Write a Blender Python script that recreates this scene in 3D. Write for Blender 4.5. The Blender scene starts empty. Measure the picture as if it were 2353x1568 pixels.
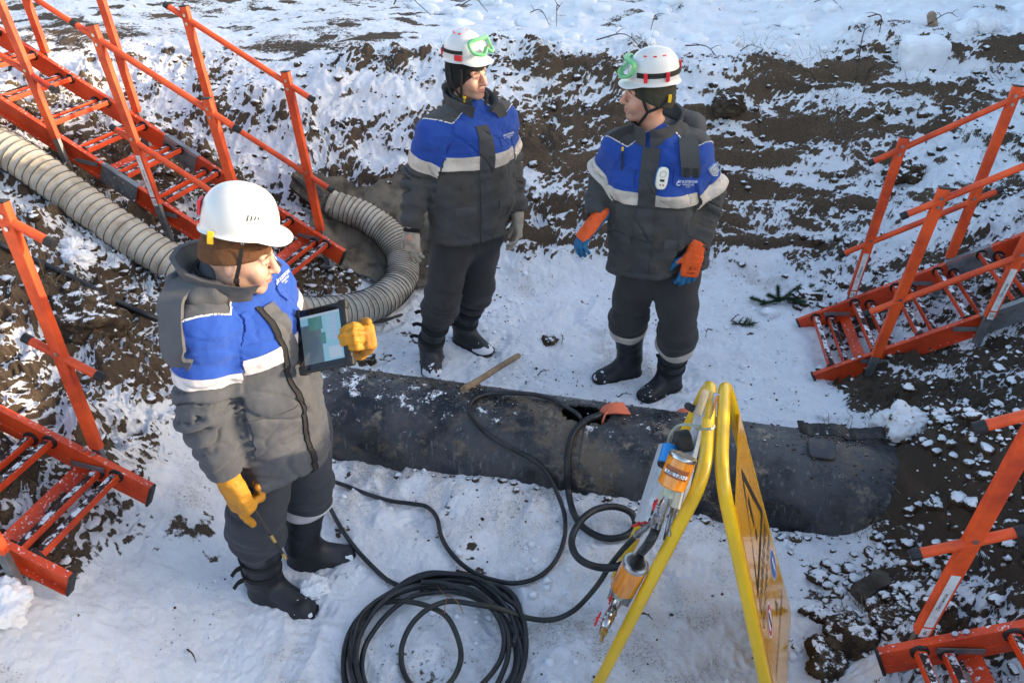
import bpy, bmesh, math, random
import numpy as np
from mathutils import Vector, Matrix
random.seed(7); RNG = np.random.default_rng(7)
SC = bpy.context.scene
COL = SC.collection
# ------------------------------------------------------------------ camera, sky, sun, exposure
CAM_F, CAM_T, CAM_H = 1780.0/2352.0, math.radians(32.0), 2.55
cam_d = bpy.data.cameras.new("camera"); cam = bpy.data.objects.new("camera", cam_d); COL.objects.link(cam)
cam_d.sensor_width = 36.0; cam_d.lens = 36.0*CAM_F; cam_d.clip_start = 0.05; cam_d.clip_end = 1000
cam.location = (0, 0, CAM_H); cam.rotation_euler = (math.pi/2-CAM_T, 0, 0)
SC.camera = cam
SUN_EL, SUN_AZ = 12.5, -2.0      # azimuth from +x, towards -y
w = bpy.data.worlds.new("World"); SC.world = w; w.use_nodes = True
nt = w.node_tree; sky = nt.nodes.new("ShaderNodeTexSky"); sky.sky_type = 'NISHITA'; sky.sun_disc = False
sky.sun_elevation = math.radians(SUN_EL)
sdir = Vector((math.cos(math.radians(SUN_EL))*math.cos(math.radians(SUN_AZ)), math.cos(math.radians(SUN_EL))*math.sin(math.radians(SUN_AZ)), math.sin(math.radians(SUN_EL))))
sky.sun_rotation = math.atan2(sdir.x, sdir.y)
sky.air_density = 1.0; sky.dust_density = 2.2; sky.ozone_density = 0.6
bg = nt.nodes["Background"]; bg.inputs[1].default_value = 0.15
nt.links.new(sky.outputs[0], bg.inputs[0])
sl = bpy.data.lights.new("sun", 'SUN'); so = bpy.data.objects.new("sun", sl); COL.objects.link(so)
sl.energy = 2.0; sl.angle = math.radians(0.6); sl.color = (1.0, .80, .56)
so.rotation_euler = sdir.to_track_quat('Z', 'Y').to_euler(); so.location = (9, -1, 5)
SC.view_settings.view_transform = 'Standard'; SC.view_settings.look = 'None'
SC.view_settings.exposure = 1.95; SC.view_settings.gamma = 1.0; SC.view_settings.use_curve_mapping = False
SC.cycles.use_denoising = True
SC.cycles.max_bounces = 6; SC.cycles.transparent_max_bounces = 8; SC.cycles.diffuse_bounces = 3
SC.render.resolution_x = 1024; SC.render.resolution_y = 682
# ------------------------------------------------------------------ helpers
V = lambda *a: np.array(a if len(a) > 1 else a[0], dtype=float)
def unit(v): v = np.asarray(v, float); return v/np.linalg.norm(v)
def ray(px, py):
    """direction of the sight line through a point of a 2352 x 1568 picture"""
    f = CAM_F*2352; c, s = math.cos(CAM_T), math.sin(CAM_T)
    a, b = (px-1176)/f, (py-784)/f
    return V(a, c-b*s, -s-b*c)
EYE = V(0, 0, CAM_H)
def atY(px, py, Y): d = ray(px, py); return EYE+d*(Y/d[1])
def atZ(px, py, z): d = ray(px, py); return EYE+d*((z-CAM_H)/d[2])
def onplane(px, py, p0, n): d = ray(px, py); return EYE+d*(np.dot(p0-EYE, n)/np.dot(d, n))
def ground(px, py, off=0.0):
    d = ray(px, py); t = 1.0
    z = 0.0
    for _ in range(30):
        t = (z+off-CAM_H)/d[2]; p = EYE+d*t; z = .5*z+.5*float(base_h(V(p[0]), V(p[1])))
    return EYE+d*((z+off-CAM_H)/d[2])

# numpy gradient noise
_perm = np.random.default_rng(3).permutation(256).astype(np.int64); _perm = np.concatenate([_perm, _perm, _perm])
_g3 = np.random.default_rng(4).normal(size=(256, 3)); _g3 /= np.linalg.norm(_g3, axis=1)[:, None]
def noise3(x, y, z):
    x, y, z = np.broadcast_arrays(np.asarray(x, float), np.asarray(y, float), np.asarray(z, float))
    xi, yi, zi = np.floor(x), np.floor(y), np.floor(z)
    xf, yf, zf = x-xi, y-yi, z-zi
    xi, yi, zi = xi.astype(np.int64) & 255, yi.astype(np.int64) & 255, zi.astype(np.int64) & 255
    u, v, w_ = [t*t*t*(t*(t*6-15)+10) for t in (xf, yf, zf)]
    out = 0
    for dx in (0, 1):
        for dy in (0, 1):
            for dz in (0, 1):
                h = _perm[_perm[_perm[(xi+dx) & 255]+((yi+dy) & 255)]+((zi+dz) & 255)]
                g = _g3[h]
                d = g[..., 0]*(xf-dx)+g[..., 1]*(yf-dy)+g[..., 2]*(zf-dz)
                out = out+d*(u if dx else 1-u)*(v if dy else 1-v)*(w_ if dz else 1-w_)
    return out*1.6
_g2 = np.array([[math.cos(a), math.sin(a)] for a in np.linspace(0, 2*math.pi, 256, endpoint=False)])
def noise2(x, y, seed=0):
    x = np.asarray(x, float)+seed*17.31; y = np.asarray(y, float)+seed*5.77
    xi, yi = np.floor(x), np.floor(y); xf, yf = x-xi, y-yi
    xi, yi = xi.astype(np.int64) & 255, yi.astype(np.int64) & 255
    u, v = xf*xf*xf*(xf*(xf*6-15)+10), yf*yf*yf*(yf*(yf*6-15)+10)
    out = 0
    for dx in (0, 1):
        for dy in (0, 1):
            g = _g2[_perm[_perm[(xi+dx) & 255]+((yi+dy) & 255)]]
            out = out+(g[..., 0]*(xf-dx)+g[..., 1]*(yf-dy))*(u if dx else 1-u)*(v if dy else 1-v)
    return out*1.5
def fbm2(x, y, oct=4, seed=0, gain=.5):
    a, s, o = 1.0, 1.0, 0
    for k in range(oct): o = o+a*noise2(x*s, y*s, seed+k*3); a *= gain; s *= 2.03
    return o
def sstep(a, b, x): t = np.clip((x-a)/(b-a), 0, 1); return t*t*(3-2*t)
def smax(a, b, k): h = np.clip(.5+.5*(a-b)/k, 0, 1); return b*(1-h)+a*h+k*h*(1-h)
def smin(a, b, k): return -smax(-a, -b, k)

# objects
def tag(o, label=None, cat=None, group=None, kind=None):
    if label: o['label'] = label
    if cat: o['category'] = cat
    if group: o['group'] = group
    if kind: o['kind'] = kind
    return o
def empty(name, loc=(0, 0, 0), label=None, cat=None, group=None, rot=None):
    o = bpy.data.objects.new(name, None); COL.objects.link(o); o.location = loc; o.empty_display_size = .1
    if rot is not None: o.rotation_euler = rot
    return tag(o, label, cat, group)
def link(name, me, mat=None, parent=None, smooth=True, world=True):
    """world=True: the mesh is given in world coordinates and is moved under its parent"""
    o = bpy.data.objects.new(name, me); COL.objects.link(o)
    if mat is not None:
        for m in (mat if isinstance(mat, (list, tuple)) else [mat]): me.materials.append(m)
    if parent is not None:
        o.parent = parent
        if world:
            o.matrix_parent_inverse = world_of(parent).inverted()
    return o
def world_of(o):
    m = Matrix.LocRotScale(o.location, o.rotation_euler, o.scale)
    if o.parent is not None: m = world_of(o.parent) @ o.matrix_parent_inverse @ m
    return m
def mesh_from(name, verts, faces, smooth=True):
    me = bpy.data.meshes.new(name)
    verts = np.asarray(verts, dtype=np.float32)
    if isinstance(faces, np.ndarray):
        n = faces.shape[1]
        me.vertices.add(len(verts)); me.vertices.foreach_set('co', verts.ravel())
        me.loops.add(faces.size); me.loops.foreach_set('vertex_index', faces.astype(np.int32).ravel())
        me.polygons.add(len(faces)); me.polygons.foreach_set('loop_start', np.arange(0, faces.size, n, dtype=np.int32))
        me.update(calc_edges=True); me.validate()
    else:
        me.from_pydata([tuple(map(float, v)) for v in verts], [], faces); me.update()
    me.polygons.foreach_set('use_smooth', np.full(len(me.polygons), bool(smooth)))
    return me
class MB:
    """gathers simple solids into one mesh"""
    def __init__(s): s.v = []; s.f = []; s.sm = []
    def add(s, v, f, smooth=False):
        n = len(s.v); s.v += [tuple(map(float, q)) for q in v]; s.f += [tuple(i+n for i in q) for q in f]; s.sm += [smooth]*len(f); return s
    def box(s, c, ax, dim, bev=0.0):
        c = V(c); X, Y, Z = [V(a) for a in ax]; hx, hy, hz = [d/2 for d in dim]
        if bev <= 0:
            P = [c+X*sx*hx+Y*sy*hy+Z*sz*hz for sx in (-1, 1) for sy in (-1, 1) for sz in (-1, 1)]
            F = [(0, 1, 3, 2), (4, 6, 7, 5), (0, 4, 5, 1), (2, 3, 7, 6), (0, 2, 6, 4), (1, 5, 7, 3)]
            return s.add(P, F)
        b = min(bev, hx*.95, hy*.95, hz*.95)
        bm = bmesh.new(); bmesh.ops.create_cube(bm, size=2)
        for v in bm.verts: v.co = Vector((v.co.x*hx, v.co.y*hy, v.co.z*hz))
        bmesh.ops.bevel(bm, geom=list(bm.edges), offset=b, segments=2, profile=.6, affect='EDGES')
        P = [c+X*v.co.x+Y*v.co.y+Z*v.co.z for v in bm.verts]; F = [tuple(v.index for v in f.verts) for f in bm.faces]
        bm.free(); return s.add(P, F, False)
    def tube(s, path, r, seg=12, cap=True, smooth=True, flat=None):
        P = [V(p) for p in path]; n = len(P); rs = r if hasattr(r, '__len__') else [r]*n
        T = [unit(P[min(i+1, n-1)]-P[max(i-1, 0)]) for i in range(n)]
        a = V(0, 0, 1) if abs(T[0][2]) < .9 else V(1, 0, 0)
        if flat is not None: a = V(flat)
        N = unit(np.cross(np.cross(T[0], a), T[0])); rings = []
        for i in range(n):
            N = unit(N-T[i]*np.dot(N, T[i])); B = np.cross(T[i], N)
            rings.append([P[i]+(N*math.cos(t)+B*math.sin(t))*rs[i] for t in [2*math.pi*k/seg for k in range(seg)]])
        vs = [q for rr in rings for q in rr]; F = []
        for i in range(n-1):
            for k in range(seg): k2 = (k+1) % seg; F.append((i*seg+k, i*seg+k2, (i+1)*seg+k2, (i+1)*seg+k))
        if cap: F += [tuple(range(seg))[::-1], tuple((n-1)*seg+k for k in range(seg))]
        return s.add(vs, F, smooth)
    def cyl(s, a, b, r, seg=16, r2=None, smooth=True): return s.tube([a, b], [r, r if r2 is None else r2], seg, True, smooth)
    def lathe(s, base, axis, prof, seg=20, smooth=True):
        """prof: list of (along, radius)"""
        base = V(base); axis = unit(axis); a = V(0, 0, 1) if abs(axis[2]) < .9 else V(1, 0, 0)
        N = unit(np.cross(a, axis)); B = np.cross(axis, N); vs = []
        for (h, r) in prof:
            vs += [base+axis*h+(N*math.cos(t)+B*math.sin(t))*r for t in [2*math.pi*k/seg for k in range(seg)]]
        F = []
        for i in range(len(prof)-1):
            for k in range(seg): k2 = (k+1) % seg; F.append((i*seg+k, i*seg+k2, (i+1)*seg+k2, (i+1)*seg+k))
        F += [tuple(range(seg))[::-1], tuple((len(prof)-1)*seg+k for k in range(seg))]
        return s.add(vs, F, smooth)
    def build(s, name, mat=None, parent=None, sharp=35):
        me = bpy.data.meshes.new(name); me.from_pydata(s.v, [], s.f); me.update()
        me.polygons.foreach_set('use_smooth', np.array(s.sm, bool))
        bm = bmesh.new(); bm.from_mesh(me); bmesh.ops.recalc_face_normals(bm, faces=bm.faces)
        for e in bm.edges:
            if len(e.link_faces) == 2 and e.calc_face_angle(0) > math.radians(sharp): e.smooth = False
        bm.to_mesh(me); bm.free()
        return link(name, me, mat, parent)
def spline(pts, n=8):
    """Catmull-Rom through points"""
    P = [V(p) for p in pts]; P = [2*P[0]-P[1]]+P+[2*P[-1]-P[-2]]; out = []
    for i in range(1, len(P)-2):
        for k in range(n):
            t = k/n; a, b, c, d = P[i-1], P[i], P[i+1], P[i+2]
            out.append(.5*((2*b)+(c-a)*t+(2*a-5*b+4*c-d)*t*t+(3*b-a-3*c+d)*t**3))
    out.append(P[-2]); return out

# ------------------------------------------------------------------ materials
_M = {}
def mat(name, col, rough=.6, metal=0.0, col2=None, mix_scale=6.0, mix_lo=.45, mix_hi=.65, bump=0.0, bump_scale=40.0, snow=0.0, snow_scale=30.0,
        spec=.5, alpha=1.0, trans=0.0, ior=1.45, sss=0.0, coat=0.0, rough_var=0.0, stretch=None, attr=None, sheen=0.0):
    if name in _M: return _M[name]
    m = bpy.data.materials.new(name); m.use_nodes = True; N = m.node_tree.nodes; L = m.node_tree.links; _M[name] = m
    p = N["Principled BSDF"]; p.inputs['Roughness'].default_value = rough; p.inputs['Metallic'].default_value = metal
    p.inputs['Specular IOR Level'].default_value = spec; p.inputs['IOR'].default_value = ior
    p.inputs['Transmission Weight'].default_value = trans; p.inputs['Alpha'].default_value = alpha
    p.inputs['Coat Weight'].default_value = coat; p.inputs['Coat Roughness'].default_value = .08
    if sss: p.inputs['Subsurface Weight'].default_value = sss; p.inputs['Subsurface Radius'].default_value = (.012, .004, .002); p.inputs['Subsurface Scale'].default_value = 1.0
    if sheen: p.inputs['Sheen Weight'].default_value = sheen
    tc = N.new('ShaderNodeTexCoord'); co = tc.outputs['Object']
    if stretch:
        mp = N.new('ShaderNodeMapping'); mp.inputs['Scale'].default_value = stretch; L.new(co, mp.inputs[0]); cs = mp.outputs[0]
    else: cs = co
    c_out = None
    if col2 is not None:
        nz = N.new('ShaderNodeTexNoise'); nz.inputs['Scale'].default_value = mix_scale; nz.inputs['Detail'].default_value = 5; nz.inputs['Roughness'].default_value = .62; L.new(cs, nz.inputs['Vector'])
        mr = N.new('ShaderNodeMapRange'); mr.inputs[1].default_value = mix_lo; mr.inputs[2].default_value = mix_hi; L.new(nz.outputs[0], mr.inputs[0])
        mx = N.new('ShaderNodeMix'); mx.data_type = 'RGBA'; mx.inputs[6].default_value = (*col, 1); mx.inputs[7].default_value = (*col2, 1)
        L.new(mr.outputs[0], mx.inputs[0]); c_out = mx.outputs[2]
        if rough_var:
            ma = N.new('ShaderNodeMapRange'); ma.inputs[3].default_value = rough; ma.inputs[4].default_value = min(1, rough+rough_var); L.new(mr.outputs[0], ma.inputs[0]); L.new(ma.outputs[0], p.inputs['Roughness'])
    if attr:   # (attribute, threshold, colour) painted panels of the garment itself
        for (an, th, cc) in attr:
            at = N.new('ShaderNodeAttribute'); at.attribute_name = an
            gt = N.new('ShaderNodeMath'); gt.operation = 'GREATER_THAN' if th is not None else 'MULTIPLY'; gt.inputs[1].default_value = 1.0 if th is None else th; L.new(at.outputs['Fac'], gt.inputs[0])
            mx = N.new('ShaderNodeMix'); mx.data_type = 'RGBA'; L.new(gt.outputs[0], mx.inputs[0])
            if c_out is not None: L.new(c_out, mx.inputs[6])
            else: mx.inputs[6].default_value = (*col, 1)
            mx.inputs[7].default_value = (*cc, 1); c_out = mx.outputs[2]
    if snow > 0:
        nz = N.new('ShaderNodeTexNoise'); nz.inputs['Scale'].default_value = snow_scale; nz.inputs['Detail'].default_value = 6; nz.inputs['Roughness'].default_value = .7; L.new(co, nz.inputs['Vector'])
        ge = N.new('ShaderNodeNewGeometry'); sx = N.new('ShaderNodeSeparateXYZ'); L.new(ge.outputs['Normal'], sx.inputs[0])
        ad = N.new('ShaderNodeMath'); ad.operation = 'MULTIPLY_ADD'; ad.inputs[1].default_value = .35; L.new(sx.outputs[2], ad.inputs[0]); L.new(nz.outputs[0], ad.inputs[2])
        mr = N.new('ShaderNodeMapRange'); mr.inputs[1].default_value = 1.02-snow*.4; mr.inputs[2].default_value = 1.08-snow*.4; L.new(ad.outputs[0], mr.inputs[0])
        mx = N.new('ShaderNodeMix'); mx.data_type = 'RGBA'; L.new(mr.outputs[0], mx.inputs[0]); mx.inputs[7].default_value = (.8, .82, .86, 1)
        if c_out is not None: L.new(c_out, mx.inputs[6])
        else: mx.inputs[6].default_value = (*col, 1)
        c_out = mx.outputs[2]
    if c_out is not None: L.new(c_out, p.inputs['Base Color'])
    else: p.inputs['Base Color'].default_value = (*col, 1)
    if bump > 0:
        nz = N.new('ShaderNodeTexNoise'); nz.inputs['Scale'].default_value = bump_scale; nz.inputs['Detail'].default_value = 5; nz.inputs['Roughness'].default_value = .6; L.new(cs, nz.inputs['Vector'])
        bp = N.new('ShaderNodeBump'); bp.inputs['Strength'].default_value = bump; bp.inputs['Distance'].default_value = .01; L.new(nz.outputs[0], bp.inputs['Height']); L.new(bp.outputs[0], p.inputs['Normal'])
    return m
# ------------------------------------------------------------------ terrain
def base_h(x, y):
    x = np.asarray(x, float); y = np.asarray(y, float)
    wob = .12*noise2(x*.9, y*.9, 11)+.05*noise2(x*2.3, y*2.3, 12)
    floor = .02*y*0+.015*np.clip(y-2, 0, 3)
    # left bank
    toeL = -.72-.30*np.clip((4.3-y)/2.0, 0, 1.2)+wob*.8
    hl = .50*np.maximum(toeL-x, 0)
    # right bank
    toeR = 1.02+.40*np.clip((y-1.6), 0, 2.4)+wob*.5
    hr = .55*np.maximum(x-toeR, 0)
    # far bank
    toeF = 4.62+.10*(x)-.05*np.maximum(-x, 0)+wob
    slope = .92-.10*np.clip(-x, 0, 3)
    hf = slope*np.maximum(y-toeF, 0)
    hn = .9*np.maximum(.95+wob-y, 0)
    h = smax(smax(smax(hl, hr, .12), hf, .16), hn, .1)
    h = h-.03*np.exp(-((h)/.08)**2)
    plate = 1.22+.02*np.clip(y-6, 0, 30)+.10*noise2(x*.5, y*.5, 21)+.12*sstep(1.5, 4, x)-.25*sstep(-1.0, -3.2, x)*sstep(7, 5.5, y)
    plate = plate+.75*sstep(-2.2, -4.5, x)*sstep(6, 4, y)
    h = smin(h, plate, .16)
    # unseen soil mound added right of the frame, its crest shaped to shade the trench
    ridge = .74+.80*sstep(2.35, 3.3, y)+1.5*sstep(5.6, 7.6, y); xc = 5.6+.78*np.maximum(y-5.0, 0); wd = 1.2+.35*sstep(5.5, 8, y)
    shade_heap = ridge*np.exp(-(np.abs(x-xc)/wd)**2.6)*sstep(20, 15, y)*sstep(-8, -5, y)
    return h+floor+shade_heap
def terrain_regions(x, y, h):
    """bank = how much broken soil there is here (0 trodden snow .. 1 broken bank)"""
    toeL = np.interp(y, [1.0, 1.9, 2.6, 3.3, 4.3, 5.0], [-2.6, -1.75, -1.45, -1.02, -.85, -.8])
    n1 = .25*fbm2(x*1.3, y*1.3, 3, 31)
    bl = sstep(-.02, .25, toeL-x+n1)
    toeR = np.interp(y, [1.2, 1.6, 1.9, 2.35, 4.1], [.80, .98, 1.18, 1.62, 1.78])
    br = sstep(-.05, .2, x-toeR+n1*.6)
    toeF = 4.62+.10*x-.05*np.maximum(-x, 0)
    bf = sstep(-.05, .30, y-toeF+n1*.8)
    b = np.maximum(np.maximum(bl, br), bf)
    # plateau: snow again
    yr = toeF+1.22/(.92-.10*np.clip(-x, 0, 3))
    far = sstep(.0, .55, y-yr+n1*1.4)
    return b, far
def build_terrain():
    t = np.linspace(-1, 1, 1060)
    xs = np.where(np.abs(t) < .86, t/.86, np.sign(t)*(1+((np.abs(t)-.86)/.14)**3*40))
    ya = np.linspace(1.15, 2.6, 250, endpoint=False); yb = 2.6+(np.linspace(0, 1, 560, endpoint=False)**1.25)*(6.6-2.6)
    ycc = 6.6+(np.linspace(0, 1, 110, endpoint=False)**1.3)*3.6; yd = 10.2+np.linspace(0, 1, 26)**3*190
    y0 = 1.15-np.linspace(0, 1, 34)[1:][::-1]**2.2*80
    ys = np.concatenate([y0, ya, yb, ycc, yd])
    W = np.interp(ys, [-80, 0, 1.2, 2.5, 4, 6, 10, 200], [3.4, 2.3, 2.0, 2.75, 3.5, 4.7, 7.0, 8.0])
    X = xs[None, :]*W[:, None]; Y = np.repeat(ys[:, None], len(xs), 1)
    H = base_h(X, Y)
    B, F = terrain_regions(X, Y, H)
    bank = B*(1-F)
    # pushed up walls: dirt ledges scraped by the excavator bucket on the far bank
    lz = H+.10*noise2(X*.8, Y*1.2, 42)+.045*noise2(X*2.6, Y*3.2, 43)+.06*X
    f = lz*4.4; fr = f-np.floor(f)
    ledge = (sstep(.0, .55, fr)-fr)*.227*.62*np.clip(.85+.9*fbm2(X*1.1, Y*1.6, 2, 44), .1, 1.1)
    ledm = bank*(.25+.75*sstep(.2, 1.6, X))*sstep(-1.2, -.2, X)*sstep(4.3, 5.0, Y)
    H = H+ledge*ledm
    # clods
    wx, wy, wz = X+.06*noise2(X*5, Y*5, 51), Y+.06*noise2(X*5, Y*5, 52), H
    mk = bank > .01
    def n3(s, seed):
        out = np.zeros_like(X); out[mk] = noise3(wx[mk]*s+seed, wy[mk]*s+seed*.7, wz[mk]*s); return out
    big = fbm2(wx*2.1, wy*2.1, 2, 53)
    def bil(s, seed): return 1-np.abs(n3(s, seed))*2.2
    clod = .085*np.clip(n3(4.2, 54)+.15, 0, 1)+.055*bil(8.5, 55)*.5+.042*np.clip(n3(17, 56), -.2, 1)+.026*bil(31, 57)*.6+.016*n3(58, 58)
    strata = np.zeros_like(X); fb = bank*sstep(4.2, 4.8, Y); m2 = fb > .01; strata[m2] = noise3(X[m2]*1.1, Y[m2]*1.2, H[m2]*11)*.050+np.abs(noise3(X[m2]*2.3, Y[m2]*2, H[m2]*19+5))*.030
    H = H+strata*fb*sstep(-1.6, -.4, X)
    amp = bank*(.62+.7*np.clip(big+.2, 0, 1))*(1-.35*ledm)
    leftm = sstep(-.6, -1.4, X)*sstep(6.4, 4.5, Y)
    H = H+clod*amp*(1+.35*leftm)+.03*big*bank
    flat = 1-bank
    H = H+flat*(.012*fbm2(X*3.2, Y*3.2, 3, 61)+.0085*noise2(X*9, Y*9, 62)+.0065*np.clip(noise2(X*22, Y*22, 63), -.25, 1)+.0038*noise2(X*50, Y*50, 64)+.0020*noise2(X*95, Y*95, 65))
    # boot prints in the trodden floor
    r = np.random.default_rng(11)
    for _ in range(120):
        cx, cy, a = r.uniform(-.9, 1.5), r.uniform(1.6, 4.7), r.uniform(0, math.pi)
        dx, dy = X-cx, Y-cy
        m = (np.abs(dx) < .25) & (np.abs(dy) < .25)
        u = (dx*math.cos(a)+dy*math.sin(a))[m]; v_ = (-dx*math.sin(a)+dy*math.cos(a))[m]
        d = np.sqrt((u/.14)**2+(v_/.048)**2); H[m] += (-.015*sstep(1.45, .6, d)+.003*np.exp(-((d-1.35)/.25)**2))*(.85+.15*np.sin(u*170))*flat[m]
    # snow lumps thrown on the plateau
    H = H+F*sstep(6.0, 6.6, Y)*sstep(-.5, .6, X)*(.12*np.clip(noise2(X*1.6, Y*1.6, 71), 0, 1)+.07*np.clip(noise2(X*3.6, Y*3.6, 72), 0, 1))
    # trench soil heaped against the pipe's right end, snow drift in front of the pipe
    H = H+.17*np.exp(-((X-1.80)/.26)**2-((Y-2.72)/.38)**2)+.22*np.exp(-((X-1.82)/.22)**2-((Y-2.36)/.26)**2)+.055*np.exp(-((X-.35)/.9)**2-((Y-2.72+.20*X)/.18)**2)
    # under-foot marks
    Hd = H
    # normals
    gy, gx = np.gradient(Hd, axis=0)/np.gradient(Y, axis=0), np.gradient(Hd, axis=1)/np.gradient(X, axis=1)
    nz = 1/np.sqrt(1+gx**2+gy**2)
    # convexity: crests of clods are blown bare, hollows keep the snow
    def blur(a, k):
        for ax in (0, 1):
            c = np.cumsum(np.pad(a, [(k+1, k) if i == ax else (0, 0) for i in (0, 1)], mode='edge'), axis=ax)
            a = (np.take(c, range(2*k+1, c.shape[ax]), ax)-np.take(c, range(0, c.shape[ax]-2*k-1), ax))/(2*k+1)
        return a
    cv = Hd-blur(Hd, 3); cv2 = Hd-blur(Hd, 8)
    pat = fbm2(X*1.15, Y*1.5, 3, 81); pat2 = fbm2(X*7, Y*7, 3, 82, .6); pat = pat+(fbm2(X*.9, (Y+H)*2.4, 3, 83)*1.3)*B
    pb = np.zeros_like(X); pb[mk] = noise3(X[mk]*7, Y[mk]*7, H[mk]*10)+.6*noise3(X[mk]*15, Y[mk]*15, H[mk]*20); pat2 = np.where(mk, pb, pat2)
    # snow value: >0.5 snow
    sb = .68+1.0*(nz-.80)+.30*pat+.20*pat2-7.0*np.clip(cv, -.03, .03)-3.0*np.clip(cv2, -.05, .05)
    # windward facets catch the dusting (facing camera left/up)
    sb = sb+.22*gx/np.sqrt(1+gx**2+gy**2)-.06*ledm+.02
    sb = sb+.10*sstep(-.9, -1.4, X)*sstep(4.6, 3.8, Y)-.26*sstep(1.25, 1.8, X)*sstep(4.0, 3.0, Y)         # the near right bank is mostly bare
    sb = sb+.20*sstep(-.4, .3, X-0)*0
    sb = sb+.22*sstep(.6, -2.2, X)*sstep(4.7, 5.5, Y)          # far left slope keeps more
    sf = .875+.10*np.clip(pat, -1, 1)+.12*pat2+.45*(nz-.97)
    dirt_spot = sstep(.42, .62, fbm2(X*2.4+3, Y*2.4, 3, 91))
    sf = sf-.34*dirt_spot*sstep(.0, .8, pat2+.2)-.26*sstep(.25, .9, fbm2(X*14, Y*14, 3, 96, .7))*sstep(-.3, .6, fbm2(X*1.2, Y*1.2, 2, 97))-.20*sstep(.55, .25, np.abs(Y-2.35+.25*X))*sstep(1.4, -.4, X)*sstep(.0, .5, pat2)
    sp = .92+.14*pat+.10*pat2+.9*(nz-.95)-.35*sstep(.35, .6, fbm2(X*2.1, Y*3.1, 4, 92))
    sp = sp-.34*sstep(.2, -1.6, X)
    snow = (1-B)*sf+B*((1-F)*sb+F*sp)
    snow = snow-.42*np.exp(-((X-1.74)/.34)**2-((Y-2.50)/.42)**2)-.22*np.exp(-((X-1.30)/.25)**2-((Y-2.02)/.25)**2)
    earth = np.clip(.5+.5*fbm2(X*.9, (H)*7+Y*.6, 3, 95)+.35*ledm-.5*sstep(1.2, 1.8, X)*sstep(4.0, 3.0, Y), 0, 1)
    verts = np.stack([X, Y, Hd], -1).reshape(-1, 3)
    ny, nx = X.shape
    i = np.arange(ny*nx).reshape(ny, nx)
    faces = np.stack([i[:-1, :-1], i[:-1, 1:], i[1:, 1:], i[1:, :-1]], -1).reshape(-1, 4)
    me = mesh_from("ground", verts, faces)
    stain = np.clip(sstep(.0, .9, fbm2(X*1.7, Y*1.7, 4, 98, .6))*.8+.5*sstep(.5, .1, np.abs(Y-2.55+.23*X))*sstep(1.4, .9, X), 0, 1)*(1-B)*sstep(.0, .6, fbm2(X*6, Y*6, 3, 99)+.5)
    for nm, arr in (("snow", snow), ("earth", earth), ("stain", stain)):
        a = me.attributes.new(nm, 'FLOAT', 'POINT'); a.data.foreach_set('value', arr.astype(np.float32).ravel())
    m = bpy.data.materials.new("snowy soil"); m.use_nodes = True; N = m.node_tree.nodes; L = m.node_tree.links; p = N["Principled BSDF"]
    tc = N.new('ShaderNodeTexCoord'); co = tc.outputs['Object']
    def nz_(s, d=6, r=.65):
        n = N.new('ShaderNodeTexNoise'); n.inputs['Scale'].default_value = s; n.inputs['Detail'].default_value = d; n.inputs['Roughness'].default_value = r; L.new(co, n.inputs['Vector']); return n.outputs[0]
    def math_(op, a, b, c=None):
        n = N.new('ShaderNodeMath'); n.operation = op
        for k, v in enumerate((a, b, c)):
            if v is None: continue
            if isinstance(v, (int, float)): n.inputs[k].default_value = v
            else: L.new(v, n.inputs[k])
        return n.outputs[0]
    def mix_(f, a, b):
        n = N.new('ShaderNodeMix'); n.data_type = 'RGBA'
        if isinstance(f, (int, float)): n.inputs[0].default_value = f
        else: L.new(f, n.inputs[0])
        for k, v in ((6, a), (7, b)):
            if isinstance(v, tuple): n.inputs[k].default_value = (*v, 1)
            else: L.new(v, n.inputs[k])
        return n.outputs[2]
    def ramp(v, lo, hi): n = N.new('ShaderNodeMapRange'); n.inputs[1].default_value = lo; n.inputs[2].default_value = hi; L.new(v, n.inputs[0]); return n.outputs[0]
    sa = N.new('ShaderNodeAttribute'); sa.attribute_name = 'snow'; ea = N.new('ShaderNodeAttribute'); ea.attribute_name = 'earth'
    fine = nz_(38, 8, .72)
    sv = math_('ADD', sa.outputs['Fac'], math_('MULTIPLY', math_('SUBTRACT', fine, .5), .85))
    fac = ramp(sv, .46, .54)
    soil = mix_(ea.outputs['Fac'], (.055, .038, .027), (.140, .095, .060))
    soil = mix_(ramp(nz_(90, 5), .42, .62), soil, (.060, .045, .032))
    snowc = mix_(ramp(nz_(5, 5), .4, .7), (.82, .83, .87), (.70, .71, .75))
    dirty = mix_(ramp(nz_(150, 4), .60, .72), snowc, (.45, .41, .37))
    sta0 = N.new('ShaderNodeAttribute'); sta0.attribute_name = 'stain'
    snowc = mix_(ramp(math_('ADD', nz_(120, 5, .7), math_('MULTIPLY', sta0.outputs['Fac'], .16)), .63, .72), snowc, (.30, .24, .19))
    sta = N.new('ShaderNodeAttribute'); sta.attribute_name = 'stain'
    snowc = mix_(math_('MULTIPLY', sta.outputs['Fac'], .55), snowc, (.50, .47, .46))
    thin = ramp(sv, .54, .80)
    snowc = mix_(thin, dirty, snowc)
    L.new(mix_(fac, soil, snowc), p.inputs['Base Color'])
    p.inputs['Roughness'].default_value = .85; p.inputs['Specular IOR Level'].default_value = .25
    hgt = math_('ADD', math_('MULTIPLY', fac, .35), math_('ADD', math_('MULTIPLY', nz_(110, 6, .7), .7), math_('MULTIPLY', nz_(420, 3, .7), .25)))
    bp = N.new('ShaderNodeBump'); bp.inputs['Strength'].default_value = .8; bp.inputs['Distance'].default_value = .012
    L.new(hgt, bp.inputs['Height']); L.new(bp.outputs[0], p.inputs['Normal'])
    _M["snowy soil"] = m
    o = link("ground", me, m); tag(o, kind='structure')
    global GRID
    GRID = (xs, ys, W, Hd)
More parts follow.
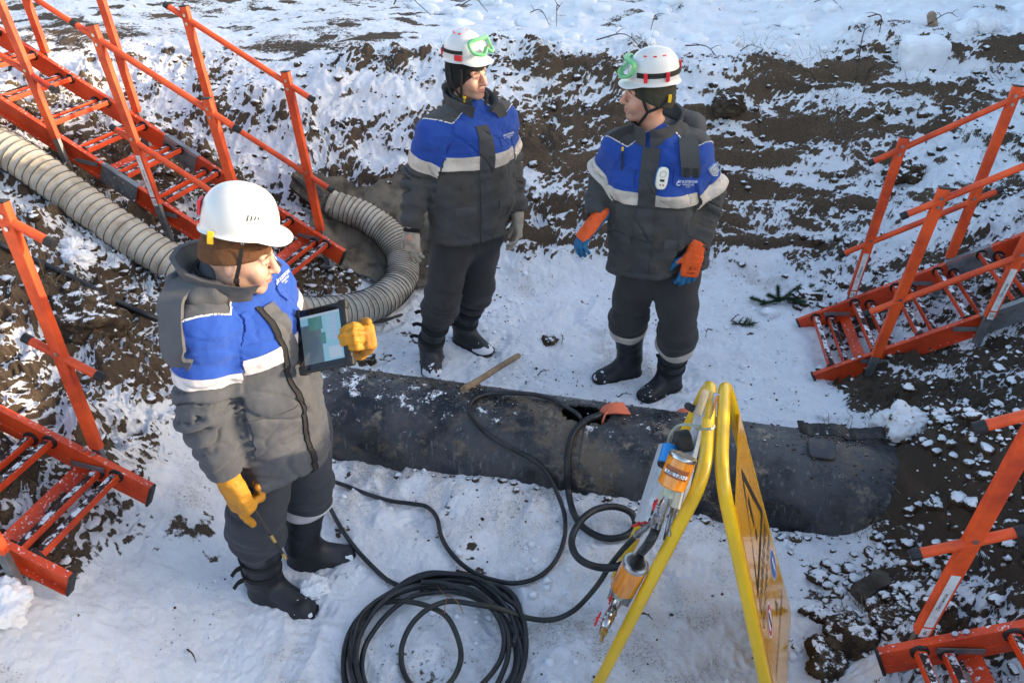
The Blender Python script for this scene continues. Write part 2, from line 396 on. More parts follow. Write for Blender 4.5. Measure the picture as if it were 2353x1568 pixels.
    return o
build_terrain()
def surf_h(x, y):
    """height of the finished terrain"""
    xs, ys, W, H = GRID
    j = int(np.clip(np.searchsorted(ys, y), 1, len(ys)-1)); w_ = np.interp(y, ys, W)
    i = int(np.clip(np.searchsorted(xs, x/w_), 1, len(xs)-1))
    tx = (x/w_-xs[i-1])/(xs[i]-xs[i-1]); ty = (y-ys[j-1])/(ys[j]-ys[j-1])
    return float((H[j-1, i-1]*(1-tx)+H[j-1, i]*tx)*(1-ty)+(H[j, i-1]*(1-tx)+H[j, i]*tx)*ty)
def ground(px, py, off=0.0):
    d = ray(px, py); t = None
    ts = np.linspace(1.2, 14, 700); prev = None
    for t in ts:
        p = EYE+d*t
        if p[2]-off < surf_h(p[0], p[1]): break
    lo, hi = t-(ts[1]-ts[0]), t
    for _ in range(12):
        m = .5*(lo+hi); p = EYE+d*m
        if p[2]-off < surf_h(p[0], p[1]): hi = m
        else: lo = m
    return EYE+d*hi
# ------------------------------------------------------------------ access ladders
ORANGE = dict(rough=.42, col2=(.36, .030, .010), mix_scale=5, mix_lo=.40, mix_hi=.72, bump=.15, bump_scale=220, rough_var=.2)
m_or = mat("orange fibreglass", (.72, .072, .014), snow=.30, snow_scale=60, **ORANGE)
m_or2 = mat("orange fibreglass pole", (.80, .095, .018), **ORANGE)
m_gal = mat("galvanised steel", (.28, .29, .30), rough=.5, metal=.75, col2=(.16, .16, .17), mix_scale=9, rough_var=.2)
m_blk = mat("black rubber", (.012, .012, .013), rough=.6, col2=(.03, .03, .032), mix_scale=20)
m_bolt = mat("zinc bolt", (.55, .55, .56), rough=.3, metal=1.0)
m_stk = mat("white sticker", (.72, .72, .72), rough=.5, col2=(.55, .53, .52), mix_scale=30)
m_ink = mat("black print", (.015, .015, .018), rough=.6)
m_grip = mat("anti slip strip", (.035, .018, .016), rough=.9, bump=.6, bump_scale=300, snow=.42, snow_scale=22)
m_pin = mat("brass split pin", (.45, .36, .16), rough=.3, metal=1.0)
def ladder_frame(p):
    psi, phi, roll = p[3:6]
    u = V(math.cos(phi)*math.cos(psi), math.cos(phi)*math.sin(psi), math.sin(phi)); uh = V(math.cos(psi), math.sin(psi), 0); wh = V(math.sin(psi), -math.cos(psi), 0)
    if wh[1] > 0: wh = -wh
    n = np.cross(u, wh); n = n if n[2] > 0 else -n
    w_ = math.cos(roll)*wh+math.sin(roll)*n; n = np.cross(u, w_); n = n if n[2] > 0 else -n
    return u, w_, n, uh, wh
def text_mesh(body, size, origin, xdir, ydir, name, m, parent, proud=.0012, align='CENTER', ext=.0004):
    cu = bpy.data.curves.new(name, 'FONT'); cu.body = body; cu.size = size; cu.align_x = align; cu.align_y = 'CENTER'; cu.extrude = ext/size*size; cu.resolution_u = 3
    t = bpy.data.objects.new(name, cu); COL.objects.link(t); bpy.context.view_layer.update()
    me = bpy.data.meshes.new_from_object(t.evaluated_get(bpy.context.evaluated_depsgraph_get()))
    bpy.data.objects.remove(t); bpy.data.curves.remove(cu)
    X, Y = unit(xdir), unit(ydir); Z = np.cross(X, Y); o = V(origin)+Z*proud
    co = np.empty(len(me.vertices)*3, np.float32); me.vertices.foreach_get('co', co); co = co.reshape(-1, 3)
    co = o+co[:, :1]*X+co[:, 1:2]*Y+co[:, 2:3]*Z
    me.vertices.foreach_set('co', co.astype(np.float32).ravel()); me.name = name; me.materials.clear()
    return link(name, me, m, parent)
def ladder(p, label, length, sections, seat_s0, pitch=.29, n_rungs=8, sticker=None, splice_at=None, extra_rail=0.0):
    O = V(p[:3]); u, w_, n, uh, wh = ladder_frame(p); W, Lt, Lm, S, bo = p[6:11]
    root = empty("access_ladder", O+w_*W/2, label, "ladder", "orange access ladders on the trench banks")
    hd = .112
    for side in (0, 1):
        c = O+w_*W*side; sgn = -1 if side == 0 else 1
        mb = MB()
        mb.box(c+u*length/2-n*hd/2, (u, w_, n), (length, .008, hd))
        mb.box(c+u*length/2-n*.004+w_*sgn*.014, (u, w_, n), (length, .020, .008)); mb.box(c+u*length/2-n*(hd-.004)+w_*sgn*.014, (u, w_, n), (length, .020, .008))
        mb.box(c+u*length/2-n*hd*.62-w_*sgn*.0050, (u, w_, n), (length, .0022, .004))
        st = mb.build("stringer", m_or, root)
        MB().box(c-u*.006-n*hd/2+w_*sgn*.006, (u, w_, n), (.012, .034, hd+.006), .004).build("end_cap", m_blk, st)
    nr = int((length-.1)/pitch)
    hz = unit(uh)
    rung0 = None
    for k in range(nr):
        s = seat_s0+k*pitch
        for j in (0, 1):
            a = O+u*s-n*.022+hz*.088*j
            mb = MB(); mb.box(a+w_*W/2, (w_, hz, V(0, 0, 1)), (W-.012, .034, .028), .004)
            rg = mb.build("rung", m_or, root)
            MB().box(a+w_*W/2+V(0, 0, .0152), (w_, hz, V(0, 0, 1)), (W-.05, .024, .003)).build("grip_strip", m_grip, rg)
            for side in (0, 1):
                e = a+w_*(.006 if side == 0 else W-.006)
                ax = w_ if side == 0 else -w_
                MB().cyl(e-ax*.001, e+ax*.008, .030, 18).build("rung_washer", m_blk, rg)
                ss = e-ax*.012
        # flat brace under every second step
        if k % 4 == 0:
            a = O+u*(s+.15)-n*(hd-.004)
            MB().box(a+w_*W/2, (w_, u, n), (W+.02, .06, .007)).build("cross_plate", m_or, root)
            for side in (0, 1):
                q = O+w_*(W*side)+u*(s+.12)
                for j in (0, 1):
                    b = q+u*.035*j+w_*(-.014 if side == 0 else .014)
                    MB().cyl(b-n*.002, b+n*.007, .0095, 8).build("bolt", m_bolt, root)
    for (ss, side) in [(seat_s0+.22, 1), (seat_s0+.22+2*pitch, 1), (seat_s0+.12, 0), (seat_s0+.12+2*pitch, 0), (seat_s0+.22+4*pitch, 1)]:
        if ss > length-.2: continue
        sg = 1 if side else -1; c = O+w_*(W*side+sg*(.026 if side else -.012))+u*ss-n*.05
        d = unit(uh*.9-V(0, 0, .02)+u*.25)
        MB().box(c, (d, w_, unit(np.cross(d, w_))), (.15, .005, .026), .002).build("brace_bar", m_gal, root)
    if splice_at:
        for side in (0, 1):
            sg = -1 if side == 0 else 1
            for inn in (1,):
                c = O+w_*(W*side)-w_*sg*.008+u*splice_at-n*hd/2
                sp = MB().box(c, (u, w_, n), (.24, .006, hd-.004), .001).build("splice_plate", m_gal, root)
                c2 = O+w_*(W*side)+w_*sg*.014+u*splice_at+n*.002
                MB().box(c2, (u, w_, n), (.24, .034, .005), .001).build("splice_cap", m_gal, root)
                c3 = O+w_*(W*side)+w_*sg*.026+u*splice_at-n*hd/2
                MB().box(c3, (u, w_, n), (.24, .005, hd+.004), .001).build("splice_plate", m_gal, root)
                for du in (-.09, -.03, .03, .09):
                    for dn in (-.03, .03):
                        MB().cyl(c3+u*du+n*dn, c3+u*du+n*dn+w_*sg*.006, .005, 8).build("bolt", m_bolt, sp)
    # posts and rails
    for side in (0, 1):
        sg = -1 if side == 0 else 1; tw = p[15] if side else p[14]
        pv = V(0, 0, 1)+math.tan(p[13])*uh+math.tan(tw)*wh; pv = unit(pv)
        s0 = p[12] if side else p[11]
        def base(i): return O+w_*(W*side+sg*.045)+u*(s0+S*i)-n*.06
        fx = unit(u-pv*np.dot(u, pv)); fy = np.cross(pv, fx)
        posts = []
        for sec in sections:
            for i in sec:
                q = base(i)
                low = q-pv*(p[10]+.05); top = q+pv*(Lt+.045)
                po = MB().box((q-pv*.0+top)/2+pv*.035, (pv, fx, fy), (np.linalg.norm(top-q)-.07, .050, .030), .004).build("post", m_or2, root)
                MB().box(top+pv*.003, (pv, fx, fy), (.006, .052, .032), .002).build("end_cap", m_blk, po)
                MB().box(q-pv*.045, (pv, fx, fy), (.24, .040, .022), .002).build("post_socket", m_gal, po)
                ft = q-pv*.165
                MB().box(ft, (pv, fx, fy), (.012, .085, .07), .002).build("foot_plate", m_blk if side else m_gal, po)
                MB().cyl(q-pv*.10-w_*sg*.0, q-pv*.10+w_*sg*.05, .006, 8).build("bolt", m_bolt, po)
                ring = [q-pv*.12+w_*sg*.05+(fx*math.cos(t)+pv*math.sin(t))*.018 for t in np.linspace(0, 2*math.pi, 13)]
                MB().tube(ring, .0025, 6, False).build("split_pin", m_pin, po)
                for hh in (Lt, Lm):
                    for dd in (.0, -.045) if hh == Lt else (0.0,):
                        b = q+pv*(hh+dd)+fy*(.016 if np.dot(fy, wh) > 0 else -.016)
                        b2 = b+(fy if np.dot(fy, wh) > 0 else -fy)*.005
                        MB().cyl(b, b2, .0085, 10).build("bolt", m_bolt, po)
                if sticker and (side, i) in sticker:
                    f_o = fy if np.dot(fy, EYE-q) > 0 else -fy
                    f_x = fx if np.dot(fx, EYE-q) > 0 else -fx
                    xd = unit(np.cross(pv, f_o))
                    c = q+pv*.235+f_o*.0165
                    MB().box(c, (pv, xd, f_o), (.24, .030, .0012)).build("sticker", m_stk, po)
                    text_mesh("Лестница", .017, c, pv, -xd, "sticker_print", m_ink, po, proud=.0008)
                    c2 = q+pv*.085+f_o*.0165
                    MB().box(c2, (pv, xd, f_o), (.042, .030, .0012)).build("sticker", m_stk, po)
                    text_mesh(sticker[(side, i)], .026, c2, xd, pv, "sticker_print", m_ink, po, proud=.0008)
            # rails of this section run parallel to the stringer
            a, b = base(sec[0]), base(sec[-1])
            for nm, hh, e0, e1 in (("handrail", Lt, .17, .15+extra_rail), ("mid_rail", Lm, .17, .15+extra_rail)):
                off = -w_*sg*.0+pv*(-.02)
                A_, B_ = a+pv*hh-u*e0+off, b+pv*hh+u*e1+off
                rl = MB().cyl(A_, B_, .0165, 14).build(nm, m_or2, root)
                MB().cyl(A_-u*.004, A_+u*.028, .0185, 14).build("end_cap", m_blk, rl)
                MB().cyl(B_-u*.028, B_+u*.004, .0185, 14).build("end_cap", m_blk, rl)
    return root
LA = [-1.0382, 4.3621, 0.4813, 2.8099, 0.4762, -0.0361, 0.4931, 0.9769, 0.4447, 0.6818, 0.0557, 0.1649, 0.2103, 0.0969, -0.0120, 0.0306]
LB = [-1.4349, 2.3022, 0.4300, 2.9119, 0.4430, -0.0083, 0.4451, 1.0537, 0.5158, 0.6000, 0.0361, 0.2360, 0.2000, 0.0531, -0.0251, 0.0000]
LC = [1.7667, 4.1317, 0.1224, -0.1702, 0.5485, -0.0300, 0.5565, 0.9917, 0.4345, 0.5588, 0.0630, 0.2949, 0.2914, 0.0695, -0.0315, 0.0388]
LD = [1.2141, 1.6277, 0.3195, -0.0870, 0.4286, -0.0113, 0.5000, 1.0000, 0.5041, 0.6000, 0.0035, 0.1141, 0.2000, 0.0812, -0.0119, 0.0000]
ladder(LA, "orange access ladder rising to the top left above the ribbed duct", 4.2, [(0, 1), (2, 3), (4, 5)], .12, .27, sticker={(1, 0): "10", (1, 1): "10"}, splice_at=1.20)
ladder(LB, "orange access ladder at the lower left beside the man with the tablet", 2.2, [(0,), (2, 3)], .14, .29, sticker=None)
ladder(LC, "orange access ladder on the right bank behind the yellow stand", 3.4, [(0, 1), (2, 3)], .10, .235, sticker={(0, 0): "10", (1, 1): "10"}, splice_at=.98)
ladder(LD, "orange access ladder cut off at the lower right corner", 2.2, [(0,), (2, 3)], .12, .28, sticker={(0, 0): "6"})
# ------------------------------------------------------------------ steel pipe
PR, PZ = .28, .07
PA = V(-.731, 3.155, PZ); PD = unit(V(1, -.232, 0)); PN = np.cross(PD, V(0, 0, 1))   # PN points towards the camera
def pipe_pt(u, th, r=PR): return PA+PD*u+(-PN*math.sin(th)+V(0, 0, 1)*math.cos(th))*r     # th=0 top, positive away from camera
def pipe_hit(px, py, off=0.0):
    d = ray(px, py); o = EYE-PA; R = PR+off
    dp = d-PD*np.dot(d, PD); op = o-PD*np.dot(o, PD)
    a, b, c = np.dot(dp, dp), 2*np.dot(dp, op), np.dot(op, op)-R*R
    D = b*b-4*a*c
    t = (-b-math.sqrt(D))/(2*a) if D > 0 else -b/(2*a)
    p = EYE+d*t
    q = p-PA; u = np.dot(q, PD); th = math.atan2(-np.dot(q, PN), q[2])
    return u, th, p
def build_pipe():
    hu, hth, hp = pipe_hit(1345, 948)
    us = np.unique(np.concatenate([np.linspace(-.6, 3.6, 300), np.linspace(hu-.2, hu+.2, 60)])); ths = np.linspace(-math.pi, math.pi, 121)[:-1]
    U, T = np.meshgrid(us, ths, indexing='ij')
    ea, eb = .115, .062
    rho = np.sqrt(((U-hu)/ea)**2+((T-hth)*PR/eb)**2)
    near = (rho > .86) & (rho < 1.14)
    U2 = np.where(near, hu+(U-hu)/np.maximum(rho, 1e-6), U); T2 = np.where(near, hth+(T-hth)/np.maximum(rho, 1e-6), T)
    R = PR+.0020*noise3(U*6, np.cos(T)*2, np.sin(T)*2)+.0012*noise3(U*30, np.cos(T)*8, np.sin(T)*8)
    seam = .55+.0*U
    R = R+.005*np.exp(-((U-1.12)/.006)**2)+.004*np.exp(-((U-2.42)/.006)**2)
    def pts(R): return (PA+PD*U2[..., None]+(-PN*np.sin(T2)[..., None]+V(0, 0, 1)*np.cos(T2)[..., None])*R[..., None]).reshape(-1, 3)
    nu, nt_ = U.shape; i = np.arange(nu*nt_).reshape(nu, nt_); j = np.roll(i, -1, 1)
    keep = ~((rho[:-1] < 1) | (rho[1:] < 1) | (np.roll(rho, -1, 1)[:-1] < 1) | (np.roll(rho, -1, 1)[1:] < 1))
    F = np.stack([i[:-1], i[1:], j[1:], j[:-1]], -1)[keep]
    n = nu*nt_; vo, vi = pts(R), pts(R-.014)
    # rim between the two skins
    from collections import Counter
    cnt = {}
    for f in F:
        for a, b in zip(f, np.roll(f, -1)):
            k = (min(a, b), max(a, b)); cnt[k] = None if k in cnt else (a, b)
    rim = np.array([[b, a, a+n, b+n] for v_ in cnt.values() if v_ is not None for a, b in [v_]])
    me = mesh_from("steel_pipe", np.concatenate([vo, vi]), np.concatenate([F, F[:, ::-1]+n, rim]))
    m = bpy.data.materials.new("bitumen pipe"); m.use_nodes = True; N = m.node_tree.nodes; L = m.node_tree.links; p = N["Principled BSDF"]
    tc = N.new('ShaderNodeTexCoord'); co = tc.outputs['Object']
    def nz(s, d=6, r=.65, sc=None):
        n = N.new('ShaderNodeTexNoise'); n.inputs['Scale'].default_value = s; n.inputs['Detail'].default_value = d; n.inputs['Roughness'].default_value = r
        if sc: mp = N.new('ShaderNodeMapping'); mp.inputs['Scale'].default_value = sc; L.new(co, mp.inputs[0]); L.new(mp.outputs[0], n.inputs['Vector'])
        else: L.new(co, n.inputs['Vector'])
        return n.outputs[0]
    def ramp(v, lo, hi): n = N.new('ShaderNodeMapRange'); n.inputs[1].default_value = lo; n.inputs[2].default_value = hi; L.new(v, n.inputs[0]); return n.outputs[0]
    def mix(f, a, b):
        n = N.new('ShaderNodeMix'); n.data_type = 'RGBA'; L.new(f, n.inputs[0])
        for k, v in ((6, a), (7, b)):
            if isinstance(v, tuple): n.inputs[k].default_value = (*v, 1)
            else: L.new(v, n.inputs[k])
        return n.outputs[2]
    c = mix(ramp(nz(3.5, 6), .42, .58), (.009, .010, .014), (.060, .060, .064))
    c = mix(ramp(nz(3.2, 8, .75, (1, 1, 1.6)), .53, .62), c, (.115, .088, .062))       # dried mud
    c = mix(ramp(nz(6, 9, .8, (1, 1, 1.4)), .56, .63), c, (.20, .16, .115)); c = mix(ramp(nz(2.4, 9, .75, (1, 1, 1.2)), .54, .64), c, (.026, .034, .045))
    c = mix(ramp(nz(16, 6, .7, (2.6, 1.6, .30)), .58, .72), c, (.19, .19, .19)); c = mix(ramp(nz(14, 6, .7, (2.6, 1.6, .25)), .60, .70), c, (.012, .013, .018))       # scratches round the girth
    ge = N.new('ShaderNodeNewGeometry'); sx = N.new('ShaderNodeSeparateXYZ'); L.new(ge.outputs['Normal'], sx.inputs[0])
    ps = N.new('ShaderNodeSeparateXYZ'); L.new(co, ps.inputs[0])
    a1 = N.new('ShaderNodeMath'); a1.operation = 'MULTIPLY_ADD'; a1.inputs[1].default_value = .28; L.new(sx.outputs[2], a1.inputs[0]); L.new(nz(11, 8, .78), a1.inputs[2])
    a2 = N.new('ShaderNodeMath'); a2.operation = 'MULTIPLY_ADD'; a2.inputs[1].default_value = -.055; L.new(ps.outputs[0], a2.inputs[0]); L.new(a1.outputs[0], a2.inputs[2])
    c = mix(ramp(a2.outputs[0], .86, .90), c, (.78, .80, .84))
    L.new(c, p.inputs['Base Color']); p.inputs['Specular IOR Level'].default_value = .45
    L.new(ramp(nz(7, 5), .25, .95), p.inputs['Roughness'])
    bp = N.new('ShaderNodeBump'); bp.inputs['Strength'].default_value = .5; bp.inputs['Distance'].default_value = .01; L.new(nz(30, 8, .7), bp.inputs['Height']); L.new(bp.outputs[0], p.inputs['Normal'])
    _M["bitumen pipe"] = m
    o = link("steel_pipe", me, m); tag(o, "half buried dark steel pipe with a cut opening, lying across the trench", "pipe")
    # patch welded on top
    pu, pth, pp = pipe_hit(1887, 1032)
    m_patch = mat("patch metal", (.05, .052, .06), rough=.45, metal=.3, col2=(.10, .085, .07), mix_scale=14, bump=.3, bump_scale=60)
    vs, fs = [], []
    n1 = 13
    for lay, (sc, rr) in enumerate(((1.0, PR+.001), (1.0, PR+.012), (.93, PR+.016))):
        for a in range(n1):
            for b in range(n1):
                x, y = a/(n1-1)*2-1, b/(n1-1)*2-1
                k = 1/max(1e-6, (abs(x)**5+abs(y)**5)**.2)*max(abs(x), abs(y)) if max(abs(x), abs(y)) > 0 else 1
                q = pipe_pt(pu+x*k*.058*sc, pth+y*k*.056*sc/PR, rr); vs.append(q)
    N2 = n1*n1
    for a in range(n1-1):
        for b in range(n1-1): fs.append((2*N2+a*n1+b, 2*N2+(a+1)*n1+b, 2*N2+(a+1)*n1+b+1, 2*N2+a*n1+b+1))
    bd = [a*n1 for a in range(n1)]+[(n1-1)*n1+b for b in range(1, n1)]+[a*n1+n1-1 for a in range(n1-2, -1, -1)]+[b for b in range(n1-2, 0, -1)]
    for lay in (0, 1):
        for k in range(len(bd)):
            a, b = bd[k], bd[(k+1) % len(bd)]; fs.append((lay*N2+a, lay*N2+b, (lay+1)*N2+b, (lay+1)*N2+a))
    MB().add(vs, fs, True).build("welded_patch", m_patch, o)
    return o
PIPE = build_pipe()
m_coral = mat("coral strap", (.70, .16, .08), rough=.55, bump=.2, bump_scale=120)
def strap(path, width_dir, wd, th, name, m, parent=None):
    P = [V(p) for p in path]; W_ = unit(width_dir); mb = MB(); vs, fs = [], []
    for i, q in enumerate(P):
        t = unit(P[min(i+1, len(P)-1)]-P[max(i-1, 0)]); W2 = unit(W_-t*np.dot(W_, t)); n_ = np.cross(t, W2)
        vs += [q+W2*wd/2+n_*th/2, q-W2*wd/2+n_*th/2, q-W2*wd/2-n_*th/2, q+W2*wd/2-n_*th/2]
    for i in range(len(P)-1):
        for k in range(4): k2 = (k+1) % 4; fs.append((i*4+k, i*4+k2, i*4+4+k2, i*4+4+k))
    fs += [(3, 2, 1, 0), tuple(len(vs)-4+k for k in range(4))]
    return mb.add(vs, fs, True).build(name, m, parent)
a = pipe_hit(1384, 957, .0)[2]; b_ = pipe_hit(1392, 941, .02)[2]; c_ = pipe_hit(1412, 937, .035)[2]; d_ = pipe_hit(1440, 938, .015)[2]
o = strap(spline([a-V(0, 0, .03), a, b_, c_, d_], 6), V(0.1, 1, 0), .075, .006, "orange_strap", m_coral)
tag(o, "short coral strap hooked over the right edge of the opening in the pipe", "strap")
a = atY(1546, 968, 3.06); b_ = atY(1560, 949, 3.08); c_ = atY(1582, 945, 3.08); d_ = atY(1612, 958, 3.06); e_ = atY(1622, 975, 3.04)
o = strap(spline([a, b_, c_, d_, e_], 6), V(0, 1, .15), .045, .006, "orange_strap", m_coral)
tag(o, "coral strap loop standing up behind the pipe beside the yellow stand", "strap")
# torn wrapping behind the right half of the pipe
m_wrap = mat("torn wrapping", (.014, .014, .016), rough=.55, col2=(.05, .045, .04), mix_scale=18, bump=.5, bump_scale=50, snow=.35)
pts = [pipe_hit(x, y, .0)[2]+V(0, .04, dz) for x, y, dz in [(1838, 1006, .035), (1870, 1006, .02), (1920, 1012, .03), (1970, 1015, .012), (2020, 1022, .035), (2075, 1030, .02), (2125, 1036, .03)]]
sp_ = spline(pts, 8)
sp_ = [q+V(0, .010*float(noise3(i*.4, 0, 0)), .016*float(noise3(0, i*.35, 3))) for i, q in enumerate(sp_)]
o = strap(sp_, V(.1, .8, .5), .055, .008, "torn_pipe_wrap", m_wrap); tag(o, "torn black wrapping peeling off the back of the pipe near its right end", "pipe wrapping")
# wooden handle
m_wood = mat("pale wood", (.30, .21, .12), rough=.7, col2=(.18, .12, .07), mix_scale=8, stretch=(1, 1, 1), bump=.3, bump_scale=70)
a = pipe_hit(1064, 894, .018)[2]; b_ = ground(1190, 817, .03)
mb = MB(); mb.tube([a, a*.7+b_*.3+V(.003, 0, 0), a*.35+b_*.65-V(.003, 0, 0), b_], [.0175, .0165, .017, .0175], 14)
tag(mb.build("wooden_stick", m_wood), "pale wooden pole leaning on the pipe near the black cap man's boots", "wooden pole")

# ------------------------------------------------------------------ ribbed ventilation duct
m_duct = mat("grey duct fabric", (.45, .41, .345), rough=.75, col2=(.30, .255, .20), mix_scale=9, bump=.25, bump_scale=60, spec=.4)
m_wire = mat("duct wire", (.05, .048, .045), rough=.6)
def duct():
    pix = [(-190, 250), (-60, 305), (35, 352), (110, 405), (200, 475), (300, 545), (400, 608), (500, 665), (600, 710), (690, 722), (760, 722), (835, 712), (893, 684), (930, 640), (932, 590), (903, 542), (858, 505), (806, 482), (758, 468)]
    P = []
    for (x, y) in pix:
        q = ground(x, y, .10); P.append(q)
    P = [V(p) for p in P]
    for _ in range(1): P = [P[0]]+[(P[i-1]+2*P[i]+P[i+1])/4 for i in range(1, len(P)-1)]+[P[-1]]
    path = spline(P, 40)
    # resample evenly
    A = np.array(path); L_ = np.concatenate([[0], np.cumsum(np.linalg.norm(np.diff(A, axis=0), axis=1))]); tot = L_[-1]
    n = int(tot/.0055); s = np.linspace(0, tot, n); A = np.stack([np.interp(s, L_, A[:, k]) for k in range(3)], 1)
    T = np.gradient(A, axis=0); T /= np.linalg.norm(T, axis=1)[:, None]
    K = np.linalg.norm(np.gradient(T, s, axis=0), axis=1); K = np.convolve(K, np.ones(60)/60, 'same')
    dens = 1/np.clip(.052-.030*np.clip(K/2.2, 0, 1), .022, .052)
    ph = np.concatenate([[0], np.cumsum(dens[1:]*np.diff(s))])
    fr = ph-np.floor(ph)
    R0 = .107-.003*sstep(tot-.5, tot, s)
    Rr = R0-.0075*(1-np.exp(-((np.minimum(fr, 1-fr))/.13)**2))+0*fr
    seg = 40; N_ = unit(np.cross(np.cross(T[0], V(0, 0, 1)), T[0])); vs = np.zeros((n, seg, 3)); Ns = []
    ang = np.linspace(0, 2*math.pi, seg, endpoint=False)
    for i in range(n):
        N_ = unit(V(0, 0, 1)-T[i]*T[i][2]); B = np.cross(T[i], N_); Ns.append((N_, B))
        sag = 1-.10*np.cos(ang)*0
        dn = .005*noise3(A[i, 0]*9+np.cos(ang)*1.3, A[i, 1]*9+np.sin(ang)*1.3, s[i]*7+0*ang)
        r = (Rr[i]+dn)
        vs[i] = A[i]+(N_[None]*np.cos(ang)[:, None]*.93+B[None]*np.sin(ang)[:, None]*1.04)*r[:, None]
    idx = np.arange(n*seg).reshape(n, seg); jj = np.roll(idx, -1, 1)
    F = np.stack([idx[:-1], jj[:-1], jj[1:], idx[1:]], -1).reshape(-1, 4)
    me = mesh_from("ventilation_duct", vs.reshape(-1, 3), F)
    o = link("ventilation_duct", me, m_duct); tag(o, "pale grey ribbed ventilation duct winding down the bank behind the men", "ventilation duct")
    o2 = o
    # the sewn-in wires
    ks = np.arange(1, int(ph[-1])); si = np.searchsorted(ph, ks)
    for c, i in enumerate(si):
        if i >= n-1: break
        N_, B = Ns[i]; ring = [A[i]+(N_*math.cos(t)*.93+B*math.sin(t)*1.04)*(R0[i]+.0005) for t in np.linspace(0, 2*math.pi, 29)[:-1]]
        vv, ff = [], []
        for k, q in enumerate(ring):
            out = unit(q-A[i]); 
            for (a_, b2) in ((1, 0), (0, 1), (-1, 0), (0, -1)): vv.append(q+out*.0028*a_+T[i]*.0028*b2)
        for k in range(28):
            for e in range(4): e2 = (e+1) % 4; k2 = (k+1) % 28; ff.append((k*4+e, k*4+e2, k2*4+e2, k2*4+e))
        MB().add(vv, ff, True).build("hoop_wire", m_wire, o)
    # tied sack over the mouth
    m_sack = mat("dark sacking", (.035, .033, .032), rough=.8, col2=(.14, .11, .075), mix_scale=12, bump=.6, bump_scale=40)
    e = A[-1]; t = T[-1]; N_, B = Ns[-1]; vv, ff = [], []
    m1, m2 = 14, 36
    for i in range(m1):
        f = i/(m1-1); rad = (.103-.045*f+.03*f*f)
        for k in range(m2):
            a_ = 2*math.pi*k/m2; rr = rad*(1+.22*f*math.sin(a_*7+f*2)+.1*math.sin(a_*3))
            vv.append(e+t*(-.03+.15*f)+V(-.10*f*f, .02*f, .16*f*f-.02)+(N_*math.cos(a_)+B*math.sin(a_))*rr)
    for i in range(m1-1):
        for k in range(m2): k2 = (k+1) % m2; ff.append((i*m2+k, i*m2+k2, (i+1)*m2+k2, (i+1)*m2+k))
    ff.append(tuple((m1-1)*m2+k for k in range(m2)))
    MB().add(vv, ff, True).build("mouth_cover", m_sack, o)
duct()
# burlap mat behind the duct
def cloth_patch(name, m, c, ux, uy, lx, ly, label, cat, amp=.03, seed=1, lift=.02, nx=60, ny=44, thick=.006):
    c, ux, uy = V(c), unit(V(ux)), unit(V(uy)); vs = []
    for a in range(nx):
        for b in range(ny):
            x, y = (a/(nx-1)-.5)*lx, (b/(ny-1)-.5)*ly
            e = .05*float(noise3(a*.12, b*.12, seed)); q = c+ux*(x+e)+uy*(y+e*.6)
            z = surf_h(q[0], q[1]); fold = amp*abs(float(noise3(q[0]*5, q[1]*5, seed+3)))+.3*amp*float(noise3(q[0]*14, q[1]*14, seed+5))
            vs.append(V(q[0], q[1], max(z, c[2]-.25)+lift+fold))
    n = nx*ny; i = np.arange(n).reshape(nx, ny); F = np.stack([i[:-1, :-1], i[1:, :-1], i[1:, 1:], i[:-1, 1:]], -1).reshape(-1, 4)
    vs = np.array(vs); sm = vs.reshape(nx, ny, 3)
    for _ in range(3): sm[1:-1, 1:-1, 2] = (sm[:-2, 1:-1, 2]+sm[2:, 1:-1, 2]+sm[1:-1, :-2, 2]+sm[1:-1, 2:, 2]+2*sm[1:-1, 1:-1, 2])/6
    lo = vs.copy(); lo[:, 2] -= thick
    bd = list(i[:, 0])+list(i[-1, 1:])+list(i[::-1, -1][1:])+list(i[0, ::-1][1:])
    rim = np.array([[bd[k], bd[(k+1) % len(bd)], bd[(k+1) % len(bd)]+n, bd[k]+n] for k in range(len(bd))])
    me = mesh_from(name, np.concatenate([vs, lo]), np.concatenate([F, F[:, ::-1]+n, rim]))
    return tag(link(name, me, m), label, cat)
m_burlap = mat("brown burlap", (.17, .145, .11), rough=.9, col2=(.055, .045, .035), mix_scale=7, bump=.7, bump_scale=160)
g1 = ground(880, 560)
cloth_patch("burlap_sheet", m_burlap, g1, (1, .12, 0), (-.1, 1, 0), .95, .62, "brown burlap sheet under the bend of the ribbed duct", "burlap sheet", amp=.06, lift=.03)

# ------------------------------------------------------------------ cables and hoses
m_hose = mat("black hose", (.010, .011, .013), rough=.42, col2=(.030, .032, .036), mix_scale=9, spec=.5, bump=.15, bump_scale=90)
m_hose2 = mat("worn hose", (.016, .019, .022), rough=.5, col2=(.05, .048, .03), mix_scale=6, bump=.15, bump_scale=90)
def hose(name, pts, r, label, cat="hose", m=None, n=10, seg=12, taper=None):
    path = spline(pts, n); rr = [r]*len(path)
    if taper: rr = list(np.linspace(r, taper, len(path)))
    o = MB().tube(path, rr, seg).build(name, m or m_hose); return tag(o, label, cat)
hose("black_cable", [ground(x, y, .016) for x, y in [(-60, 530), (0, 561), (60, 590), (110, 611), (170, 640), (230, 672), (290, 703), (350, 728), (420, 750), (480, 770)]], .016, "black cable running down the left bank past the back of the man with the tablet", "cable")
hose("black_rod", [ground(790, 760, .03)+V(0, 0, .10), ground(840, 746, .03)+V(0, 0, .03), ground(880, 736, .02), ground(924, 722, .012)], .019, "tapered black rod on the snow behind the tablet", "rod", taper=.008)
PP = lambda x, y, o=.013: pipe_hit(x, y, o)[2]
GG = lambda x, y, o=.017: ground(x, y, o)
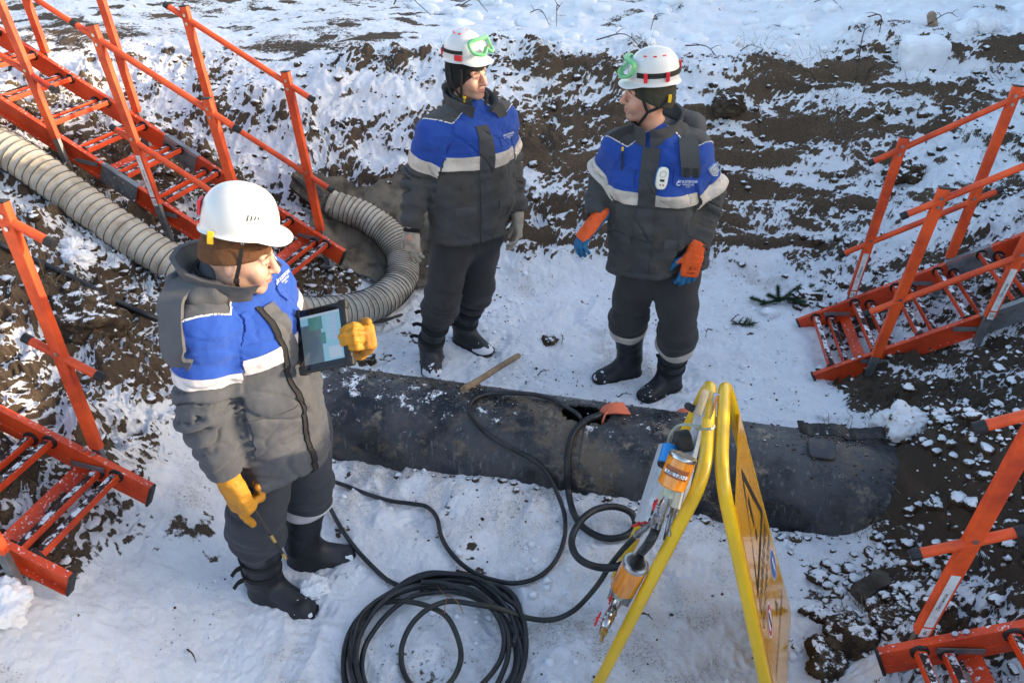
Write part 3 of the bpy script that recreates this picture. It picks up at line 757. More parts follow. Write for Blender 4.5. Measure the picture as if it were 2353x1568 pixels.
hose("thin_hose", [GG(700, 1070), GG(755, 1100), GG(800, 1117), GG(850, 1136), GG(900, 1150), GG(945, 1156), GG(980, 1163), GG(1003, 1188), GG(1015, 1235), GG(1045, 1280), GG(1090, 1315), GG(1140, 1333), GG(1190, 1338), GG(1240, 1322), GG(1278, 1284), GG(1297, 1230), GG(1296, 1180), GG(1281, 1135, .03), PP(1256, 1085), PP(1222, 1055), PP(1180, 1032), PP(1135, 1008), PP(1095, 972), PP(1077, 940), PP(1090, 916), PP(1125, 904), PP(1175, 903, .02), PP(1225, 905, .02), PP(1270, 917), PP(1305, 937, .012), PP(1332, 958, .0), pipe_hit(1345, 968)[2]-V(0, 0, .10)],
     .0098, "long thin black hose looping from the pipe opening towards the man with the tablet")
# points of the stand are needed by the thick hose
TOPF, TOPR = V(.575, 1.68, 1.05), V(.700, 2.166, 1.05)
FL_f, FL_r = V(.290, 1.69, .0), V(.412, 2.178, .0)
FR_f, FR_r = V(.905, 1.52, .0), V(1.087, 2.007, .0)
BAR = unit(TOPR-TOPF)
LN = unit(np.cross(BAR, unit(FL_f-TOPF))); LN = LN if LN[0] < 0 else -LN
RN = unit(np.cross(BAR, unit(FR_f-TOPF))); RN = RN if RN[0] > 0 else -RN
LDN = unit(FL_f-TOPF); RDN = unit((FR_f+FR_r)/2-(TOPF+TOPR)/2)
def LP(px, py, off): return onplane(px, py, TOPF+LN*off, LN)
def RP(px, py, off): return onplane(px, py, TOPF+RN*off, RN)
hose("thick_hose", [pipe_hit(1392, 975)[2]-V(0, 0, .10), PP(1384, 958, .0), PP(1366, 957, .02), PP(1342, 968, .02), PP(1318, 993, .02), PP(1306, 1030, .02), PP(1303, 1080, .02), PP(1306, 1130, .02), GG(1318, 1178, .03), GG(1342, 1212, .02), GG(1385, 1234, .02), GG(1430, 1232, .03), atZ(1458, 1210, .09), atZ(1450, 1178, .13), atZ(1412, 1163, .16), atZ(1368, 1170, .17), atZ(1332, 1198, .17), atZ(1313, 1240, .17), atZ(1325, 1277, .19), atZ(1362, 1299, .24), atZ(1410, 1302, .30), atZ(1455, 1284, .37), LP(1488, 1250, .075), LP(1506, 1215, .07), LP(1509, 1196, .07)],
     .0150, "thick black hose curling from the pipe opening up to the valve on the yellow stand", m=m_hose)
c0 = GG(1000, 1500, 0)
def coil_loop(R, ox, oy, a0, a1, n, z0, z1, ell=1.0, rot=0.0, ph=0.0):
    out = []
    for k in range(n+1):
        t = a0+(a1-a0)*k/n; f = k/n
        rr = R*(1+.03*math.sin(3*t+ph)+.02*math.sin(2*t+1.3*ph))
        x, y = rr*math.cos(t), rr*math.sin(t)*ell
        X = c0[0]+ox+x*math.cos(rot)-y*math.sin(rot); Y = c0[1]+oy+x*math.sin(rot)+y*math.cos(rot)
        out.append(V(X, Y, surf_h(X, Y)+z0+(z1-z0)*f+.006*math.sin(5*t+ph)))
    return out
rnd = np.random.default_rng(5)
loops = [GG(738, 1098), GG(748, 1140), GG(768, 1185), GG(795, 1230), GG(822, 1265), GG(855, 1300), GG(888, 1330)]
spec = [(.318, -.02, .015, 1.0), (.332, .0, .0, 1.04), (.300, -.03, -.01, 1.0), (.325, .012, .02, .98), (.285, .03, -.03, 1.0), (.310, .01, .01, 1.06), (.336, .02, -.01, 1.0), (.27, -.02, .0, 1.02)]
body = []; turn = 2*math.pi; n_t = 26
for k in range(len(spec)*n_t):
    f = k/n_t; i0 = int(f); fr_ = f-i0; A_ = np.array(spec[i0]); B_ = np.array(spec[min(i0+1, len(spec)-1)]); sm_ = fr_*fr_*(3-2*fr_); R_, ox, oy, el = A_*(1-sm_)+B_*sm_
    t = 2.02-turn*f*0+turn*f; t = 2.02+turn*f
    rr = R_*(1+.025*math.sin(2*t+f*.8)+.02*math.sin(3*t+f)); X_ = c0[0]+ox+rr*math.cos(t); Y_ = c0[1]+oy+rr*math.sin(t)*el
    body.append(V(X_, Y_, surf_h(X_, Y_)+.011+.0070*f+.006*math.sin(5*t+f*2.2)))
hose("hose_coil", loops+body, .0098, "coiled black hose lying on the snow between the stand and the man with the tablet", m=m_hose, n=4)
inner = [GG(*q) for q in [(1035, 1378, .10), (990, 1393, .09), (950, 1430, .06), (926, 1480, .03), (922, 1530, .02), (942, 1572, .03), (985, 1592, .05), (1030, 1578, .05), (1053, 1530, .04), (1058, 1480, .05), (1045, 1430, .08), (1015, 1404, .10), (985, 1396, .11), (1000, 1386, .115)]][::-1]
inner = [GG(*q) for q in [(880, 1382, .03), (930, 1380, .05), (985, 1392, .075), (1030, 1420, .07), (1058, 1490, .04), (1048, 1545, .04), (1010, 1585, .05), (960, 1585, .04), (928, 1545, .02), (922, 1490, .03), (942, 1438, .06), (975, 1403, .09), (1010, 1385, .11)]]
tail = [GG(1040, 1380, .11), GG(1090, 1387, .10), GG(1150, 1398, .07), GG(1215, 1419, .03), GG(1270, 1422, .02), GG(1315, 1403, .05), atZ(1350, 1370, .10), atZ(1378, 1335, .17), atZ(1400, 1300, .26), LP(1425, 1268, .07), LP(1446, 1245, .06), LP(1462, 1229, .055)]
hose("greenish_hose", inner+tail, .0104, "worn greenish hose from the snow coil up to the stand's left valve", m=m_hose2, n=6)
out_ = [GG(965, 1352, .03), GG(985, 1338, .03), GG(1030, 1331, .035), GG(1080, 1336, .03), GG(1130, 1342, .02), GG(1165, 1356, .02), GG(1187, 1383, .02), GG(1194, 1415, .02), GG(1190, 1450, .03), GG(1178, 1480, .05)]
hose("stiff_hose_end", out_, .0135, "thick black hose arc at the upper right edge of the hose coil", m=m_hose)
m_cw = mat("copper wire", (.35, .17, .08), rough=.4, metal=.8)
for lab, pts in (("thin copper wire tied round the hoses at the top of the coil", [(1002, 1333, .05), (1008, 1350, .08), (1023, 1364, .13), (1027, 1372, .13), (1022, 1390, .12), (1021, 1408, .10)]), ("loose end of copper wire beside the top of the hose coil", [(1027, 1366, .14), (1045, 1376, .14), (1055, 1388, .12), (1064, 1408, .09)])):
    tag(MB().tube(spline([GG(*q) for q in pts], 5), .0018, 6).build("tie_wire", m_cw), lab, "wire", "copper ties on the hose coil")

# ------------------------------------------------------------------ yellow stand with the gas sampling set
m_yel = mat("yellow powder coat", (.72, .44, .004), rough=.28, coat=.35, col2=(.62, .37, .006), mix_scale=5, spec=.5)
m_alu = mat("aluminium", (.60, .63, .66), rough=.45, metal=.1, col2=(.46, .48, .51), mix_scale=12)
m_chrome = mat("chromed brass", (.50, .50, .52), rough=.22, metal=1.0, col2=(.33, .31, .28), mix_scale=25)
m_brass = mat("brass", (.42, .29, .11), rough=.3, metal=1.0)
m_redh = mat("red lever", (.55, .018, .02), rough=.4)
m_amber = mat("amber bowl", (.72, .24, .012), rough=.18, coat=.6, col2=(.55, .17, .01), mix_scale=14, stretch=(6, 6, 1))
m_blue = mat("blue cap", (.015, .22, .60), rough=.35)
m_cream = mat("cream plate", (.62, .55, .42), rough=.4)
m_clear = mat("clear acrylic", (.92, .95, .95), rough=.04, trans=1.0, ior=1.35)
m_tube = mat("clear hose", (.55, .62, .52), rough=.2, trans=.55, ior=1.2)
m_white = mat("white label", (.70, .70, .74), rough=.6)
stand = empty("folding_stand", (V(TOPF)+V(TOPR))/2*V(1, 1, 0), "yellow folding tube stand with a warning panel on its right side", "stand")
def uframe(tf, tr, ff, fr, name):
    def corner(p, a, b, r, n=8):
        A_, B_ = p+unit(a-p)*r, p+unit(b-p)*r
        return [(1-t)**2*A_+2*t*(1-t)*p+t*t*B_ for t in np.linspace(0, 1, n)]
    path = [ff]+corner(tf, ff, tr, .11)+corner(tr, tf, fr, .09)+[fr]
    fr_ = MB().tube(path, .0205, 20).build(name, m_yel, stand)
    for q, d in ((ff, unit(ff-tf)), (fr, unit(fr-tr))): MB().cyl(q-d*.03, q+d*.004, .0225, 16).build("foot_cap", m_yel, fr_)
    return fr_
uframe(TOPF-V(.022, 0, 0), TOPR-V(.022, 0, 0), FL_f, FL_r, "left_frame"); uframe(TOPF+V(.022, -.004, 0), TOPR+V(.022, -.004, 0), FR_f, FR_r, "right_frame")
# warning panel
m_panel = mat("glossy yellow panel", (.85, .40, .008), rough=.14, coat=.5, spec=.5, col2=(.78, .35, .008), mix_scale=3)
def panel():
    a, b = TOPF+V(.022, 0, 0), TOPR+V(.022, 0, 0); off = RN*.022
    def q(s, t): return (a*(1-s)+b*s)*(1-t)+(FR_f*(1-s)+FR_r*s)*t
    c = [q(.04, .12), q(.96, .12), q(.97, .985), q(.03, .985)]
    vs = [p+off for p in c]+[p+off-RN*.004 for p in c]
    gx_, gy_ = 14, 26; g = [[q(.035+.93*i_/(gx_-1), .12+.865*j_/(gy_-1)) for j_ in range(gy_)] for i_ in range(gx_)]; n_g = gx_*gy_
    vs = [p+off for r_ in g for p in r_]+[p+off-RN*.004 for r_ in g for p in r_]; fs = []
    for i_ in range(gx_-1):
        for j_ in range(gy_-1): k_ = i_*gy_+j_; fs += [(k_, k_+gy_, k_+gy_+1, k_+1), (n_g+k_, n_g+k_+1, n_g+k_+gy_+1, n_g+k_+gy_)]
    bd_ = [i_*gy_ for i_ in range(gx_)]+[(gx_-1)*gy_+j_ for j_ in range(1, gy_)]+[i_*gy_+gy_-1 for i_ in range(gx_-2, -1, -1)]+[j_ for j_ in range(gy_-2, 0, -1)]
    fs += [(bd_[k_], bd_[(k_+1) % len(bd_)], n_g+bd_[(k_+1) % len(bd_)], n_g+bd_[k_]) for k_ in range(len(bd_))]
    o = MB().add(vs, fs, True).build("warning_panel", m_panel, stand)
    LX, LY = float(np.linalg.norm(b-a)), float(np.linalg.norm((FR_f+FR_r)/2-(a+b)/2))
    def M(x, y, h): return q(.5+x/LX, .5-y/LY)+off+N_*h
    N_ = unit(np.cross(q(1, .5)-q(0, .5), q(.5, .3)-q(.5, .7))); N_ = N_ if N_[0] > 0 else -N_
    def poly(pts, name, m, pr=.0012): MB().add([M(x, y, pr) for x, y in pts], [tuple(range(len(pts)))]).build(name, m, o)
    def ring(P, th, name, m):
        n = len(P); cx, cy = np.mean(P, 0); Q = [(cx+(x-cx)*(1-th), cy+(y-cy)*(1-th)) for x, y in P]
        MB().add([M(x, y, .0012) for x, y in P+Q], [(k, (k+1) % n, n+(k+1) % n, n+k) for k in range(n)]).build(name, m, o)
    def txt(body, size, cx, cy, m):
        t = text_mesh(body, size, (0, 0, 0), (1, 0, 0), (0, 1, 0), "panel_text", m, None, 0.0)
        for v_ in t.data.vertices: v_.co = Vector(M(v_.co.x+cx, v_.co.y+cy, .0012))
        t.parent = o; t.matrix_parent_inverse = world_of(o).inverted()
    ring([(-.20, .03), (.20, .03), (0, .38)], .20, "triangle_border", m_ink)
    poly([(-.020, .255), (.020, .255), (.009, .145), (-.009, .145)], "exclamation_mark", m_ink)
    poly([(.018*math.cos(t), .108+.018*math.sin(t)) for t in np.linspace(0, 2*math.pi, 17)[:-1]], "exclamation_mark", m_ink)
    m_f = mat("faded print", (.16, .11, .07), rough=.4)
    txt("ВНИМАНИЕ", .070, 0, -.02, m_f); txt("ОПАСНАЯ ЗОНА", .052, 0, -.085, m_f)
    m_bl, m_rd = mat("blue sign print", (.03, .12, .42), rough=.4), mat("red sign print", (.45, .03, .04), rough=.4)
    for cx, mm in ((.15, m_bl), (-.10, m_rd)):
        for rr, m_, pr in ((.055, m_white, .0010), (.049, mm, .0016), (.034 if mm is m_rd else .0, m_white, .0022)):
            if rr: poly([(cx+rr*math.cos(t), -.17+rr*math.sin(t)) for t in np.linspace(0, 2*math.pi, 33)[:-1]], "round_sign", m_, pr)
        poly([(cx-.008, -.20), (cx+.008, -.20), (cx+.012, -.15), (cx, -.135), (cx-.012, -.15)], "round_sign_figure", m_white if mm is m_bl else m_ink, .0028)
    poly([(.02, -.29), (.08, -.29), (.05, -.235)], "small_triangle", m_f); txt("ПРОХОД ЗАПРЕЩЕН", .036, 0, -.34, m_f)
panel()
gs = empty("gas_sampling_set", LP(1505, 1110, .05)*V(1, 1, 0)+V(0, 0, 0), "gas sampling set with amber bowls and red valves hung on the stand", "gas sampling set")
def slab(px, off0, off1, name, m, parent=gs, bev=False):
    c = [LP(x, y, off1) for x, y in px]; d = [q-LN*(off1-off0) for q in c]; n = len(c)
    return MB().add(c+d, [tuple(range(n)), tuple(range(2*n-1, n-1, -1))]+[(k, n+k, n+(k+1) % n, (k+1) % n) for k in range(n)]).build(name, m, parent)
bp_ = slab([(1606, 905), (1624, 908), (1562, 1178), (1541, 1170)], .012, .024, "mounting_strip", m_alu)
for f in np.linspace(.06, .94, 9):
    q = LP(1606+9+f*(1550-1614), 905+f*265, .024); MB().cyl(q-LN*.001, q+LN*.004, .004, 8).build("screw", m_bolt, bp_)
bx = slab([(1514, 1018), (1549, 1026), (1500, 1206), (1457, 1196)], .026, .060, "enclosure", m_alu)
slab([(1520, 1017), (1526, 1019), (1477, 1199), (1471, 1198)], .058, .064, "enclosure_rib", m_alu, bx)
slab([(1551, 1030), (1556, 1031), (1538, 1112), (1531, 1110)], .058, .061, "enclosure_rib", m_alu, bx)
for c in (((1518, 1090), (1536, 1093), (1533, 1103), (1515, 1100)), ((1494, 1143), (1521, 1150), (1518, 1166), (1490, 1158)), ((1486, 1185), (1506, 1190), (1503, 1204), (1480, 1199))):
    lb = slab(c, .060, .0615, "sticker", m_white, bx)
    a, b, d = LP(*c[0], .0615), LP(*c[1], .0615), LP(*c[3], .0615)
    for k in (.25, .5, .75):
        text_mesh("проба газа", .010 if c[0][0] < 1518 else .007, (a+b)/2*(1-k)+(d+LP(*c[2], .0615))/2*k, b-a, np.cross(LN, unit(b-a)), "sticker_print", m_ink, lb)
q = LP(1500, 1172, .0608); MB().cyl(q-LN*.002, q+LN*.0022, .0165, 20).build("cable_hole", m_blk, bx)
slab([(1556, 1068), (1568, 1066), (1551, 1192), (1510, 1148)][:0] or [(1538, 1098), (1572, 1105), (1557, 1168), (1505, 1152)], .064, .070, "cream_plate", m_cream)
rl = MB().cyl(LP(1556, 1120, .035), LP(1527, 1240, .035), .007, 10).build("guide_rod", m_chrome, gs); MB().cyl(LP(1563, 1120, .035), LP(1536, 1230, .035), .006, 10).build("guide_rod", m_chrome, gs)
def along(p0, p1, prof, name, m, parent=gs, seg=22):
    L_ = np.linalg.norm(p1-p0); return MB().lathe(p0, p1-p0, [(h*L_, r) for h, r in prof], seg).build(name, m, parent)
# bowls
def bowl(p0, p1, r, lab):
    o = along(p0, p1, [(0, r*.55), (.0, r*.9), (.05, r), (.88, r*.985), (.90, r*.9)], "amber_bowl", m_amber)
    along(p0+(p1-p0)*.90, p0+(p1-p0)*1.04, [(0, r*.99), (.4, r*1.0), (.75, r*.96), (.8, r*.8), (.82, r*.74), (.7, r*.55), (.75, r*.1)], "bowl_lid", m_chrome, o, 26)
    along(p0+(p0-p1)*.30, p0, [(0, r*.42), (.8, r*.46), (1, r*.6)], "bowl_neck", m_tube, o)
    if lab:
        ax = unit(p1-p0); a = unit(EYE-p0); a = unit(a-ax*np.dot(a, ax)); b = np.cross(ax, a); vs = []
        for h0, h1, rr, mm, nm in ((.36, .66, r*1.012, mat("brown label", (.28, .075, .02), rough=.4), "bowl_label"), (.42, .52, r*1.022, m_white, "label_strip")):
            vs, fs = [], []
            for k in range(15):
                t = -.9+1.8*k/14; n_ = a*math.cos(t)+b*math.sin(t)
                vs += [p0+(p1-p0)*h0+n_*rr, p0+(p1-p0)*h1+n_*rr]
            MB().add(vs, [(2*k, 2*k+2, 2*k+3, 2*k+1) for k in range(14)], True).build(nm, mm, o)
        text_mesh("МЕТАН", .016, p0+(p1-p0)*.47+a*r*1.024, b, ax, "label_print", m_ink, o)
    return o
bowl(LP(1541, 1117, .11), LP(1570, 1045, .11), .040, True)
bowl(LP(1430, 1352, .075), LP(1462, 1292, .075), .043, False)
slab([(1408, 1303), (1448, 1313), (1462, 1392), (1398, 1366)][:0] or [(1414, 1316), (1472, 1332), (1438, 1392), (1394, 1374)], .02, .026, "lower_plate", m_gal)
along(LP(1527, 1070, .09), LP(1539, 1024, .09), [(0, .0245), (.1, .0265), (.16, .0265)], "cap_base", m_blk); along(LP(1528, 1066, .09), LP(1540, 1024, .09), [(0, .0265), (.95, .0265), (1, .024)], "blue_cap", m_blue)
ga, gb = LP(1554, 1016, .08), LP(1590, 1016, .08)
g_ = MB().lathe(ga, V(1, .15, .1), [(0, .034), (.002, .037), (.040, .037), (.044, .034)], 28).build("pressure_gauge", m_blk, gs)
# flow meter and knob
fm = slab([(1614, 893), (1632, 897), (1611, 955), (1592, 948)], .03, .06, "flow_meter", m_clear)
along(LP(1606, 946, .045), LP(1624, 900, .045), [(0, .003), (.7, .0045), (1, .005)], "float_tube", m_amber, fm)
along(LP(1580, 932, .055), LP(1596, 941, .055), [(0, .013), (.7, .013), (.72, .005), (1, .005)], "black_knob", m_blk)
MB().tube(spline([LP(1612, 980, .03), LP(1590, 976, .06), LP(1565, 975, .09), LP(1548, 985, .10), LP(1538, 1002, .10), LP(1534, 1022, .09)], 8), .0045, 10).build("clear_hose", m_tube, gs)
MB().tube(spline([LP(1600, 985, .03), LP(1632, 985, .05), LP(1640, 978, .03)], 6), .0045, 10).build("clear_hose", m_tube, gs)
# valves
def valve(p0, p1, r, handle, hoff, hdir, name="ball_valve"):
    o = along(p0, p1, [(0, r*.85), (.14, r*.85), (.15, r*.7), (.28, r*1.0), (.5, r*1.12), (.72, r*1.0), (.85, r*.7), (.86, r*.85), (1, r*.85)], name, m_chrome, gs, 12)
    c = (p0+p1)/2; s = V(hoff); MB().cyl(c, c+s, r*.4, 8).build("valve_stem", m_chrome, o)
    h = c+s; d = unit(V(hdir)); 
    MB().box(h+d*handle*.28, (d, unit(np.cross(d, s)), unit(s)), (handle*.5, .011, .006), .002).box(h-d*handle*.28, (d, unit(np.cross(d, s)), unit(s)), (handle*.5, .014, .006), .002).cyl(h-unit(s)*.002, h+unit(s)*.006, .007, 10).build("red_lever", m_redh, o)
    return o
dn = LDN
valve(LP(1533, 1137, .09), LP(1512, 1192, .08), .0130, .040, LN*.024, unit(V(.2, -.1, 1)))
along(LP(1517, 1180, .08), LP(1507, 1206, .075), [(0, .0145), (.3, .0175), (.5, .0175), (.6, .0155), (1, .0175)], "hose_clamp", m_chrome)
valve(LP(1500, 1197, .07), LP(1466, 1226, .06), .0115, .048, LN*.022+V(0, 0, .008), unit(V(.9, .1, .3)))
along(LP(1474, 1220, .06), LP(1462, 1230, .055), [(0, .0115), (.4, .0145), (.7, .0145), (1, .0125)], "hose_clamp", m_chrome)
valve(LP(1428, 1362, .06), LP(1408, 1400, .065), .0165, .045, LN*.024, unit(V(.1, -.1, 1)))
along(LP(1410, 1395, .065), LP(1404, 1425, .065), [(0, .012), (.5, .014), (.55, .009), (1, .009)], "brass_nozzle", m_brass)
along(LP(1408, 1396, .065), LP(1398, 1412, .085), [(0, .014), (1, .015)], "elbow_fitting", m_chrome)
valve(LP(1400, 1408, .088), LP(1386, 1448, .092), .0165, .055, LN*.03, unit(V(.3, .1, 1)))
along(LP(1387, 1446, .092), LP(1381, 1472, .094), [(0, .013), (.35, .013), (.4, .006), (1, .0055)], "brass_nozzle", m_brass)
# ------------------------------------------------------------------ implicit surfaces for people and clothes
class SDF:
    def __init__(s, lo, hi, h):
        s.lo = V(lo); s.h = h; s.n = np.ceil((V(hi)-s.lo)/h).astype(int)+1; s.d = np.full(s.n, 9.0, np.float32)
        s.ax = [(s.lo[k]+h*np.arange(s.n[k])).astype(np.float32) for k in range(3)]
    def _sub(s, lo, hi):
        i0 = np.clip(np.floor((V(lo)-s.lo)/s.h).astype(int), 0, s.n-1); i1 = np.clip(np.ceil((V(hi)-s.lo)/s.h).astype(int)+1, 1, s.n)
        sl = tuple(slice(a, b) for a, b in zip(i0, i1))
        return sl, s.ax[0][sl[0]][:, None, None], s.ax[1][sl[1]][None, :, None], s.ax[2][sl[2]][None, None, :]
    def _op(s, sl, f, k, op):
        d = s.d[sl]
        if op == 'add': s.d[sl] = smin(d, f, k) if k else np.minimum(d, f)
        elif op == 'sub': s.d[sl] = smax(d, -f, k) if k else np.maximum(d, -f)
        elif op == 'int': s.d[sl] = smax(d, f, k) if k else np.maximum(d, f)
    def cone(s, a, b, r1, r2, k=.01, flat=None, op='add'):
        a, b = V(a), V(b); R = max(r1, r2)*(max(1, flat[1]) if flat else 1)+k*1.5+s.h*2
        sl, x, y, z = s._sub(np.minimum(a, b)-R, np.maximum(a, b)+R)
        if 0 in [q.stop-q.start for q in sl]: return s
        ba = b-a; bb = max(1e-9, float(ba@ba)); px, py, pz = x-a[0], y-a[1], z-a[2]
        h = np.clip((px*ba[0]+py*ba[1]+pz*ba[2])/bb, 0, 1); qx, qy, qz = px-h*ba[0], py-h*ba[1], pz-h*ba[2]
        if flat is not None:
            ax = unit(flat[0]); t = (qx*ax[0]+qy*ax[1]+qz*ax[2])*(1/flat[1]-1); qx, qy, qz = qx+ax[0]*t, qy+ax[1]*t, qz+ax[2]*t
        f = (np.sqrt(qx*qx+qy*qy+qz*qz)-(r1+(r2-r1)*h))*(min(1, flat[1]) if flat else 1)
        s._op(sl, f.astype(np.float32), k, op); return s
    def ell(s, c, ax, r, k=.01, op='add'):
        c = V(c); R = max(r)+k*1.5+s.h*2; sl, x, y, z = s._sub(c-R, c+R)
        if 0 in [q.stop-q.start for q in sl]: return s
        p = [(x-c[0])*A[0]+(y-c[1])*A[1]+(z-c[2])*A[2] for A in ax]
        k0 = np.sqrt(sum((q/rr)**2 for q, rr in zip(p, r))); k1 = np.sqrt(sum((q/rr**2)**2 for q, rr in zip(p, r)))
        f = k0*(k0-1)/np.maximum(k1, 1e-6); s._op(sl, f.astype(np.float32), k, op); return s
    def box(s, c, ax, hd, rr=.01, k=.01, op='add'):
        c = V(c); R = float(np.linalg.norm(hd))+k*1.5+s.h*2; sl, x, y, z = s._sub(c-R, c+R)
        if 0 in [q.stop-q.start for q in sl]: return s
        q = [np.abs((x-c[0])*A[0]+(y-c[1])*A[1]+(z-c[2])*A[2])-(h_-rr) for A, h_ in zip(ax, hd)]
        f = np.sqrt(sum(np.maximum(t, 0)**2 for t in q))+np.minimum(np.maximum(np.maximum(q[0], q[1]), q[2]), 0)-rr
        s._op(sl, f.astype(np.float32), k, op); return s
    def plane(s, p, n, k=.005):
        """keeps the side the normal points away from"""
        n = unit(n); f = (s.ax[0][:, None, None]-p[0])*n[0]+(s.ax[1][None, :, None]-p[1])*n[1]+(s.ax[2][None, None, :]-p[2])*n[2]
        s.d = smax(s.d, f.astype(np.float32), k); return s
    def mesh(s):
        d = s.d; nx, ny, nz = d.shape; neg = d < 0
        cs = np.zeros((nx-1, ny-1, nz-1, 3), np.float32); cc = np.zeros((nx-1, ny-1, nz-1), np.float32)
        cells = lambda: None; quads = []
        ids = np.arange((nx-1)*(ny-1)*(nz-1)).reshape(nx-1, ny-1, nz-1)
        for ax in range(3):
            lo_ = [slice(None)]*3; hi_ = [slice(None)]*3; lo_[ax] = slice(0, -1); hi_[ax] = slice(1, None)
            a, b = d[tuple(lo_)], d[tuple(hi_)]; cr = (a < 0) != (b < 0)
            I = np.nonzero(cr); t = a[I]/(a[I]-b[I]); P = np.stack(I, 1).astype(np.float32); P[:, ax] += t
            o1, o2 = [(1, 2), (2, 0), (0, 1)][ax]
            ok = (I[o1] > 0) & (I[o2] > 0) & (I[o1] < d.shape[o1]-1) & (I[o2] < d.shape[o2]-1)
            for s1 in (0, 1):
                for s2 in (0, 1):
                    J = [i.copy() for i in I]; J[o1] = J[o1]-s1; J[o2] = J[o2]-s2
                    v_ = (J[o1] >= 0) & (J[o2] >= 0) & (J[o1] < cs.shape[o1]) & (J[o2] < cs.shape[o2])
                    Jt = tuple(j[v_] for j in J); np.add.at(cs, Jt, P[v_]); np.add.at(cc, Jt, 1)
            K = [i[ok] for i in I]
            def cid(s1, s2): J = [k_.copy() for k_ in K]; J[o1] = J[o1]-s1; J[o2] = J[o2]-s2; return ids[tuple(J)]
            q = np.stack([cid(1, 1), cid(0, 1), cid(0, 0), cid(1, 0)], 1); fl = (a[I][ok] >= 0)
            q[fl] = q[fl][:, ::-1]; quads.append(q)
        Q = np.concatenate(quads); used = cc.ravel() > 0; remap = np.cumsum(used)-1
        Vv = (cs.reshape(-1, 3)[used]/cc.ravel()[used][:, None])*s.h+s.lo
        return Vv.astype(float), remap[Q]
def vnormals(v, f):
    n = np.zeros_like(v); a = np.cross(v[f[:, 2]]-v[f[:, 0]], v[f[:, 3 if f.shape[1] == 4 else 1]]-v[f[:, 1 if f.shape[1] == 4 else 0]])
    if f.shape[1] == 3: a = -a
    for k in range(f.shape[1]): np.add.at(n, f[:, k], a)
    return n/np.maximum(np.linalg.norm(n, axis=1), 1e-9)[:, None]
def relax(v, f, it=1, lam=.5):
    e = np.concatenate([f[:, [k, (k+1) % f.shape[1]]] for k in range(f.shape[1])])
    for _ in range(it):
        s_ = np.zeros_like(v); c = np.zeros(len(v)); np.add.at(s_, e[:, 0], v[e[:, 1]]); np.add.at(c, e[:, 0], 1); np.add.at(s_, e[:, 1], v[e[:, 0]]); np.add.at(c, e[:, 1], 1)
        v = v*(1-lam)+lam*s_/np.maximum(c, 1)[:, None]
    return v
def rel_to(parent): return world_of(parent).inverted()
def put(name, v, f, m, parent, attrs=None, smooth=True):
    me = mesh_from(name, v, f, smooth)
    if attrs:
        for k, a in attrs.items(): at = me.attributes.new(k, 'FLOAT', 'POINT'); at.data.foreach_set('value', np.asarray(a, np.float32))
    return link(name, me, m, parent)
def patch(name, v, f, n, g, off, m, parent, keep=None, smooth=True):
    """a sewn-on piece: the part of surface (v, f) where g > 0, raised by off"""
    T = np.concatenate([f[:, [0, 1, 2]], f[:, [0, 2, 3]]]) if f.shape[1] == 4 else f
    if keep is not None: T = T[keep[T].all(1)]
    T = T[(g[T] > 0).any(1)]
    if len(T) == 0: return None
    vo = v+n*off; vi = v-n*.002
    key = {}; P, Pi, F = [], [], []
    def vid(a, b, t):
        k = (a, b) if b is not None else (a, -1)
        if k in key: return key[k]
        if b is None: p, q = vo[a], vi[a]
        else: p, q = vo[a]*(1-t)+vo[b]*t, vi[a]*(1-t)+vi[b]*t
        key[k] = len(P); P.append(p); Pi.append(q); return key[k]
    edges = []
    for tri in T:
        tri = [int(x) for x in tri]; poly = []; tags = []
        for k in range(3):
            a, b = tri[k], tri[(k+1) % 3]; ga, gb = g[a], g[b]
            if ga > 0: poly.append(vid(a, None, 0)); tags.append(0)
            if (ga > 0) != (gb > 0):
                x, y = (a, b) if a < b else (b, a); t = g[x]/(g[x]-g[y]); poly.append(vid(x, y, t)); tags.append(1)
        if len(poly) >= 3: F.append(tuple(poly))
    cnt = {}
    for fc in F:
        for a, b in zip(fc, fc[1:]+fc[:1]):
            k = (min(a, b), max(a, b)); cnt[k] = None if k in cnt else (a, b)
    N_ = len(P); rim = [(b, a, a+N_, b+N_) for q in cnt.values() if q is not None for a, b in [q]]
    me = bpy.data.meshes.new(name); me.from_pydata([tuple(map(float, q)) for q in P+Pi], [], F+rim); me.update()
    sm = np.ones(len(me.polygons), bool); sm[len(F):] = False; me.polygons.foreach_set('use_smooth', sm)
    bm = bmesh.new(); bm.from_mesh(me)
    for e in bm.edges:
        if len(e.link_faces) == 2 and e.calc_face_angle(0) > math.radians(50): e.smooth = False
    bm.to_mesh(me); bm.free()
    return link(name, me, m, parent)

# cloth and skin
m_grey = lambda nm, c, c2: mat(nm, c, rough=.85, col2=c2, mix_scale=7, bump=.35, bump_scale=700, sheen=.15, spec=.3)
m_skin = None
def skin_mat(name, base, red, dark):
    m = mat(name, base, rough=.48, sss=.25, col2=red, mix_scale=22, mix_lo=.45, mix_hi=.7, bump=.12, bump_scale=260, attr=[("stub", None, (.30, .19, .15)), ("lip", .5, (.38, .15, .115)), ("brow", .5, dark)])
    return m
m_skin1 = skin_mat("skin", (.50, .27, .19), (.48, .21, .15), (.10, .06, .04))
m_eyew = mat("eye white", (.30, .27, .25), rough=.15); m_iris = mat("iris", (.06, .07, .07), rough=.1)
m_cbw = mat("warm coat grey", (.075, .073, .076), rough=.85, col2=(.052, .050, .052), mix_scale=6, bump=.5, bump_scale=420, sheen=.1, spec=.3)
M_CO = dict(rough=.85, mix_scale=6, mix_lo=.35, mix_hi=.7, bump=.5, bump_scale=420, sheen=.1, spec=.3)
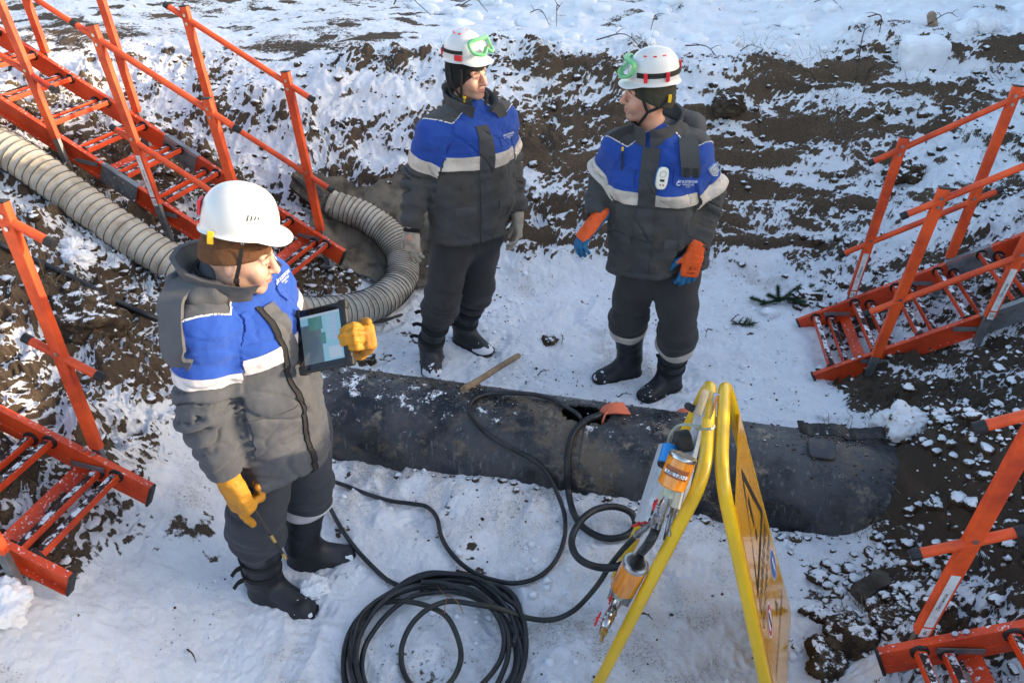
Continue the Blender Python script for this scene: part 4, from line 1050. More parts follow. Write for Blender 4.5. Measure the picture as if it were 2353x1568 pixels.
def coat_mat(name, grey, grey2, blue): return mat(name, grey, col2=grey2, attr=[("blue", 0.0, blue), ("yoke", 0.0, grey)], **M_CO)
m_coatB = coat_mat("dark coat cloth", (.062, .062, .065), (.052, .046, .040), (.016, .060, .31))
m_coatF = coat_mat("grey coat cloth", (.080, .086, .102), (.060, .063, .074), (.017, .068, .35))
m_trB = mat("dark trouser cloth", (.046, .044, .046), col2=(.032, .030, .030), **M_CO)
m_trF = mat("slate trouser cloth", (.040, .044, .058), col2=(.028, .031, .040), **M_CO)
m_refl = mat("reflective tape", (.56, .50, .44), rough=.45, col2=(.47, .41, .36), mix_scale=16, bump=.3, bump_scale=60)
m_reflF = mat("silver tape", (.56, .53, .55), rough=.42, col2=(.48, .45, .47), mix_scale=16, bump=.3, bump_scale=60)
m_pipe_ = mat("white piping", (.70, .68, .66), rough=.6)
m_boot = mat("rubber boot", (.012, .013, .017), rough=.5, col2=(.028, .030, .036), mix_scale=10, bump=.2, bump_scale=60, snow=0)
m_sole = mat("boot sole", (.010, .010, .011), rough=.7, col2=(.6, .62, .66), mix_scale=26, mix_lo=.60, mix_hi=.66)
m_helm = mat("white helmet shell", (.57, .57, .58), rough=.25, coat=.3, col2=(.57, .56, .56), mix_scale=6)
m_redp = mat("red helmet clip", (.60, .02, .03), rough=.4)
m_green = mat("green goggle frame", (.22, .62, .30), rough=.25, trans=.35, ior=1.3)
m_gear = mat("black strap", (.012, .012, .013), rough=.8)
m_yelc = mat("yellow clip", (.80, .48, .01), rough=.4)
m_blackknit = mat("black knit", (.008, .008, .009), rough=.95, bump=.6, bump_scale=240)
m_print = mat("white print", (.72, .74, .78), rough=.6)

class Frame:
    def __init__(s, o, yaw, pitch=0, roll=0):
        """yaw 0 faces the camera (-y), positive turns towards +x; pitch>0 looks down"""
        f = V(math.sin(yaw), -math.cos(yaw), 0); r = V(-math.cos(yaw), -math.sin(yaw), 0); u = V(0, 0, 1)
        f, u = f*math.cos(pitch)-u*math.sin(pitch), u*math.cos(pitch)+f*math.sin(pitch)
        r, u = r*math.cos(roll)+u*math.sin(roll), u*math.cos(roll)-r*math.sin(roll)
        s.o, s.r, s.f, s.u = V(o), r, f, u; s.ax = (r, f, u)
    def P(s, x, y, z): return s.o+s.r*x+s.f*y+s.u*z
    def L(s, v): q = v-s.o; return q@s.r, q@s.f, q@s.u

def make_head(fr, smile=.5, sc=1.0, detail=.0026, lid=0.0):
    """x right, y forward, z up; origin between the ears at eye height"""
    P = lambda x, y, z: fr.P(x*sc, y*sc, z*sc)
    lo = np.min([P(x, y, z) for x in (-.1, .1) for y in (-.13, .15) for z in (-.2, .15)], 0); hi = np.max([P(x, y, z) for x in (-.1, .1) for y in (-.13, .15) for z in (-.2, .15)], 0)
    S = SDF(lo, hi, detail); A = fr.ax
    def E(x, y, z, rx, ry, rz, k=.01, op='add'): S.ell(P(x, y, z), A, (rx*sc, ry*sc, rz*sc), k*sc, op)
    def C(a, b, r1, r2, k=.008, op='add', flat=None): S.cone(P(*a), P(*b), r1*sc, r2*sc, k*sc, flat, op)
    E(0, -.010, .030, .077, .099, .100)
    E(0, .030, -.020, .068, .062, .080, .03)
    E(0, .036, -.066, .054, .056, .050, .02)                 # jaw
    E(0, .076, -.098, .024, .022, .020, .018)                # chin
    C((-.050, .0, -.060), (-.022, .075, -.095), .020, .015, .02); C((.050, .0, -.060), (.022, .075, -.095), .020, .015, .02)
    for s in (-1, 1):
        E(s*.044, .066, -.026, .024, .026, .020, .02)          # cheek bones
        E(s*.040, .070, -.045, .020, .022, .024, .02)
        C((s*.012, .094, .026), (s*.050, .078, .026), .010, .009, .012)   # brow
        E(s*.033, .100, .004, .019, .016, .012, .010, 'sub')  # sockets
    C((0, .093, .022), (0, .117, -.022), .0095, .0120, .010)  # nose bridge
    E(0, .117, -.030, .0145, .017, .0125, .008)
    for s in (-1, 1): E(s*.013, .101, -.034, .0085, .012, .008, .006); E(s*.006, .112, -.043, .004, .006, .003, .002, 'sub')
    E(0, .086, -.062, .030, .018, .026, .014)                # muzzle
    up = .010*smile
    for s in (-1, 1):
        C((0, .1055, -.0590), (s*.017, .100, -.0590+up*.35), .0046, .0040, .004)          # upper lip
        C((s*.017, .100, -.0590+up*.35), (s*.028, .088, -.0600+up), .0040, .0022, .004)
        C((0, .1030, -.0705), (s*.016, .098, -.0695+up*.2), .0056, .0044, .004)          # lower lip
        C((s*.016, .098, -.0695+up*.2), (s*.027, .088, -.0630+up), .0044, .0022, .004)
        C((0, .1085, -.0645), (s*.016, .104, -.0640+up*.3), .0018, .0018, .0015, 'sub'); C((s*.016, .104, -.0640+up*.3), (s*.030, .091, -.0620+up*1.1), .0018, .0016, .0015, 'sub')
        if smile > .3: C((s*.018, .104, -.040), (s*.036, .089, -.056), .0022, .0022, .005, 'sub')
        E(s*.077, -.008, -.008, .008, .020, .032, .006); E(s*.084, -.004, -.006, .004, .011, .018, .004, 'sub')
        C((s*.021, .0950, .0100-lid), (s*.046, .0830, .0085-lid), .0050, .0044, .004); C((s*.022, .092, .014), (s*.046, .080, .0125), .0060, .0050, .004)             # upper lid
        C((s*.022, .0930, -.0035), (s*.044, .0840, -.0015), .0042, .0036, .004)           # lower lid
    C((0, .0, -.06), (0, -.035, -.19), .058, .060, .025)      # neck
    v, f = S.mesh(); v = relax(v, f, 1, .4)
    x, y, z = fr.L(v); x, y, z = x/sc, y/sc, z/sc
    lip = ((np.abs(x) < .029) & (y > .084) & (z > -.0765+np.abs(x)*.35) & (z < -.0535+up*.3*np.abs(x)/.03-.2*np.maximum(np.abs(x)-.006, 0))).astype(float)
    bz = .0300-.15*np.maximum(np.abs(x)-.03, 0)*2
    brow = ((np.abs(x) > .014) & (np.abs(x) < .050) & (y > .06) & (np.abs(z-bz) < .0050)).astype(float)
    n = vnormals(v, f); v = v+n*(.0016*brow*np.abs(noise3(x*400, y*120, z*120)))[:, None]
    stub = .55*sstep(-.035, -.060, z)*sstep(.0, .03, y)*sstep(-.14, -.11, z)*(1-lip)+.25*sstep(.05, .03, np.abs(np.abs(x)-.045))*0
    return v, f, dict(lip=lip, brow=brow, stub=stub)
def eyes(fr, parent, look=(0, 0), sc=1.0):
    for s in (-1, 1):
        c = fr.P(s*.0325*sc, .0835*sc, .0045*sc); d = unit(fr.f+fr.r*look[0]+fr.u*look[1]); a = unit(np.cross(fr.u, d)); b = np.cross(d, a)
        mb = MB(); mb.lathe(c-d*.0118*sc, d, [(.0118*sc*(1-math.cos(t)), max(1e-5, .0118*sc*math.sin(t))) for t in np.linspace(0.05, math.pi-.05, 12)], 16)
        e = mb.build("eye", m_eyew, parent); MB().lathe(c+d*.0104*sc, d, [(0, .0058*sc), (.0012*sc, .0052*sc), (.0017*sc, .002*sc)], 14).build("iris", m_iris, e)
def beanie(fr, m, parent, front=.030, back=-.09, sc=1.0, ear=True, name="knit_cap"):
    P = lambda x, y, z: fr.P(x*sc, y*sc, z*sc)
    pts = [P(x, y, z) for x in (-.11, .11) for y in (-.14, .14) for z in (-.16, .16)]; S = SDF(np.min(pts, 0), np.max(pts, 0), .004)
    S.ell(P(0, -.010, .030), fr.ax, (.084*sc, .107*sc, .108*sc), .01); S.ell(P(0, -.02, -.02), fr.ax, (.0865*sc, .088*sc, .10*sc), .03)
    a, b = V(.11, front), V(-.12, back)          # (y, z) of the rim line
    n = unit(fr.f*(-(b[1]-a[1]))+fr.u*((b[0]-a[0]))); n = n if n@fr.u < 0 else -n
    S.plane(P(0, a[0], a[1]), n, .006)
    v, f = S.mesh(); v = relax(v, f, 2); nn = vnormals(v, f)
    x, y, z = fr.L(v); ht = (v-P(0, a[0], a[1]))@(-n)
    v = v+nn*(.0032*sstep(.050, .044, ht)-.0015*np.exp(-((ht-.050)/.003)**2)+.0022*noise3(x*22, y*22, z*16)+.0012*noise3(x*60, y*60, z*40))[:, None]
    return put(name, v, f, m, parent)
def helmet(fr, parent, sc=1.0, tilt=0.0, kind=0, name="safety_helmet"):
    """shell with ridges, gutter and peak"""
    nph, nv = 96, 30; P = lambda x, y, z: fr.P(x*sc, (y*math.cos(tilt)+z*math.sin(tilt))*sc, (z*math.cos(tilt)-y*math.sin(tilt))*sc)
    vs = []; ph = np.linspace(0, 2*math.pi, nph, endpoint=False); a, b, Hh = .104, .119, .124
    rows = []
    for k in range(nv):
        t = (k/(nv-1)); r = math.sin(t*math.pi/2)**.86; z = Hh*math.cos(t*math.pi/2)**.82
        row = []
        for p in ph:
            sx, cy = math.sin(p), math.cos(p); x, y = a*sx*r, b*cy*r-.004; zz = z
            if kind == 0:      # three ribs fore and aft
                rib = sum(math.exp(-((x-c)/.007)**2)*h for c, h in ((0, .004), (-.022, .0025), (.022, .0025)))
                zz += rib*sstep(.98, .75, r)
            else:              # raised central crown panel
                e = math.sqrt((x/.052)**2+((y+.01)/.115)**2); zz += .007*float(sstep(1.05, .93, e))
            row.append((x, y, zz+.004))
        rows.append(row)
    def brim(w0, dz, front):
        row = []
        for p in ph:
            sx, cy = math.sin(p), math.cos(p); fw = max(0, cy); pk = front*float(sstep(.45, .92, cy)); w_ = w0+pk; bk = -.008*float(sstep(-.5, -1, cy))
            row.append(((a+w_)*sx, (b+w_)*cy-.004, dz-.30*pk+bk))
        return row
    rows.append(brim(.002, -.004, 0)); rows.append(brim(.005, -.008, .013)); rows.append(brim(.0075, -.010, .033)); rows.append(brim(.009, -.013, .035)); rows.append(brim(.006, -.014, .031)); rows.append(brim(-.003, -.010, .0))
    for t in (.9, .6, .3): rows.append([((a-.006)*math.sin(p)*t**.6, (b-.006)*math.cos(p)*t**.6-.004, .12*math.cos(t*1.5)) for p in ph])
    V_ = [P(*q) for r_ in rows for q in r_]; F = []
    for i in range(len(rows)-1):
        for k in range(nph): k2 = (k+1) % nph; F.append((i*nph+k, i*nph+k2, (i+1)*nph+k2, (i+1)*nph+k))
    o = MB().add(V_, F, True).build(name, m_helm, parent, sharp=50)
    def Sh(p, t, off=0.0):
        r = math.sin(t*math.pi/2)**.86; z = Hh*math.cos(t*math.pi/2)**.82; x, y = a*math.sin(p)*r, b*math.cos(p)*r-.004; nrm = unit(V(x/a/a, y/b/b, z/Hh/Hh)); return P(x+nrm[0]*off, y+nrm[1]*off, z+.004+nrm[2]*off)
    return o, P, Sh
def goggles(P, parent, hm, yc=.0, zc=.062, strap=True, up=.25):
    """ski-type goggles parked on the front of the shell; P maps helmet coordinates"""
    g = empty("safety_goggles", P(0, .13, zc)); g.parent = hm; g.matrix_parent_inverse = world_of(hm).inverted()
    def Q(t, s, o=0):      # t: across -1..1, s: up -1..1
        ang = t*.78; r = .140+o; x = math.sin(ang)*r*.80; y = math.cos(ang)*r*1.0+.0-up*.0; z = zc+s*.036
        y -= s*.036*up
        return P(x, y, z)
    loop = []
    for k in range(56):
        t = 2*math.pi*k/56; ct, st = math.cos(t), math.sin(t)
        X = np.sign(ct)*abs(ct)**.55; Z = np.sign(st)*abs(st)**.6
        if st < 0: Z += .75*math.exp(-(X/.20)**2)      # nose bridge
        loop.append((X, Z))
    Pth = [Q(x, z, .004) for x, z in loop]; Pth.append(Pth[0])
    gf = MB().tube(Pth, .0075, 10, False).build("goggle_frame", m_green, hm)
    Pth2 = [Q(x*1.0, z*1.0, -.008) for x, z in loop]; Pth2.append(Pth2[0]); MB().tube(Pth2, .0065, 8, False).build("goggle_seal", m_green, hm)
    bpy.data.objects.remove(g)
    vv, ff = [], []; nx, nz = 22, 10
    for i in range(nx):
        for j in range(nz):
            x = -0.95+1.9*i/(nx-1); top = .97*(1-abs(x)**6*.3); bot = -.97+.75*math.exp(-(x/.20)**2); z = bot+(top-bot)*j/(nz-1); vv.append(Q(x, z, .007))
    for i in range(nx-1):
        for j in range(nz-1): ff.append((i*nz+j, (i+1)*nz+j, (i+1)*nz+j+1, i*nz+j+1))
    MB().add(vv, ff, True).build("goggle_lens", mat("goggle lens", (.86, .93, .90), rough=.05, trans=1.0, ior=1.12, alpha=.35), hm)
def helmet_band(P, parent, z0=.018, a0=.9, a1=5.4, m=None, w_=.011, name="goggle_strap", dz=0.0):
    vv, ff = [], []; n = 50
    for k in range(n+1):
        t = a0+(a1-a0)*k/n; r = 1.012+.02
        for dzz, rr in ((-w_, r), (w_, r-.01), (w_, r-.05), (-w_, r-.04)): vv.append(P(.104*math.sin(t)*rr, .119*math.cos(t)*rr-.004, z0+dz*k/n+dzz))
    for k in range(n):
        for e in range(4): e2 = (e+1) % 4; ff.append((k*4+e, k*4+e2, k*4+4+e2, k*4+4+e))
    ff += [(3, 2, 1, 0), (n*4, n*4+1, n*4+2, n*4+3)]
    return MB().add(vv, ff, True).build(name, m or m_gear, parent)

def limb_uv(v, a, b):
    ba = b-a; L_ = np.linalg.norm(ba); t = (v-a)@ba/L_/L_; q = v-a-np.clip(t, 0, 1)[:, None]*ba; return t, np.linalg.norm(q, axis=1), L_
class Coat:
    """padded work jacket: world joints dict J, torso yaw"""
    def __init__(s, J, yaw, rad, root, m, lean=0, h=.0075, seed=0, open_=0.0):
        s.J = J; s.root = root; s.m = m
        fr = s.fr = Frame(J['chest'], yaw); R = rad
        pts = np.array([J[k] for k in ('neck', 'chest', 'waist', 'hem', 'sr', 'er', 'wr', 'sl', 'el', 'wl')])
        S = SDF(pts.min(0)-.30*V(1, 1, .35), pts.max(0)+.30*V(1, 1, .3), h); f = fr.f
        def T(a, b, wa, da, wb, db, k=.05): S.cone(a, b, wa, wb, k, (f, (da/wa+db/wb)/2))
        up = unit(J['chest']-J['hem'])
        S.cone(J['chest']+up*.055, J['chest'], R['sh']*.78, R['ch']*.98, .06, (f, R['cd']/R['ch']))
        T(J['chest'], J['waist'], R['ch'], R['cd'], R['wa'], R['wd'])
        T(J['waist'], J['hem']-up*.0, R['wa'], R['wd'], R['he'], R['hd'])
        if 'belly' in R: S.ell(J['waist']+f*R['belly'][0]+up*R['belly'][1], fr.ax, R['belly'][2], .06)
        for a in ('r', 'l'):
            sh, el, wr = J['s'+a], J['e'+a], J['w'+a]
            S.cone(J['neck']-up*.03, sh, .075, R['ua']*1.02, .07)
            S.cone(sh, el, R['ua']*1.06, R['ua']*.96, .030); S.cone(el, wr, R['ua']*.95, R['fa'], .025)
        S.cone(J['neck']-up*.02, J['neck']+up*.02, .085, .075, .04)
        S.plane(J['hem']+f*0, -up+fr.f*.06, .008)
        for a in ('r', 'l'):
            el, wr = J['e'+a], J['w'+a]; d = unit(wr-el)
            # sleeve ends in a flat cuff
            S.cone(wr+d*(R['fa']*1.3+.012), wr+d*.16, R['fa']*1.32, R['fa']*1.3, .004, None, 'sub')
        v, q = S.mesh(); v = relax(v, q, 2, .5)
        n = vnormals(v, q)
        # ownership
        tr = np.full(len(v), 9.0); s.own = np.zeros(len(v), int); s.t = np.zeros(len(v))
        x, y, z = fr.L(v)
        dtor = np.full(len(v), 9.0)
        for a, b, wa, wb in ((J['chest']+up*.12, J['chest'], R['ch']*.78, R['ch']), (J['chest'], J['waist'], R['ch'], R['wa']), (J['waist'], J['hem'], R['wa'], R['he'])):
            ba = b-a; hh = np.clip((v-a)@ba/(ba@ba), 0, 1); qq = v-a-hh[:, None]*ba; ff = qq@f; qq = qq+np.outer(ff*(1/(R['cd']/R['ch'])-1), f); dtor = np.minimum(dtor, np.linalg.norm(qq, axis=1)-(wa+(wb-wa)*hh))
        wr_amt = np.zeros(len(v)); fold = np.zeros(len(v))
        g = 1.0
        s.td = {}
        for i, a in ((1, 'r'), (2, 'l')):
            sh, el, wr = J['s'+a], J['e'+a], J['w'+a]
            t1, d1, L1 = limb_uv(v, sh, el); t2, d2, L2 = limb_uv(v, el, wr)
            dl = np.minimum(d1-R['ua'], d2-(R['ua']*.95+(R['fa']-R['ua']*.95)*np.clip(t2, 0, 1)))
            mine = dl < dtor-.0+.035
            s.own[mine & (dl < tr)] = i; tr = np.minimum(tr, dl)
            tt = np.where(d1-R['ua'] < d2-R['fa'], np.clip(t1, -1, 1), 1+np.clip(t2, 0, 1.2)); tt = np.where(t1 < .93, np.clip(t1, -1, 1), 1+np.clip(t2, -.0, 1.2))
            s.td[i] = (t1*L1, t2*L2, L1, L2); s.t = np.where(s.own == i, tt, s.t)
            ax = unit(wr-el); ax1 = unit(el-sh)
            s1 = noise3((v@ax1)*17+seed, (v@fr.r)*5, (v@fr.f)*5+i*7); s2 = noise3((v@ax)*26+seed*2, (v@fr.r)*6, (v@fr.f)*6+i*3)
            w1 = np.exp(-((tt-1.0)/.42)**2)*.9+.35; fo = np.where(tt < 1, s1, s2)
            fo = np.sign(fo)*np.abs(fo)**.8-.75*np.exp(-(fo/.07)**2)*(.3+w1)
            fold = np.where(s.own == i, fo*(.017*w1+.005*(tt > 1.2)), fold)
        tors = s.own == 0
        # body folds: hanging, slanting and horizontal sag folds
        F1 = noise3(x*4.5+y*2+seed, y*4+z*1.5, z*8-x*5); F2 = noise3(x*9, y*8+seed, z*20+x*4); F3 = noise3(x*3+seed*3, y*3, z*5)
        fold = np.where(tors, .017*F1+.007*F2+.012*F3-.007*np.exp(-((F1-.1)/.05)**2)*sstep(-.1, .3, F3+.2)-.0025*np.exp(-(F2/.08)**2), fold)
        fold = fold+.002*noise3(v[:, 0]*45, v[:, 1]*45, v[:, 2]*45)+.0055*noise3(v[:, 0]*13, v[:, 1]*13, v[:, 2]*19)
        hemd = (v-J['hem'])@up
        # pull-in seam under the reflective band and at the waist
        fold = fold-.008*np.exp(-((z-R.get('seam', -.22))/.012)**2)*tors+.010*sstep(.03, 0, hemd)*tors-.004*np.exp(-((hemd-.035)/.006)**2)*tors
        bt = s.own > 0
        s.band_arm = R.get('band_arm', (.62, .82))
        v = v+n*fold[:, None]
        s.v, s.q, s.x, s.y, s.z = v, q, x, y, z; s.n = vnormals(v, q); s.R = R
        zb = R['band'][1]
        # colour panels
        b_ar = np.where(s.own > 0, (s.band_arm[0]+.02-s.t)*.3, 9)
        s.blue = np.where(s.own > 0, b_ar, z-zb)
        ay = np.abs(x); s.yoke = z-(R['yoke'][0]+.9*np.abs(ay-.145)+.8*(np.clip(y, -.06, 1)-.06))
        s.yoke = np.where(s.own > 0, np.minimum(s.yoke, (.22-s.t)*.3), s.yoke)
        s.ob = put("jacket", v, q, m, root, dict(blue=s.blue, yoke=s.yoke))
    def patch(s, name, g, off, m, keep=None): return patch(name, s.v, s.q, s.n, g, off, m, s.ob, keep)
    def band(s, m):
        R = s.R; z0, z1 = R['band'][0], R['band'][1]
        slope = R.get('band_slope', 0.0); zz = s.z+slope*s.x
        g = np.minimum(zz-z0, z1-zz); tors = s.own == 0
        s.patch("reflective_band", g, .004, m, tors)
        for i in (1, 2):
            L1 = s.td[i][2]; g = np.minimum(s.t-s.band_arm[0], s.band_arm[1]-s.t)*L1; s.patch("reflective_band", g, .004, m, s.own == i)
    def strip(s, name, x0, x1, z0, z1, off, m, back=False, own0=True):
        g = np.minimum(np.minimum(s.x-x0, x1-s.x), np.minimum(s.z-z0, z1-s.z)); k = (s.y < 0) if back else (s.y > 0)
        if own0: k = k & (s.own == 0)
        return s.patch(name, g, off, m, k)
    def piping(s, m):
        # thin line along the edge of the yoke
        gr = .0030-np.abs(s.yoke)/1.25
        for sd in (-1, 1): s.patch("piping", gr, .004, m, (s.x*sd > .02) & (s.y > -.02) & (s.own >= 0) & (s.z > s.R['band'][1]+.03))
    def surf_point(s, x, z, front=True):
        k = (s.y > 0) & (s.own == 0) if front else s.own >= 0
        d = (s.x-x)**2+(s.z-z)**2; d = np.where(k, d, 9); i = int(np.argmin(d)); return s.v[i], s.n[i]
    def logo(s, x, z, size, parent, flip=False):
        p, n = s.surf_point(x, z); 
        nn = unit(n*.5+s.fr.f*.5); X = unit(np.cross(V(0, 0, 1), nn)); Y = np.cross(nn, X)
        g = MB()
        c = p+nn*.013-X*size*1.25
        # G-shaped ring with a flame
        vs, fs = [], []
        for k in range(15):
            t = math.radians(55+k*20); 
            for r_ in (size*.42, size*.60): vs.append(c+X*math.cos(t)*r_+Y*(math.sin(t)*r_-size*.1))
        fs = [(2*k, 2*k+2, 2*k+3, 2*k+1) for k in range(14)]
        g.add(vs, fs); g.add([c+X*size*a+Y*size*b for a, b in ((-.12, .1), (.12, .1), (.16, .5), (0, 1.1), (-.14, .5))], [(0, 1, 2, 3, 4)])
        g.build("chest_logo", m_print, s.ob)
        text_mesh("ГАЗПРОМ", size*1.0, p+nn*.013+X*size*1.5+Y*size*.35, X, Y, "chest_logo_text", m_print, s.ob)
        text_mesh("ТРАНСГАЗ", size*.62, p+nn*.013+X*size*1.4-Y*size*.45, X, Y, "chest_logo_text", m_print, s.ob)
        text_mesh("УХТА", size*.45, p+nn*.013+X*size*1.4-Y*size*1.05, X, Y, "chest_logo_text", m_print, s.ob)
def collar(c, fr, m, r0=.088, r1=.098, h0=.035, h1=.085, gap=.5, flare=.02, tilt=.25, name="collar", seed=0, th=.011):
    """stand-up collar round the neck, open at the front; c: Coat"""
    nu, nv = 64, 9; o = fr.o; rows = []
    for side in (0, 1):
        for j in range(nv):
            f = j/(nv-1)
            for i in range(nu):
                t = gap+(2*math.pi-2*gap)*i/(nu-1)      # t=0 front
                hh = h0+(h1-h0)*(1-math.cos(t))/2
                r = r0+(r1-r0)*f+flare*f*f*math.exp(-((min(t, 2*math.pi-t)-gap)/.5)**2)+.006*float(noise3(math.cos(t)*3, math.sin(t)*3, f*3+seed))
                r = r-(th if side else 0)
                if side and j == nv-1: hh -= .002
                x, y = math.sin(t)*r, math.cos(t)*r*1.08-.01
                rows.append(fr.P(x, y, -.025+(hh+.025)*f-tilt*0))
    n = nu*nv; F = []
    for s in (0, 1):
        for j in range(nv-1):
            for i in range(nu-1): q = [s*n+j*nu+i, s*n+j*nu+i+1, s*n+(j+1)*nu+i+1, s*n+(j+1)*nu+i]; F.append(tuple(q if not s else q[::-1]))
    for i in range(nu-1): F.append(((nv-1)*nu+i, (nv-1)*nu+i+1, n+(nv-1)*nu+i+1, n+(nv-1)*nu+i))
    for j in range(nv-1):
        F.append((j*nu, (j+1)*nu, n+(j+1)*nu, n+j*nu)); F.append(((j+1)*nu+nu-1, j*nu+nu-1, n+j*nu+nu-1, n+(j+1)*nu+nu-1))
    return MB().add(rows, F, True).build(name, m, c.ob, sharp=60)
def trousers(J, yaw, R, m, root, seed=0, h=.0075):
    fr = Frame(J['pelvis'], yaw); pts = np.array([J[k] for k in ('pelvis', 'hr', 'kr', 'ar', 'hl', 'kl', 'al')]); S = SDF(pts.min(0)-V(.2, .2, .05), pts.max(0)+V(.2, .2, .14), h)
    S.cone(J['pelvis']+V(0, 0, .08), J['pelvis'], R['hip']*.95, R['hip'], .03, (fr.f, .72))
    for a in 'rl':
        S.cone(J['h'+a], J['k'+a], R['th'], R['kn'], .035); dd = unit(J['a'+a]-J['k'+a]); S.cone(J['k'+a], J['k'+a]+dd*(R['end']-.5*R['an']), R['kn'], R['an'], .025)
        if R.get('puff'): k_ = J['k'+a]; d = unit(J['a'+a]-k_); S.cone(k_+d*R['puff'][0], k_+d*R['puff'][1], R['puff'][2], R['puff'][2]*.97, .03)
    for a in 'rl':
        dd = unit(J['a'+a]-J['k'+a]); e = J['k'+a]+dd*R['end']; S.cone(e+dd*.12, e+dd*.40, .118, .118, .004, None, 'sub')
    v, q = S.mesh(); v = relax(v, q, 2); n = vnormals(v, q); fold = np.zeros(len(v)); own = np.zeros(len(v), int); best = np.full(len(v), 9.0); tt = np.zeros(len(v)); tl = np.zeros(len(v))
    for i, a in ((1, 'r'), (2, 'l')):
        t1, d1, L1 = limb_uv(v, J['h'+a], J['k'+a]); t2, d2, L2 = limb_uv(v, J['k'+a], J['a'+a]); dl = np.minimum(d1, d2); mine = dl < best; best = np.minimum(best, dl)
        own[mine] = i; t_ = np.where(t1 < .96, np.clip(t1, 0, 1), 1+np.clip(t2, 0, 1.3)); tt = np.where(mine, t_, tt); tl = np.where(mine, t2*L2, tl)
        ax = unit(J['a'+a]-J['k'+a]); ax1 = unit(J['k'+a]-J['h'+a])
        s1 = noise3((v@ax1)*11+seed, (v@fr.r)*6+i*5, (v@fr.f)*6); s2 = noise3((v@ax)*24+seed, (v@fr.r)*6+i*9, (v@fr.f)*6)
        fo = np.where(t_ < .8, s1*.012, s2*.016*(.4+sstep(.8, 1.25, t_))); fold = np.where(mine, fo, fold)
    fold += .004*noise3(v[:, 0]*14, v[:, 1]*14, v[:, 2]*12)
    v = v+n*fold[:, None]; n = vnormals(v, q)
    ob = put("trousers", v, q, m, root)
    return ob, v, q, n, own, tl
def boot(ankle, toe, top, root, m, rt=.072, ra=.058, foot=.050, zg=0.0, name="boot", straps=(), snowy=.5, shaftcol=None):
    """ankle: point above the heel, toe: tip on the ground, top: centre of the shaft's rim"""
    ankle, toe, top = V(ankle), V(toe), V(top); d = V(toe-ankle); d[2] = 0; Lf = np.linalg.norm(d); d = unit(d); sd = np.cross(d, V(0, 0, 1))
    heel = V(ankle[0], ankle[1], zg)-d*.035; tp = V(toe[0], toe[1], zg)
    pts = np.array([heel, tp, top, ankle]); S = SDF(pts.min(0)-V(.13, .13, .02), pts.max(0)+V(.13, .13, .03), .0055)
    S.cone(top, ankle+V(0, 0, .03), rt, ra, .02, (sd, .93)); S.cone(ankle+V(0, 0, .03), V(ankle[0], ankle[1], zg+.05), ra, foot+.003, .02)
    up = V(0, 0, 1); a_ = V(ankle[0], ankle[1], zg)
    S.cone(a_-d*.005+up*.045, a_+d*(Lf-.055)+up*.036, foot+.004, foot-.006, .03, (up, .80)); S.cone(a_+d*.03+up*.085, a_+d*(Lf-.11)+up*.045, foot-.008, foot-.016, .03)
    S.cone(a_-d*.01+up*.03, a_+d*(Lf-.05)+up*.022, foot+.002, foot-.002, .01, (up, .55))
    S.plane(V(0, 0, zg+.012), V(0, 0, -1), .004); S.plane(top, unit(top-ankle), .006)
    v, q = S.mesh(); v = relax(v, q, 2); n = vnormals(v, q)
    ax = unit(top-ankle)
    fold = .0030*noise3(v[:, 0]*14, v[:, 1]*14, v[:, 2]*22)+.004*noise3((v@ax)*26, v[:, 0]*6, v[:, 1]*6)*sstep(zg+.07, zg+.13, v[:, 2])*sstep(zg+.30, zg+.16, v[:, 2])
    v = v+n*fold[:, None]; n = vnormals(v, q)
    px, pz = (v-a_)@d, v[:, 2]-zg
    sn = snowy*(sstep(Lf-.11, Lf-.03, px)*.5+.35*sstep(.07, .02, pz))+.35*noise3(v[:, 0]*38, v[:, 1]*38, v[:, 2]*38)+.12*noise3(v[:, 0]*90, v[:, 1]*90, v[:, 2]*90)+.12*n[:, 2]*sstep(.15, .08, pz)
    m2 = mat(m.name+" snowy", tuple(m_rgb(m)), rough=.5, col2=tuple(c*1.8 for c in m_rgb(m)), mix_scale=10, bump=.2, bump_scale=60, attr=[("snowy", .47, (.74, .76, .80))])
    ob = put(name, v, q, m2, root, dict(snowy=sn))
    g = (zg+.030)-v[:, 2]; patch("sole", v, q, n, g, .006, m_sole, ob)
    tp_ = (v-top)@ax; patch("boot_rim", v, q, n, np.minimum(tp_+.022, 1), .0035, m, ob)
    for (zz, w_) in straps:
        g = w_-np.abs(tp_+zz); patch("boot_strap", v, q, n, g, .006, m_gear, ob)
        b = top-ax*zz-sd*0; bb = b+d*0-sd*(rt+.004)
        for sg in (1,):
            e = b+sd*sg*(rt*.9)-d*.02; strap(spline([e, e+sd*sg*.03+V(0, 0, .012), e+sd*sg*.055+V(0, 0, .004)], 4), d*.1+V(0, 0, 1), .022, .004, "buckle_tongue", m_gear, ob)
    return ob
def m_rgb(m):
    for n_ in m.node_tree.nodes:
        if n_.bl_idname == 'ShaderNodeMix': return list(n_.inputs[6].default_value)[:3]
    return list(m.node_tree.nodes["Principled BSDF"].inputs['Base Color'].default_value)[:3]
